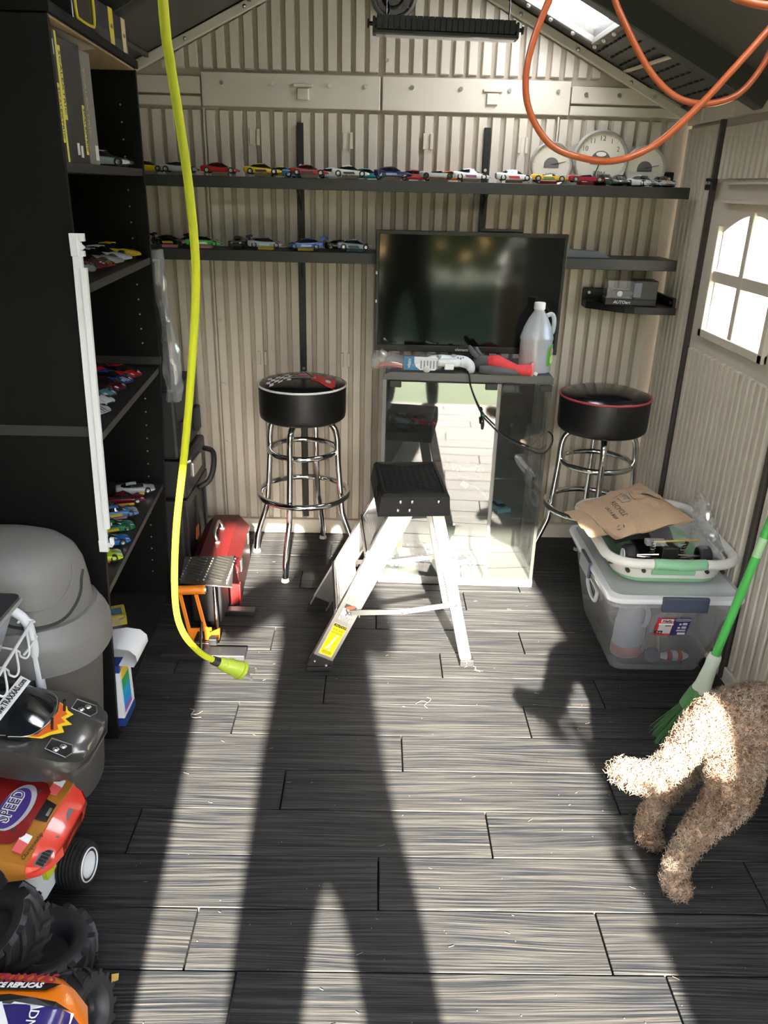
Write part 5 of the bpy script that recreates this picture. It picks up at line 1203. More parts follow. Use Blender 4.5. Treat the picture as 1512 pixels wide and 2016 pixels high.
# ------------------------------------------------------------------ broom
bm = thing('broom', (.98, 2.02, 0), 'broom with a bright green handle leaning on the right wall', 'broom')
top_, bot_ = Vector((1.205, 2.02, 1.23)), Vector((1.028, 2.0, .25))
MB().cyl(bot_, top_, .0125, n=14).obj('handle', mat('green_handle', (.07, .42, .08), .35), bm, True)
d_ = (top_ - bot_).normalized()
MB().cyl(bot_.lerp(top_, .36), bot_.lerp(top_, .42), .0128, n=14).obj('handle_sticker', mat('pale_green_sticker', (.35, .55, .30), .5), bm, True)
MB().tube([bot_ + d_ * .03, bot_ + d_ * .015, bot_ - d_ * .01, bot_ - d_ * .07, bot_ - d_ * .10], [.018, .0205, .019, .024, .030], 14).obj('socket', mat('pale_green_white', (.62, .70, .58), .4), bm, True, 60)
hc = bot_ - d_ * .10
MB().loft([rrect(hc.x, hc.y, .028, .022, .015, hc.z + .01), rrect(hc.x - .004, hc.y - .01, .045, .03, .02, hc.z - .025), rrect(hc.x - .006, hc.y - .012, .052, .03, .02, hc.z - .045)], True, True).obj('brush_head', mat('mid_green', (.05, .20, .06), .5), bm, True, 40)
br = MB(); random.seed(9)
for i in range(420):
    u = random.uniform(-1, 1); v = random.uniform(-1, 1); p0 = Vector((hc.x - .006 + u * .048, hc.y - .012 + v * .024, hc.z - .048)); p1 = Vector((hc.x - .035 + u * .10 + random.uniform(-.01, .01), hc.y - .03 + v * .04 + random.uniform(-.01, .01), .003))
    br.bar(p0, p1, .0016, .0016)
br.obj('bristles', mat('dark_green_bristle', (.05, .16, .05), .5), bm, kind='stuff')

# ------------------------------------------------------------------ swing-lid waste bin
wbn = thing('waste_bin', (-.915, 1.74, 0), 'grey swing lid waste bin beside the bookcase', 'bin')
M_BIN = mat('warm_grey_plastic', (.105, .097, .088), .5, noise=(7, .12, .04)); M_LID = mat('grey_lid_plastic', (.17, .165, .158), .48, noise=(9, .10, .04))
def sup(rx, ry, z, cx=-.915, cy=1.74, n=40, p=.8):
    o = []
    for k in range(n):
        a = 2 * pi * k / n; c, s = math.cos(a), math.sin(a)
        o.append((cx + rx * math.copysign(abs(c) ** p, c), cy + ry * math.copysign(abs(s) ** p, s), z))
    return o
MB().loft([sup(.15, .13, .001), sup(.168, .145, .004), sup(.172, .148, .03), sup(.215, .163, .47)], True, True).obj('bin_body', M_BIN, wbn, True, 40)
MB().loft([sup(.230, .170, .440), sup(.240, .177, .445), sup(.240, .177, .505), sup(.231, .170, .53), sup(.226, .167, .535), sup(.214, .158, .56)], True, True).obj('lid_collar', M_LID, wbn, True, 45)
DT = [(1.0, 0), (.985, .06), (.95, .11), (.88, .145), (.76, .168), (.58, .183), (.36, .191), (.12, .194)]
MB().loft([sup(.206 * f, .152 * f, .555 + h, p=.9) for f, h in DT], True, True).obj('swing_flap', M_LID, wbn, True, 60)
def on_dome(a, h, off=0):
    for (f0, h0), (f1, h1) in zip(DT, DT[1:]):
        if h0 <= h <= h1: f = f0 + (f1 - f0) * (h - h0) / (h1 - h0); break
    c, s = math.cos(a), math.sin(a); q = .9
    return (-.915 + (.206 * f + off) * math.copysign(abs(c) ** q, c), 1.74 + (.152 * f + off) * math.copysign(abs(s) ** q, s), .555 + h)
gp = [on_dome(math.radians(a), h, .0005) for a, h in ((-150, .125), (-135, .12), (-118, .108), (-100, .085), (-82, .045), (-66, .018), (-50, .010), (-34, .014), (-20, .035), (-10, .06), (-4, .085), (2, .10))]
MB().tube(spline(gp, 4), .0042, 6).obj('flap_gap', mat('hole_dark'), wbn, True)
gp = [on_dome(math.radians(a), h, .001) for a, h in ((-78, .09), (-62, .062), (-46, .056), (-30, .068), (-16, .10), (-8, .13))]
MB().tube(spline(gp, 4), .0022, 6).obj('flap_crease', M_LID, wbn, True)
sc_ = MB(); 
for p, q in (((-.782, 1.612, .34), (-.79, 1.614, .24)), ((-.735, 1.66, .40), (-.742, 1.66, .31)), ((-.738, 1.672, .22), (-.750, 1.668, .13)), ((-.86, 1.583, .40), (-.858, 1.584, .36))): sc_.bar(p, q, .003, .0012)
sc_.obj('scuff_marks', mat('scuff_pale', (.35, .33, .30), .6), wbn, kind='stuff')

# ------------------------------------------------------------------ wire cart with a clear bin, left edge
ct = thing('wire_cart', (-.93, 1.3, 0), 'white wire cart with looped basket wires at the left edge', 'cart')
M_WW = mat('white_coated_wire', (.70, .72, .74), .35)
for y, o in ((1.588, 0), (1.02, .05)):
    MB().tube(spline([(-1.11, y, .60), (-.90, y, .640), (-.84 + o, y, .632), (-.803 + o, y, .605), (-.793 + o, y, .56), (-.79 + o, y, .40), (-.785 + o, y, .012)], 6), .0115, 12).obj('post', M_WW, ct, True, 180)
    MB().cyl((-1.115, y, .60), (-1.115, y, .012), .0115, n=10).obj('post', M_WW, ct, True)
RW0, RW1 = Vector((-.785, 1.585, .600)), Vector((-.755, 1.0, .565))
MB().cyl(RW0, RW1, .0038, n=8).obj('rim_wire', M_WW, ct, True)
MB().cyl(RW0 + Vector((0, 0, -.05)), RW0 + Vector((.0, -.06, -.05)), .003, n=8).obj('rim_wire', M_WW, ct, True)
for k in range(8):
    p = RW0.lerp(RW1, .06 + k * .115)
    MB().tube(spline([p, p + Vector((.002, -.006, -.05)), p + Vector((-.002, -.016, -.062)), p + Vector((-.012, -.022, -.055)), p + Vector((-.04, -.030, -.028)), p + Vector((-.30, -.03, -.028))], 4), .0026, 6).obj('basket_wire', M_WW, ct, True)
for z in (.565, .605): MB().tube([(-.775, 1.577, z), (-.782, 1.584, z), (-.81, 1.584, z), (-.81, 1.572, z)], .003, 6).obj('corner_clip', M_WW, ct, True)
bi = thing('clear_bin', (-.93, 1.28, .57), 'bluish clear plastic bin with a dark lid in the wire cart', 'bin')
MB().loft([rrect(-.945, 1.27, .135, .20, .02, .572), rrect(-.94, 1.28, .172, .225, .02, .70)], True, True).obj('bin_body', clear_mat('bluish_bin', (.34, .38, .46), .80, .25, .02), bi, True, 40)
MB().loft([rrect(-.94, 1.28, .180, .233, .02, .697), rrect(-.94, 1.28, .182, .235, .02, .70), rrect(-.94, 1.28, .18, .233, .02, .714), rrect(-.94, 1.28, .167, .22, .02, .716)], True, True).obj('lid', mat('smoke_lid', (.03, .03, .033), .3), bi, True, 40)
MB().tube(rrect(-.94, 1.28, .182, .235, .02, .705), .004, 6, True).obj('lid_edge', mat('lid_edge_clear', (.30, .29, .27), .3), bi, True)

# ------------------------------------------------------------------ radio control bodies and tyres, left foreground
def big_body(name, cx, cy, z0, L, Wd, st, label, cat, rz=0, pitch=0):
    return thing(name, (cx, cy, z0), label, cat, rot=(0, pitch, rz))
def sec(x, w, zb, zs, zt, tw, zc=0):
    half = [(0, zt), (tw * .55, zt - .003), (tw, zt - .009), (w * .95, zs + .006), (w, zs - .008), (w * 1.0, zb + .018), (w * .96, zb)]
    return [(x, -p[0], p[1]) for p in reversed(half[1:])] + [(x, p[0], p[1]) for p in half]
M_GUN = mat('gunmetal_paint', (.085, .082, .078), .28, .55, coat=.5); M_BGL = mat('black_gloss', (.007, .008, .010), .10, coat=.5)
gb = big_body('toy_car_shell', -.83, 1.440, .387, .46, .28, None, 'gunmetal grey toy car shell with black roof, white lettering and flames', 'toy car', rz=-.04, pitch=.10); gb.scale = (1, .82, 1)
MB().loft([sec(*s) for s in ((-.24, .10, .0, .045, .055, .07), (-.2, .13, -.01, .06, .075, .10), (-.08, .135, -.01, .06, .082, .10), (.03, .138, -.01, .058, .078, .10), (.12, .142, -.01, .052, .068, .105), (.18, .135, -.005, .04, .052, .10), (.212, .11, .0, .028, .038, .085), (.224, .07, .005, .02, .028, .05))]).obj('shell', M_GUN, gb, True, 50, world=False)
MB().loft([[(x, -w, zb), (x, -w * .72, zt - .004), (x, -w * .4, zt), (x, w * .4, zt), (x, w * .72, zt - .004), (x, w, zb)] for x, w, zb, zt in ((-.2, .10, .07, .078), (-.10, .112, .076, .112), (-.03, .112, .076, .120), (.035, .108, .074, .110), (.095, .098, .066, .078), (.118, .075, .060, .064))]).obj('canopy', M_BGL, gb, True, 40, world=False)
def gtop(x, y): # height on the canopy / bonnet
    return 0
MB().loft([[(x, -w, z), (x, w, z)] for x, w, z in ((.020, .092, .1165), (.044, .088, .1075))], False, False).obj('screen_banner', M_WHITE, gb, world=False)
text('lettering', 'www.TRAXXAS.com', .019, wm(gb) @ MX((.032, 0, .1135), (0, 1, 0), (-1, 0, .38)), M_BLKPL, gb, .0006, bold=.0003)
M_FLA = mat('flame_orange', (.72, .13, .02), .3); M_FLY = mat('flame_yellow', (.85, .60, .02), .3)
def dcl(pts, m, name, pr, z=lambda x, y: 0): MB().add([(x, y, z(x, y)) for x, y in pts], [tuple(range(len(pts)))]).obj(name, m, pr, world=False)
bz = lambda x, y: .0850 - max(0, x - .02) * .155 - (y / .1) ** 2 * .002
dcl([(0.090, -.09), (0.115, -.07), (0.122, -.03), (0.124, .03), (0.115, .07), (0.135, .06), (0.142, .045), (0.158, .035), (0.148, .01), (0.168, -.005), (0.150, -.02), (0.162, -.04), (0.140, -.06), (0.128, -.08)], M_FLY, 'flame_edge', gb, lambda x, y: bz(x, y) + .001)
dcl([(0.090, -.088), (0.115, -.07), (0.122, -.03), (0.124, .03), (0.115, .068), (0.128, .056), (0.136, .04), (0.146, .03), (0.138, .01), (0.152, -.003), (0.140, -.02), (0.148, -.036), (0.132, -.056), (0.120, -.078)], M_FLA, 'flame_decal', gb, lambda x, y: bz(x, y) + .0018)
for sg in (-1, 1):
    y = sg * .085
    MB().prism([(-.022, -.018), (.018, -.022), (.026, .0), (.018, .022), (-.022, .020)], .0012, (.165, y, .0515), (1, 0, -.33), (0, 1, 0)).obj('headlamp', M_BLKPL, gb, world=False)
    for dx_, dy_ in ((-.004, -.009), (.006, .009)): MB().sphere((.165 + dx_, y + dy_, .0525 - dx_ * .3), .0085, 10, 6, (1, 1, .5)).obj('lamp_reflector', M_CHROME, gb, True, world=False)
    MB().tube([(.143, y + .021, .061), (.187, y + .024, .047), (.195, y, .044), (.187, y - .024, .047), (.143, y - .020, .061)], .0011, 5, True).obj('lamp_outline', M_STEEL, gb, world=False)
    MB().cyl((.135, sg * .04, .058), (.137, sg * .04, .098), .0032, n=8).obj('body_post', M_BLKPL, gb, True, world=False)
    MB().prism([(-.018, 0), (.018, 0), (.014, .008), (-.016, .008)], .001, (.2145, sg * .06, .022), (-.35 * sg * 0, 1, 0), (0, 0, 1)).obj('bumper_slot', M_DGRY, gb, world=False)
text('lettering', 'R', .018, wm(gb) @ MX((.219, -.065, .018), (.35, 1, 0), (-.3, 0, 1)), M_WHITE, gb, .0008, bold=.0006)
MB().tube(spline([(.065, -.105, .080), (.105, -.08, .074), (.122, 0, .070), (.105, .08, .074), (.065, .105, .080)], 6), .0013, 5).obj('screen_line', M_STEEL, gb, world=False)
MB().tube(spline([(-.18, -.105, .082), (-.1, -.115, .083), (.01, -.112, .083), (.06, -.103, .081)], 5), .0012, 5).obj('screen_line', M_STEEL, gb, world=False)

# supporting crate, mostly hidden
cr_ = thing('black_crate', (-.97, 1.32, 0), 'black crate under the stacked toy car bodies', 'crate')
MB().bb((-1.12, 1.17, .001), (-.84, 1.46, .215), .006).obj('crate_body', M_BLKPL, cr_); MB().bb((-1.13, 1.16, .205), (-.83, 1.47, .2345), .005).obj('crate_rim', M_BLKPL, cr_)

rb_ = big_body('toy_car', -.858, 1.285, .238, .46, .25, None, 'red and gold toy car with SPEED lettering and lime wheels', 'toy car', rz=-.05)
M_RDB = mat('dark_red_paint', (.22, .012, .012), .25, 0, coat=.6); M_ORB = mat('gold_orange_paint', (.48, .20, .03), .28, .25, coat=.6); M_RDF = mat('bright_red_paint', (.70, .055, .03), .25, 0, coat=.6)
ST = ((-.24, .10, .04, .09, .10, .075), (-.15, .122, .03, .095, .115, .09), (0, .125, .03, .092, .112, .10), (.08, .127, .025, .085, .105, .10), (.15, .128, .025, .075, .092, .10), (.195, .122, .03, .06, .074, .095))
MB().loft([sec(*s) for s in ST]).obj('shell', M_ORB, rb_, True, 50, world=False)
MB().loft([sec(*s) for s in ((.192, .1225, .03, .056, .070, .096), (.215, .112, .03, .046, .056, .090), (.232, .090, .03, .040, .047, .072), (.240, .05, .032, .036, .041, .04))]).obj('front_bumper', M_RDF, rb_, True, 50, world=False)
zb_ = lambda x, y: .112 - max(0, x - .0) * .075 - max(0, x - .08) * .13 - (abs(y) / .1) ** 3 * .006 + .0012
rows_ = [[(x, yy, zb_(x, yy)) for yy in [w * (-1 + 2 * k / 8) for k in range(9)]] for x, w in ((-.02, .092), (.03, .096), (.08, .098), (.12, .094), (.155, .085), (.172, .06))]
MB().loft(rows_, False, False).obj('bonnet_panel', M_RDB, rb_, True, 60, world=False)
MB().loft([[(x, -w, zb), (x, -w * .7, zt), (x, w * .7, zt), (x, w, zb)] for x, w, zb, zt in ((-.2, .085, .105, .115), (-.13, .095, .112, .155), (-.06, .092, .112, .15), (-.01, .085, .11, .114))]).obj('cabin_glass', mat('brown_glass', (.05, .035, .02), .15), rb_, True, 30, world=False)
sl_ = (-1, 0, .205)
ell = lambda rx, ry, cx, cy: [(cx + rx * math.cos(2 * pi * k / 28), cy + ry * math.sin(2 * pi * k / 28)) for k in range(28)]
dcl(ell(.030, .066, .126, .004), mat('decal_silver', (.45, .45, .46), .3), 'decal_ring', rb_, lambda x, y: zb_(x, y) + .0008)
dcl(ell(.026, .058, .122, -.001), mat('decal_violet', (.06, .03, .20), .35), 'decal_oval', rb_, lambda x, y: zb_(x, y) + .0016)
text('lettering', 'SPEED', .036, wm(rb_) @ MX((.118, 0, zb_(.118, 0) + .0030), (0, 1, 0), sl_), M_WHITE, rb_, .0008, sx=.92, bold=.0016)
text('lettering', 'SPEED', .036, wm(rb_) @ MX((.118, 0, zb_(.118, 0) + .0038), (0, 1, 0), sl_), mat('decal_dark', (.03, .02, .06), .35), rb_, .0008, sx=.92, bold=-.0003)
for y in (.056, -.055): MB().cyl((.148, y, zb_(.148, y)), (.148, y, zb_(.148, y) + .0015), .0045, n=10).obj('body_post_hole', mat('hole_dark'), rb_, world=False)
fz = lambda x: .092 - (x - .15) * .42
MB().prism([(-.006, -.028), (.018, -.024), (.018, .024), (-.006, .030)], .001, (.175, .012, .0835), (1, 0, -.42), (0, 1, 0)).obj('grille_decal', M_BLKPL, rb_, world=False)
MB().box((.188, .012, .0795), (.006, .022, .0015), Matrix.Rotation(.4, 3, 'Y')).obj('grille_badge', M_STEEL, rb_, world=False)
for sg, y0_ in ((-1, -.075), (1, .085)):
    MB().prism([(-.008, -.026), (.010, -.026), (.012, .0), (-.008, .004)], .001, (.172, y0_, .0835), (1, 0, -.42), (0, 1, 0)).obj('lamp_red', mat('lamp_pink_red', (.72, .12, .12), .3), rb_, world=False)
    MB().prism([(-.008, .004), (.012, .0), (.012, .02), (-.006, .022)], .0012, (.172, y0_, .0835), (1, 0, -.42), (0, 1, 0)).obj('lamp_white', M_WHITE, rb_, world=False)
for y in (-.012, .035): MB().box((.2165, y, .0525), (.010, .034, .002), Matrix.Rotation(.42, 3, 'Y'), .0005).obj('bumper_vent', M_DGRY, rb_, world=False)
for k in range(5): MB().box((.216 - abs(k - 2) * .0006, -.098 + k * .0085, .052 - .0004 * k), (.016, .006, .002), Matrix.Rotation(.42, 3, 'Y')).obj('side_vent', M_BLKPL, rb_, world=False)
MB().box((.2145, -.081, .0508), (.022, .046, .0015), Matrix.Rotation(.42, 3, 'Y')).obj('vent_surround', M_DGRY, rb_, world=False)
text('lettering', 'Championship', .012, wm(rb_) @ MX((.193, -.078, .0765), (.12, 1, 0), (-1, 0, .42)), M_BLKPL, rb_, .0006, shear=.3)
M_LIME = mat('lime_plastic', (.62, .68, .02), .35)
for sg in (-1, 1):
    for x in (.118, -.14):
        w = MB().lathe([(.026, -.016), (.040, -.016), (.043, -.011), (.043, .011), (.040, .016), (.026, .016)], (x, sg * .112, .043), 26, (0, 1, 0), False).obj('wheel', M_TRD, rb_, True, 30, world=False)
        rm = MB().lathe([(.028, -.004), (.030, .014), (.027, .016), (.025, .010), (.024, -.002)], (x, sg * .112, .043), 26, (0, sg, 0), False)
        rm.lathe([(.0001, .010), (.008, .011), (.009, .004)], (x, sg * .112, .043), 12, (0, sg, 0), False)
        for k in range(10):
            a = 2 * pi * k / 10; rm.bar((x + .006 * math.cos(a), sg * (.112 + .008), .043 + .006 * math.sin(a)), (x + .027 * math.cos(a + .12 * (-1) ** k), sg * (.112 + .011), .043 + .027 * math.sin(a + .12 * (-1) ** k)), .0042, .003, (0, 1, 0))
        o_ = rm.obj('rim', M_LIME, rb_, world=False)
        MB().cyl((x, sg * .122, .043), (x, sg * .126, .043), .006, n=8).obj('axle_nut', M_BLKPL, rb_, world=False)
MB().box((-.02, 0, .033), (.42, .16, .02), None, .004).obj('chassis', M_BLKPL, rb_, world=False)

# buggy under it: lime and white tub with ribbed front tyres
bg_ = thing('toy_buggy', (-.74, 1.30, 0), 'lime and white toy buggy with ribbed tyres at the bottom of the pile', 'toy buggy')
def ribbed(cx, cy, cz, ax, R_, w, nm='ribbed_wheel'):
    ax = Vector(ax).normalized(); pr = [(.03, -w)]
    for k in range(9):
        h = -w + 2 * w * k / 8; rr_ = R_ - .008 * abs(h / w) ** 3
        pr += [(rr_, h - .0022), (rr_, h + .0022), (rr_ - .006, h + .0028), (rr_ - .006, h + w / 4 - .0028)] if k < 8 else [(rr_, h - .0022), (rr_, h)]
    pr += [(.03, w)]
    o = MB().lathe(pr, (cx, cy, cz), 30, tuple(ax), False).obj(nm, M_TRD, bg_, True, 25)
    MB().lathe([(.0001, w - .012), (.02, w - .010), (.034, w - .004), (.037, w + .003), (.039, w + .001), (.039, w - .012)], (cx, cy, cz), 26, tuple(ax), False).obj('wheel_disc', M_WHITE, bg_, True, 40)
ribbed(-.685, 1.395, .058, (1, -.12, .08), .057, .034)
MB().loft([[(-.765 + w * .6, y, z) for w, z in ((-.09 * s, .055), (-.07 * s, .10 * h), (-.03 * s, .135 * h), (.03 * s, .135 * h), (.07 * s, .10 * h), (.09 * s, .055))] for y, s, h in ((1.275, .6, 1.3), (1.30, .9, 1.5), (1.36, 1.0, 1.5), (1.42, 1.0, 1.4), (1.45, .7, 1.1))]).obj('tub', M_WHITE, bg_, True, 50)
MB().loft([[(-.765 + w * .62, y, z + .04) for w, z in ((-.092 * s, .06), (-.072 * s, .102 * h), (.0, .112 * h), (.072 * s, .102 * h), (.092 * s, .06))] for y, s, h in ((1.31, .97, 1.32), (1.33, 1.03, 1.34), (1.35, 1.03, 1.34))]).obj('lime_band', M_LIME, bg_, True, 50)
MB().box((-.735, 1.262, .185), (.05, .03, .01), Euler((0, .3, .4)).to_matrix(), .002).obj('lime_tab', M_LIME, bg_)
MB().bar((-.80, 1.395, .058), (-.70, 1.395, .058), .01, .01).obj('axle', M_BLKMET, bg_)

# chevron tread tyres and the orange truck
M_TY = mat('truck_tyre_rubber', (.018, .0185, .020), .5)
def chev(parent, c, ax, R_, w, name='wheel', world=True, nl=15):
    c = Vector(c); X, Y, Z = frame(ax)
    b = MB().lathe([(R_ * .50, -w * .78), (R_ * .62, -w * .98), (R_ * .80, -w), (R_ * .90, -w * .86), (R_ * .92, -w * .5), (R_ * .93, 0), (R_ * .92, w * .5), (R_ * .90, w * .86), (R_ * .80, w), (R_ * .62, w * .98), (R_ * .50, w * .78), (R_ * .44, w * .4), (R_ * .42, 0), (R_ * .44, -w * .4)], c, 30, tuple(Z), False)
    b.loft([[c + Z * h + (X * math.cos(2 * pi * k / 30) + Y * math.sin(2 * pi * k / 30)) * r for k in range(30)] for r, h in ((R_ * .50, -w * .78), (R_ * .44, -w * .4))], True, False)
    o = b.obj(name, M_TY, parent, True, 35, world=world)
    lg = MB()
    for k in range(nl):
        for s_ in (-1, 1):
            a0 = 2 * pi * (k + (.5 if s_ > 0 else 0)) / nl
            P = []
            for f, da in ((.02, .0), (.5, .22), (.98, .42)):
                a = a0 + da; rad = X * math.cos(a) + Y * math.sin(a); tan = Y * math.cos(a) - X * math.sin(a)
                hh = R_ * (1.0 if f < .9 else .95); P.append((c + Z * (s_ * w * f), rad, tan, hh, f))
            rings_ = []
            for q, rad, tan, hh, f in P:
                tw = R_ * .075; low = R_ * (.88 if f < .9 else .80)
                rings_.append([q + rad * low - tan * tw, q + rad * hh - tan * tw * .8, q + rad * hh + tan * tw * .8, q + rad * low + tan * tw])
            lg.loft(rings_)
    l = lg.obj('tread_lug', M_TY, parent, world=world, kind='stuff')
    MB().lathe([(.0001, w * .25), (R_ * .12, w * .30), (R_ * .40, w * .18), (R_ * .46, w * .45), (R_ * .46, -w * .3)], c, 22, tuple(Z), False).obj('hub', mat('dark_hub', (.02, .02, .021), .35), parent, True, 40, world=world)
t = thing('chevron_wheel', (-.745, 1.165, .0), 'big loose chevron wheel tilted with its hub facing up', 'toy wheel')
chev(t, (-.728, 1.125, .160), (-.32, -.30, .95), .098, .044)
t = thing('chevron_wheel', (-.62, 1.14, 0), 'big loose chevron wheel lying under the tilted one', 'toy wheel')
chev(t, (-.662, 1.165, .048), (.06, .03, 1), .100, .044)
tr = thing('toy_truck', (-.665, .86, 0), 'toy truck with an orange and violet body in the bottom left corner', 'toy truck')
for c_, ax in (((-.53, 1.03, .078), (1, -.1, .25)), ((-.82, 1.02, .078), (-1, 0, .1)), ((-.53, .70, .078), (1, 0, .1)), ((-.82, .70, .078), (-1, 0, .1))): chev(tr, (c_[0] - .015, c_[1] - .012, c_[2]), ax, .078, .040)
M_OR = mat('truck_orange', (.90, .22, .005), .28, 0, coat=.5); M_VIO = mat('truck_violet', (.03, .02, .16), .3, 0, coat=.4)
TL = .055; TX, TY = .045, .015
def tsec(y, w, zb, zt, e=.8): return [(-.665 + TX + w * u, y + TY, TL + zb + (zt - zb) * max(0, 1 - abs(u) ** 4.5) ** .5) for u in [-1 + 2 * k / 16 for k in range(17)]]
MB().loft([tsec(.965, .07, .165, .178), tsec(.955, .10, .16, .195), tsec(.93, .135, .15, .212), tsec(.895, .148, .15, .222), tsec(.88, .150, .15, .2255)], False, False).obj('roof_orange', M_OR, tr, True, 60)
MB().loft([tsec(.8805, .1505, .15, .226), tsec(.80, .155, .14, .238), tsec(.66, .155, .13, .225), tsec(.55, .14, .12, .17)], False, False).obj('shell', M_VIO, tr, True, 60)
MB().bb((-.74, .60, .10), (-.59, .97, .16), .004).obj('chassis', M_BLKPL, tr)
tz = lambda y: .2265 + (.88 - y) * .0 - max(0, y - .885) * .17
def tdecal(pts, m, name, lift=.001): MB().add([(x + TX, y + TY, TL + .150 + (.226 - .15) * max(0, 1 - abs((x + .665) / .152) ** 4.5) ** .5 + lift + (0.006 if y < .86 else 0) * min(1, (.88 - y) / .03) - max(0, y - .89) * .22) for x, y in pts], [tuple(range(len(pts)))]).obj(name, m, tr)
tdecal([(-.80, .877), (-.74, .884), (-.70, .879), (-.64, .885), (-.58, .878), (-.53, .882), (-.53, .862), (-.6, .866), (-.66, .86), (-.75, .868), (-.80, .862)], M_WHITE, 'torn_edge', .0016)
tdecal([(-.67, .893), (-.64, .897), (-.60, .891), (-.56, .888), (-.535, .882), (-.56, .879), (-.60, .878), (-.66, .880)], M_BLKPL, 'torn_black_print', .0024)  # black print along the torn-edge decal
def tt(txt, x, y, size, m, lift=.0016, up=(0, 1, -.16), right=(1, 0, 0), **k):
    z_ = TL + .150 + .076 * max(0, 1 - abs((x + .665) / .152) ** 4.5) ** .5 - max(0, y - .89) * .30 + lift
    text('lettering', txt, size, MX((x + TX, y + TY, z_), right, up), m, tr, .0008, **k)
tdecal([(-.705, .907), (-.585, .907), (-.565, .925), (-.695, .932)], M_BLKPL, 'decal_back', .0012)
tt('TRAXXAS', -.632, .931, .026, mat('decal_crimson', (.30, .02, .04), .3), .0040, shear=.25, bold=.0008, sx=.95); tt('RACE REPLICAS', -.642, .9155, .014, M_WHITE, .0040, shear=.2, bold=.0005)
text('lettering', 'SA', .065, MX((-.655 + TX, .845 + TY, TL + .2365), (1, .2, 0), (-.15, 1, .0)), M_WHITE, tr, .0008, bold=.003); text('lettering', 'DNF', .022, MX((-.585 + TX, .845 + TY, TL + .2315), (0, -1, 0), (1, 0, -.1)), M_WHITE, tr, .0008)

# ------------------------------------------------------------------ label printer box in the bookcase foot
pb = thing('label_box', (-.81, 2.0, .023), 'white box with a rainbow strip in the bookcase foot', 'box')
xf = -.7355
MB().bb((-.93, 1.95, .0232), (xf, 2.052, .235), .001).obj('box_body', M_WHITE, pb); MB().bb((-.93, 1.949, .0228), (xf + .001, 2.053, .052), .001).obj('blue_base', mat('box_blue', (.02, .05, .22), .4), pb)
MB().bb((-.93, 1.949, .212), (xf + .0008, 2.0, .2365), .001).obj('blue_top', mat('box_blue'), pb)
for k, c_ in enumerate(((.40, .12, .50), (.02, .32, .75), (.02, .38, .68), (.02, .36, .12), (.80, .62, .02), (.75, .30, .32))):
    z0_, z1_ = .066 + [0, .018, .050, .080, .115, .148][k], .066 + [.018, .05, .08, .115, .148, .165][k]
    MB().bb((xf, 1.962, z0_), (xf + .0012, 2.025, z1_)).obj('rainbow_stripe', mat('rainbow_%d' % k, c_, .4), pb)
MB().loft([[(x, 1.952, z), (x, 2.07, z)] for x, z in ((-.86, .262), (-.80, .285), (-.74, .296), (-.70, .290), (-.682, .272), (-.68, .25), (-.692, .232), (-.712, .236), (-.725, .236), (-.735, .238))], False, False).obj('curled_sheet', M_WHITE, pb, True, 60)
random.seed(2); b = MB(); rr = [[(-.93 + .15 * i / 6, 2.07 + .12 * k / 5, .20 + .09 * random.random()) for k in range(6)] for i in range(7)]
b.loft(rr, False, False).obj('plastic_wrap', clear_mat('clear_film'), label='crumpled clear plastic wrap behind the white rainbow box', cat='plastic', smooth=True, ang=20)
yb_ = thing('small_pack', (-.955, 2.57, .023), 'small yellow and blue card pack on the bookcase floor', 'pack', rz=.4)
MB().box((0, 0, .02), (.07, .09, .04), None, .003).obj('pack_card', mat('pack_yellow', (.55, .42, .05), .5), yb_, world=False); MB().box((.0, -.005, .0405), (.045, .05, .002)).obj('pack_print', mat('pack_blue', (.10, .18, .28), .5), yb_, world=False)
# ------------------------------------------------------------------ red tool box
tbx = thing('tool_box', (-.625, 2.945, 0), 'red metal tool box with a peaked lid on the floor by the stool', 'tool box', rz=.05)
M_TBR = mat('red_enamel', (.085, .007, .007), .38, .2, noise=(12, .3, .05))
MB().box((0, 0, .073), (.185, .41, .145), None, .003).obj('box_body', M_TBR, tbx, world=False)
lidp = [(-.095, 0), (.095, 0), (.095, .018), (.052, .068), (-.052, .068), (-.095, .018)]
MB().prism(lidp, -.416, (0, -.208, .147), (1, 0, 0), (0, 0, 1)).obj('lid', M_TBR, tbx, world=False)
MB().tube(spline([(.0, -.075, .216), (-.005, -.08, .235), (-.012, -.06, .252), (-.012, .0, .256), (-.012, .05, .252), (-.005, .07, .235), (0, .065, .216)], 5), .0065, 8).obj('handle', M_STEEL, tbx, True, 180, world=False)
for y in (-.075, .065): MB().box((0, y, .2165), (.02, .02, .006), None, .002).obj('handle_mount', M_STEEL, tbx, world=False)
for y in (-.13, .13): MB().box((.0965, y, .14), (.006, .03, .05), None, .002).obj('latch', M_STEEL, tbx, world=False)
MB().box((.0945, -.19, .045), (.004, .03, .085), None, .001).obj('sunlit_corner', mat('sunlit_red_enamel', (.6, .02, .02), .35), tbx, world=False)  # brighter red strip: sunlight on the front corner put into the colour

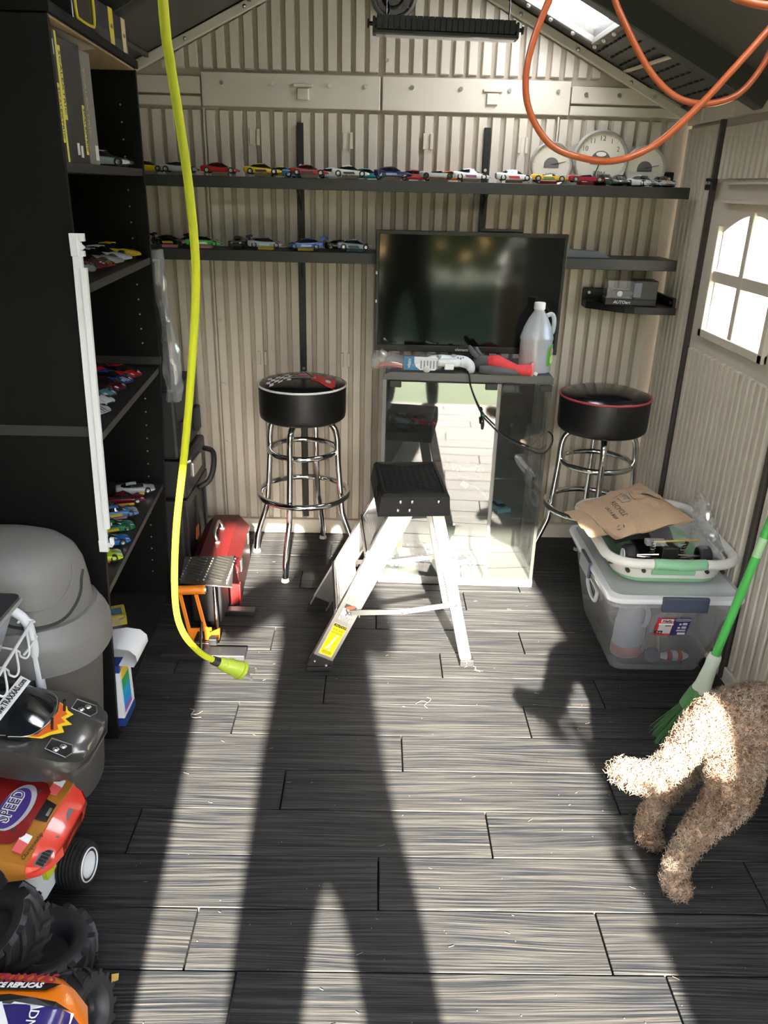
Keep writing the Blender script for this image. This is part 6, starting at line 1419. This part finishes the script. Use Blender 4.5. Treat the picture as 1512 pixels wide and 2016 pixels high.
# ------------------------------------------------------------------ orange and black work stand with a tread plate
js = thing('work_stand', (-.60, 2.48, 0), 'black work stand with tread plate top and orange handle frame', 'stand')
M_ORG = mat('orange_enamel', (.72, .20, .01), .35)
pl = MB(); a = [(-.720, 2.725, .218), (-.535, 2.74, .218), (-.500, 2.50, .212), (-.692, 2.525, .212)]
pl.loft([a, [(p[0], p[1], p[2] - .005) for p in a]]); pl = pl.obj('tread_plate', mat('worn_steel', (.36, .35, .33), .38, 1.0, noise=(25, .3, .15)), js)
tr_ = MB()
for i in range(9):
    for s_ in (0, 1):
        x = -.69 + s_ * .085 - .0 * i; y = 2.545 + i * .021
        tr_.bar((x + .012, y + .012, .2165 + (y - 2.5) * .025), (x + .062, y - .010, .2165 + (y - 2.5) * .025), .006, .003)
tr_.obj('tread_bars', mat('worn_steel'), pl, kind='stuff')
dt = MB()
for i in range(9):
    for x in (-.695, -.61, -.525): dt.sphere((x, 2.54 + i * .022, .2175), .0035, 6, 4)
dt.obj('tread_studs', M_STEEL, pl, True, kind='stuff')
MB().bb((-.66, 2.54, .04), (-.55, 2.68, .205), .006).obj('tower', M_BLKPL, js)
MB().cyl((-.565, 2.505, .03), (-.565, 2.505, .21), .008, n=10).obj('chrome_strut', M_CHROME, js, True)
MB().cyl((-.705, 2.49, .198), (-.598, 2.50, .198), .0165, n=18).obj('roller', M_ORG, js, True, 60)
MB().cyl((-.598, 2.50, .198), (-.594, 2.5005, .198), .0125, n=16).obj('roller_end', M_STEEL, js, True)
for x0_, x1_ in ((-.685, -.645), (-.628, -.585)):
    MB().bar((x0_, 2.487, .185), (x1_, 2.447, .012), .013, .006, (0, 1, 0), .001).obj('handle_bar', M_ORG, js)
MB().bar((-.655, 2.458, .055), (-.575, 2.462, .058), .012, .006, (0, 1, 0)).obj('cross_bar', M_ORG, js)
MB().prism([(0, 0), (.05, .0), (.055, .05), (.02, .035), (.012, .06), (0, .06)], .004, (-.600, 2.453, .012), (1, .25, 0), (0, 0, 1)).obj('foot_plate', M_ORG, js)
MB().prism([(0, 0), (.012, 0), (.035, .05), (.008, .04), (0, .045)], .004, (-.655, 2.455, .012), (1, .25, 0), (0, 0, 1)).obj('foot_plate', M_ORG, js)
MB().bb((-.735, 2.345, .001), (-.44, 2.405, .022), .003).obj('base_bar', mat('dark_clear_base', (.006, .006, .007), .6), js)
MB().bb((-.625, 2.40, .001), (-.575, 2.70, .02), .003).obj('base_bar', M_BLKPL, js)
MB().bb((-.66, 2.66, .001), (-.45, 2.70, .02), .003).obj('base_bar', M_BLKPL, js)
MB().cyl((-.60, 2.385, .02), (-.605, 2.44, .10), .005, n=8).obj('chrome_strut', M_CHROME, js, True)
MB().cyl((-.635, 2.40, .035), (-.55, 2.405, .035), .006, n=10).obj('chrome_pin', M_CHROME, js, True)
MB().bb((-.575, 2.395, .03), (-.545, 2.42, .055), .002).obj('clamp', M_BLKPL, js)

# ------------------------------------------------------------------ rolling tool chest stack behind the bookcase
tc = thing('tool_chest', (-.90, 3.06, 0), 'tall black rolling tool chest between bookcase and back wall', 'tool chest')
M_TC = mat('black_ribbed_plastic', (.018, .018, .019), .45)
MB().bb((-1.12, 2.84, .03), (-.745, 3.25, .40), .012).obj('lower_bin', M_TC, tc)
MB().bb((-1.12, 2.85, .405), (-.725, 3.22, .56), .012).obj('middle_case', M_TC, tc)
MB().bb((-1.12, 2.85, .565), (-.745, 3.22, .83), .012).obj('upper_case', M_TC, tc)
for y in (2.88, 3.05, 3.2): MB().bb((-.752, y, .05), (-.735, y + .03, .39), .004).obj('rib', M_TC, tc)
MB().bb((-.752, 2.85, .36), (-.728, 3.24, .40), .006).obj('lip', M_TC, tc)
for y in (2.90, 3.12): MB().bb((-.748, y, .60), (-.725, y + .06, .70), .006).obj('latch', M_TC, tc)
MB().bb((-.732, 2.95, .46), (-.715, 3.1, .52), .005).obj('latch', M_STEEL, tc)
MB().tube(spline([(-.72, 3.02, .39), (-.675, 3.03, .42), (-.66, 3.06, .47), (-.668, 3.1, .52), (-.71, 3.12, .53)], 5), .011, 8).obj('grip', M_TC, tc, True, 180)
for z in (.66, .17): 
    for k in range(4): MB().bar((-.7435 if z > .5 else -.734, 2.99 + k * .012, z), (-.7435 if z > .5 else -.734, 3.0 + k * .012, z + .05), .0015, .006, (1, 0, 0)).obj('orange_logo_bar', mat('rust_orange', (.35, .08, .015), .4), tc)
MB().cyl((-.74, 2.835, .55), (-.70, 2.85, .565), .006, n=8).obj('metal_pin', M_STEEL, tc, True)
for y in (2.9, 3.18): MB().lathe([(.0001, -.015), (.03, -.015), (.03, .015), (.0001, .015)], (-.76, y, .03), 16, (1, 0, 0)).obj('caster', M_RUBBER, tc, True)
# plastic bagged part hanging beside the bookcase
hb = thing('bagged_part', (-.75, 2.85, .75), 'long clear plastic bag with printed warning hanging beside the bookcase', 'bag')
random.seed(13); rr = []
for i in range(22):
    u = i / 21; z = .80 + .53 * u; w = .028 + .008 * math.sin(u * 8); cx = -.765 + .01 * math.sin(u * 5) + .02 * (1 - u)
    rr.append([(cx + w * math.cos(2 * pi * k / 12) * random.uniform(.8, 1.15), 2.845 + .022 * math.sin(2 * pi * k / 12) * random.uniform(.8, 1.2), z + random.uniform(-.004, .004)) for k in range(12)])
MB().loft(rr).obj('bag_film', clear_mat('hanging_film', (.55, .56, .57), .30, .10, .07), hb, True, 25)
MB().bb((-.785, 2.835, .84), (-.752, 2.86, 1.29), .004).obj('dark_bracket', M_BLKPL, hb)
for k in range(5): text('lettering', 'WARNING KEEP AWAY FROM CHILDREN', .0085, MX((-.738 + k * .0075 * .8 - .018, 2.818, 1.08), (0, 0, -1), (1, 0, 0)), M_DGRY, hb, .0004, sx=.75)

# ------------------------------------------------------------------ yellow extension cord with its plug, hanging
M_CORD = mat('lime_yellow_rubber', (.42, .44, .012), .4)
yc_ = thing('extension_cord', (-.172, .72, 1.69), 'bright yellow green extension cord with a plug hanging from the roof', 'cord')
CP = [(-.165, .70, roofz(.165) - .04), (-.170, .71, 1.95), (-.172, .72, 1.69), (-.174, .738, 1.641), (-.174, .756, 1.601), (-.173, .775, 1.532), (-.177, .793, 1.458), (-.194, .811, 1.352), (-.211, .829, 1.267), (-.232, .847, 1.166), (-.245, .865, 1.067), (-.244, .884, 1.009), (-.228, .902, .966), (-.211, .92, .941)]
MB().tube(spline(CP, 6), .0042, 10).obj('cord_cable', M_CORD, yc_, True, 180)
q0, q1 = Vector((-.213, .918, .943)), Vector((-.172, .936, .912)); dd = (q1 - q0).normalized(); sd = dd.cross(Vector((.2, .9, .4))).normalized(); up = sd.cross(dd)
def pring(t_, a, b): c = q0 + dd * t_; return [c + sd * (a * math.cos(2 * pi * k / 12)) + up * (b * math.sin(2 * pi * k / 12)) for k in range(12)]
MB().loft([pring(-.004, .0062, .0062), pring(.008, .0066, .0066)]).obj('strain_relief', M_BLKPL, yc_, True, 40)
MB().loft([pring(.006, .0072, .007), pring(.010, .009, .0085), pring(.016, .0092, .0088), pring(.017, .0105, .0095), pring(.030, .0128, .0105), pring(.040, .0140, .0115), pring(.0405, .0158, .0128), pring(.045, .0158, .0128)]).obj('plug_body', mat('lime_plug', (.28, .36, .02), .4), yc_, True, 40)
for s_ in (-1, 1):
    c = q0 + dd * .0445 + sd * s_ * .0062 + up * .002; MB().bar(c, c + dd * .017, .0062, .0016, sd).obj('blade', M_STEEL, yc_)
c = q0 + dd * .0445 - up * .006; MB().cyl(c, c + dd * .019, .0024, n=8).obj('ground_pin', M_STEEL, yc_, True)
for k in range(5): MB().bar(q0 + dd * (.022 + k * .003) + up * .0105 - sd * .006, q0 + dd * (.022 + k * .003) + up * .0108 + sd * .006, .001, .0012).obj('grip_ridge', mat('lime_plug'), yc_)

# ------------------------------------------------------------------ orange hose loops
M_HOSE = mat('orange_hose', (.40, .085, .022), .35)
hs = thing('orange_hose', (.45, 1.45, 1.95), 'orange hose hanging in loops from the roof at the right', 'hose')
HA = [(.40, 1.38, roofz(.40) - .01), (.33, 1.45, 2.02), (.292, 1.45, 1.90), (.267, 1.45, 1.841), (.242, 1.45, 1.772), (.235, 1.45, 1.714), (.248, 1.45, 1.666), (.286, 1.45, 1.621), (.340, 1.445, 1.602), (.392, 1.42, 1.599), (.452, 1.42, 1.624), (.509, 1.42, 1.677), (.557, 1.42, 1.733), (.603, 1.42, 1.790), (.645, 1.42, 1.845), (.70, 1.42, 1.95), (.72, 1.42, 2.03), (.66, 1.46, 2.09)]
HB = [(.66, 1.46, 2.09), (.50, 1.52, 2.13), (.40, 1.55, 2.05), (.375, 1.55, 1.93), (.384, 1.55, 1.864), (.417, 1.55, 1.809), (.466, 1.55, 1.746), (.517, 1.55, 1.708), (.572, 1.55, 1.698), (.624, 1.55, 1.713), (.656, 1.55, 1.751), (.673, 1.55, 1.797), (.676, 1.55, 1.842), (.668, 1.55, 1.878), (.60, 1.50, 1.99), (.50, 1.42, 2.02), (.44, 1.35, 1.95), (.455, 1.32, 1.85), (.484, 1.30, 1.814), (.514, 1.30, 1.804), (.546, 1.30, 1.800), (.58, 1.30, 1.804), (.66, 1.30, 1.87), (.70, 1.32, 2.0), (.68, 1.36, roofz(.68) - .01)]
MB().tube(spline(HA[:-1] + HB, 6), .0056, 10).obj('hose_tube', M_HOSE, hs, True, 180)
MB().tube(spline([(.5, 1.44, roofz(.5) - .002), (.55, 1.44, 2.06), (.60, 1.44, 2.03), (.66, 1.44, 2.05), (.70, 1.44, roofz(.70) - .002)], 5), .004, 8).obj('hanging_hook', M_STEEL, hs, True)

# ------------------------------------------------------------------ light bar under the ridge
lbar = thing('light_bar', (.19, 2.75, 1.99), 'finned black light bar hanging below the gable', 'lamp', rot=(0, math.radians(.8), 0))
M_FIN = mat('dark_green_grey_fins', (.032, .034, .030), .45)
MB().box((.0, 0, .012), (.425, .055, .02), None, .002).obj('housing', M_FIN, lbar, world=False)
fn = MB()
for k in range(24): MB().box((-.20 + k * .0174, 0, .012), (.0158, .062, .036), None, .001).obj('fin', M_FIN, lbar, world=False)
MB().box((0, 0, -.013), (.43, .064, .010), None, .002).obj('lens_frame', M_FIN, lbar, world=False)
MB().box((0, 0, -.0195), (.418, .056, .004)).obj('lens', clear_mat('lamp_lens', (.55, .52, .48), .35, .1, .05), lbar, world=False)
for sg in (-1, 1):
    MB().box((sg * .216, 0, .004), (.008, .06, .045), None, .003).obj('end_cap', M_FIN, lbar, world=False)
    MB().lathe([(.0001, .016), (.012, .016), (.013, .012), (.006, .010), (.006, 0)], (sg * .22, 0, .010), 12, (sg, 0, 0)).obj('knob', M_BLKPL, lbar, True, world=False)
    MB().cyl((sg * .185 + .005, 0, .03), (sg * .185, 0, roofz(.19 + sg * .19) - 1.99 - .01), .0022, n=6).obj('hanger_wire', M_BLKMET, lbar, world=False)
vt = thing('round_vent', (.04, YB - .02, 2.21), 'round grey vent with a rim high on the gable', 'vent')
MB().lathe([(.066, -.008), (.072, .006), (.078, .010), (.086, .006), (.088, -.008)], (.04, YB - .010, 2.215), 32, (0, -1, 0), False).obj('vent_rim', mat('vent_grey', (.13, .125, .11), .5), vt, True, 50)
MB().cyl((.04, YB - .010, 2.215), (.04, YB - .016, 2.215), .068, n=32).obj('vent_disc', mat('vent_mesh', (.10, .09, .075), .6), vt)
for k in range(5): MB().bb((-.02, YB - .019, 2.17 + k * .022), (.10, YB - .015, 2.174 + k * .022)).obj('vent_slat', mat('vent_grey'), vt)
cc = thing('coiled_lead', (.03, 2.8, 2.03), 'coiled black power lead above the light bar', 'cable')
cp = []
for k in range(40):
    a = k / 40 * 5 * pi; cp.append((.03 + (.035 + .003 * math.sin(k)) * math.cos(a), 2.80 + .001 * k, 2.10 + .042 * math.sin(a)))
cp += [(.02, 2.78, 2.05), (.012, 2.76, 2.025), (.01, 2.755, 2.015)]
MB().tube(spline(cp, 2), .004, 6).obj('coil', M_RUBBER, cc, True, 180)
MB().cyl((.03, 2.78, 2.12), (.03, 2.78, roofz(.03) - .05), .003, n=6).obj('coil_tie', M_RUBBER, cc)

# ------------------------------------------------------------------ straw and grit on the floor
random.seed(77); g = MB()
for i in range(190):
    x, y = random.uniform(-.7, .9), random.uniform(1.0, 3.2)
    if random.random() < .35:
        a = random.uniform(-.6, .6); L_ = random.uniform(.005, .018); g.bar((x, y, .0016), (x + L_ * math.cos(a), y + L_ * math.sin(a), .002), .0006, .0006)
    else:
        g.box((x, y, .0012), (random.uniform(.0008, .0022), random.uniform(.0008, .002), .001), Matrix.Rotation(random.random() * 3, 3, 'Z'))
for cx, cy in ((-.56, 2.04), (.19, 2.12), (.37, 2.33)):
    for k in range(3): 
        a = random.uniform(0, 6.3); g.tube(spline([(cx, cy, .003), (cx + .02 * math.cos(a), cy + .02 * math.sin(a), .004), (cx + .04 * math.cos(a + .6), cy + .03 * math.sin(a + .6), .003)], 3), .0007, 4)
g.obj('straw_and_grit', mat('straw', (.22, .19, .14), .8), label='scattered straw and grit on the black floor', cat='debris', kind='stuff')
MB().add([(-.532, 1.158, .003), (-.517, 1.160, .004), (-.514, 1.145, .003), (-.526, 1.138, .004)], [(0, 1, 2, 3)]).obj('dry_leaf', mat('leaf_yellow', (.75, .50, .10), .6), label='tiny yellow dry leaf by the big tyres', cat='leaf')

# ------------------------------------------------------------------ skinned figures
def skin_fig(name, verts, edges, radii, root, m, parent, sub=2, label=None):
    me = bpy.data.meshes.new(name); me.from_pydata(verts, edges, [])
    o = bpy.data.objects.new(name, me); COL.objects.link(o)
    sm = o.modifiers.new('skin', 'SKIN'); sm.use_smooth_shade = True; sm.branch_smoothing = .7
    for i, r in enumerate(radii):
        d = me.skin_vertices[0].data[i]; d.radius = r if isinstance(r, tuple) else (r, r); d.use_root = (i == root)
    ss = o.modifiers.new('sub', 'SUBSURF'); ss.levels = sub; ss.render_levels = sub
    dg = bpy.context.evaluated_depsgraph_get(); dg.update()
    nm = bpy.data.meshes.new_from_object(o.evaluated_get(dg)); bpy.data.objects.remove(o); bpy.data.meshes.remove(me)
    nm.name = name; nm.materials.clear(); nm.materials.append(m)
    nm.polygons.foreach_set('use_smooth', [True] * len(nm.polygons))
    ob = bpy.data.objects.new(name, nm); COL.objects.link(ob)
    if parent is not None: ob.parent = parent; ob.matrix_basis = wm(parent).inverted()
    return ob
# dog: seen from behind, walking to the right, front end bent round towards the doorway
M_DOG = mat('dog_skin_fur', (.30, .20, .135), .9); M_FUR = mat('apricot_fur', (.46, .32, .22), .75)
tF, bF = nodes(M_FUR); gg = tF.nodes.new('ShaderNodeNewGeometry'); nz = tF.nodes.new('ShaderNodeTexNoise'); nz.inputs['Scale'].default_value = 14
rp = tF.nodes.new('ShaderNodeValToRGB'); rp.color_ramp.elements[0].position = .35; rp.color_ramp.elements[0].color = (.24, .155, .10, 1); rp.color_ramp.elements[1].position = .68; rp.color_ramp.elements[1].color = (.42, .33, .25, 1)
tF.links.new(gg.outputs['Position'], nz.inputs['Vector']); tF.links.new(nz.outputs[0], rp.inputs[0]); tF.links.new(rp.outputs[0], bF.inputs['Base Color'])
dog = thing('dog', (.90, 1.48, 0), 'curly apricot dog seen from behind walking out at the right', 'dog')
DV = [(.86, 1.52, .40), (.80, 1.50, .415), (.96, 1.54, .405), (1.05, 1.50, .40), (1.10, 1.40, .41), (1.11, 1.30, .45), (1.10, 1.21, .52), (1.09, 1.13, .54), (1.085, 1.06, .525),      # 0-8 spine, neck, head, muzzle
      (.85, 1.455, .36), (.85, 1.425, .265), (.775, 1.405, .185), (.737, 1.395, .095), (.732, 1.385, .030), (.765, 1.36, .020),   # 9-14 near hind leg
      (.85, 1.565, .36), (.835, 1.585, .265), (.755, 1.56, .175), (.722, 1.545, .095), (.718, 1.535, .028), (.75, 1.515, .020),   # 15-20 far hind leg
      (1.12, 1.45, .30), (1.125, 1.44, .16), (1.12, 1.43, .028), (1.13, 1.39, .02), (1.04, 1.36, .30), (1.03, 1.34, .16), (1.02, 1.32, .028), (1.03, 1.28, .02),  # 21-28 front legs
      (.765, 1.475, .425), (.712, 1.435, .385), (.662, 1.405, .340), (.615, 1.40, .335), (.575, 1.40, .352), (.545, 1.40, .366)]   # 29-34 tail
DE = [(0, 1), (0, 2), (2, 3), (3, 4), (4, 5), (5, 6), (6, 7), (7, 8), (0, 9), (9, 10), (10, 11), (11, 12), (12, 13), (13, 14), (0, 15), (15, 16), (16, 17), (17, 18), (18, 19), (19, 20), (4, 21), (21, 22), (22, 23), (23, 24), (4, 25), (25, 26), (26, 27), (27, 28), (1, 29), (29, 30), (30, 31), (31, 32), (32, 33), (33, 34)]
DR = [.098, .078, .103, .106, .103, .070, .066, .046, .028, .078, .054, .033, .024, .029, .022, .074, .050, .031, .024, .028, .021, .042, .034, .032, .026, .042, .034, .032, .026, .042, .034, .030, .026, .026, .010]
body = skin_fig('body', DV, DE, DR, 0, M_DOG, dog, 3)
body['label'] = 'short curly apricot coat'
random.seed(8); fur = MB(); me = body.data; me.calc_loop_triangles()
areas = []; tot = 0
for t_ in me.loop_triangles:
    tot += t_.area; areas.append(tot)
import bisect
NS = 26000
V_ = me.vertices
fv, ff = [], []
for i in range(NS):
    t_ = me.loop_triangles[min(len(areas) - 1, bisect.bisect(areas, random.random() * tot))]
    a, b = random.random(), random.random()
    if a + b > 1: a, b = 1 - a, 1 - b
    p = V_[t_.vertices[0]].co * (1 - a - b) + V_[t_.vertices[1]].co * a + V_[t_.vertices[2]].co * b
    n_ = Vector(t_.normal)
    if p.z < .006: continue
    tx, ty, tz_ = frame(n_, (random.uniform(-1, 1), random.uniform(-1, 1), random.uniform(-1, 1)))
    L_ = random.uniform(.010, .022) * (1.25 if p.x < .66 else 1)
    down = Vector((0, 0, -.35))
    curl = random.uniform(.004, .009); ph = random.random() * 6.28
    base = len(fv); w = random.uniform(.0012, .0022)
    for k in range(5):
        u = k / 4; an = ph + u * 6.5
        c = p + n_ * (L_ * u * .8 - .002) + (tx * math.cos(an) + ty * math.sin(an)) * curl * min(1, u * 1.6) + down * (L_ * u * u * .5)
        ww = w * (1 - .75 * u); fv.append(c + tx * ww); fv.append(c - tx * ww * .5 + ty * ww * .87); fv.append(c - tx * ww * .5 - ty * ww * .87)
    for k in range(4):
        q = base + k * 3
        for s_ in range(3): ff.append((q + s_, q + (s_ + 1) % 3, q + 3 + (s_ + 1) % 3, q + 3 + s_))
fm = bpy.data.meshes.new('curly_fur'); fm.from_pydata(fv, [], ff); fm.materials.append(M_FUR); fm.polygons.foreach_set('use_smooth', [True] * len(fm.polygons))
fo = bpy.data.objects.new('curly_fur', fm); COL.objects.link(fo); fo.parent = dog; fo.matrix_basis = wm(dog).inverted(); fo['kind'] = 'stuff'
for sg in (-1, 1):
    MB().tube(spline([(1.09 + sg * .05, 1.21, .56), (1.09 + sg * .085, 1.20, .53), (1.09 + sg * .085, 1.19, .47)], 4), [.012, .02, .024, .026, .028, .028, .026, .022, .012], 8).obj('ear', M_FUR, dog, True, 180)
    MB().sphere((1.087 + sg * .028, 1.105, .565), .009, 10, 8).obj('eye', M_BGL, dog, True)
MB().sphere((1.084, 1.028, .535), .013, 10, 8, (1.1, .8, .8)).obj('nose', M_BGL, dog, True)

# person taking the photograph in the doorway: casts the long shadow on the floor
M_CLO = mat('navy_cloth', (.03, .035, .06), .85); M_SKN = mat('skin_tone', (.55, .36, .27), .5)
pe = thing('person', (.05, -.28, -.10), 'person in dark clothes standing in the doorway holding up a phone', 'person')
px_, py_ = .05, -.28
PV = [(px_, py_, .96), (px_, py_ - .01, 1.16), (px_, py_ - .01, 1.36), (px_, py_, 1.46), (px_, py_ + .02, 1.54), (px_, py_ + .035, 1.64), (px_, py_ + .03, 1.73),
      (px_ - .125, py_, .77), (px_ - .15, py_ + .01, .46), (px_ - .17, py_ - .02, 0.0), (px_ - .175, py_ + .10, -.06),
      (px_ + .135, py_, .77), (px_ + .16, py_ + .01, .46), (px_ + .18, py_ - .02, 0.0), (px_ + .19, py_ + .10, -.06),
      (px_ - .19, py_, 1.42), (px_ - .37, py_ + .06, 1.24), (px_ - .12, -.13, 1.40), (px_ - .085, -.065, 1.49),
      (px_ + .18, py_, 1.42), (px_ + .235, py_ + .05, 1.19), (px_ + .07, -.13, 1.40), (px_ - .005, -.065, 1.49)]
PE = [(0, 1), (1, 2), (2, 3), (3, 4), (4, 5), (5, 6), (0, 7), (7, 8), (8, 9), (9, 10), (0, 11), (11, 12), (12, 13), (13, 14), (2, 15), (15, 16), (16, 17), (17, 18), (2, 19), (19, 20), (20, 21), (21, 22)]
PR = [(.215, .13), (.20, .12), (.20, .12), (.07, .07), (.06, .065), (.078, .10), (.07, .085), .105, .072, .052, .038, .105, .072, .052, .038, .085, .072, .050, .032, .085, .065, .048, .032]
PV = [(x, y, -.1 + (z + .1) * 1.05 if not (z < 1.5 and y > -.15) else z) for x, y, z in PV]
pb_ = skin_fig('body', PV, PE, PR, 0, M_CLO, pe, 2)
MB().sphere((px_, py_ + .035, 1.740), .10, 20, 14, (.80, .98, 1.22)).obj('head', M_SKN, pe, True)
MB().sphere((px_, py_ + .015, 1.770), .107, 20, 12, (.84, .98, 1.05)).obj('hair', mat('brown_hair', (.06, .035, .02), .7), pe, True)
MB().tube([(px_, py_ + .13, 1.755), (px_, py_ + .15, 1.720), (px_, py_ + .135, 1.710)], [.008, .014, .008], 8).obj('nose', M_SKN, pe, True)
for sg in (-1, 1):
    MB().sphere((px_ + sg * .032, py_ + .122, 1.750), .011, 8, 6).obj('eye', M_WHITE, pe, True); MB().sphere((px_ + sg * .083, py_ + .03, 1.735), .02, 8, 6, (.4, .8, 1.4)).obj('ear', M_SKN, pe, True)
MB().box((px_, py_ + .125, 1.680), (.045, .012, .010), None, .004).obj('mouth', mat('lip', (.45, .18, .16), .5), pe)
# hands around the phone
for sg, hx in ((-1, -.052), (1, .052)):
    MB().sphere((hx, -.062, 1.525), .034, 12, 8, (.55, .75, 1.25)).obj('palm', M_SKN, pe, True)
    for k in range(4):
        z_ = 1.497 + k * .018; MB().tube(spline([(hx, -.052, z_), (hx + sg * .002, -.034, z_ + .002), (hx - sg * .012, -.0265, z_ + .003)], 4), [.0085, .0085, .0085, .008, .008, .0078, .0075, .007, .005], 8).obj('finger', M_SKN, pe, True)
    MB().tube(spline([(hx, -.075, 1.515), (hx - sg * .012, -.068, 1.545), (hx - sg * .022, -.056, 1.562)], 4), [.010, .010, .010, .0095, .009, .009, .0085, .008, .006], 8).obj('thumb', M_SKN, pe, True)
ph_ = MB().box((0, -.042, 1.535), (.075, .008, .155), None, .004).obj('phone', M_BGL, label='black phone held up by the person in the doorway', cat='phone')
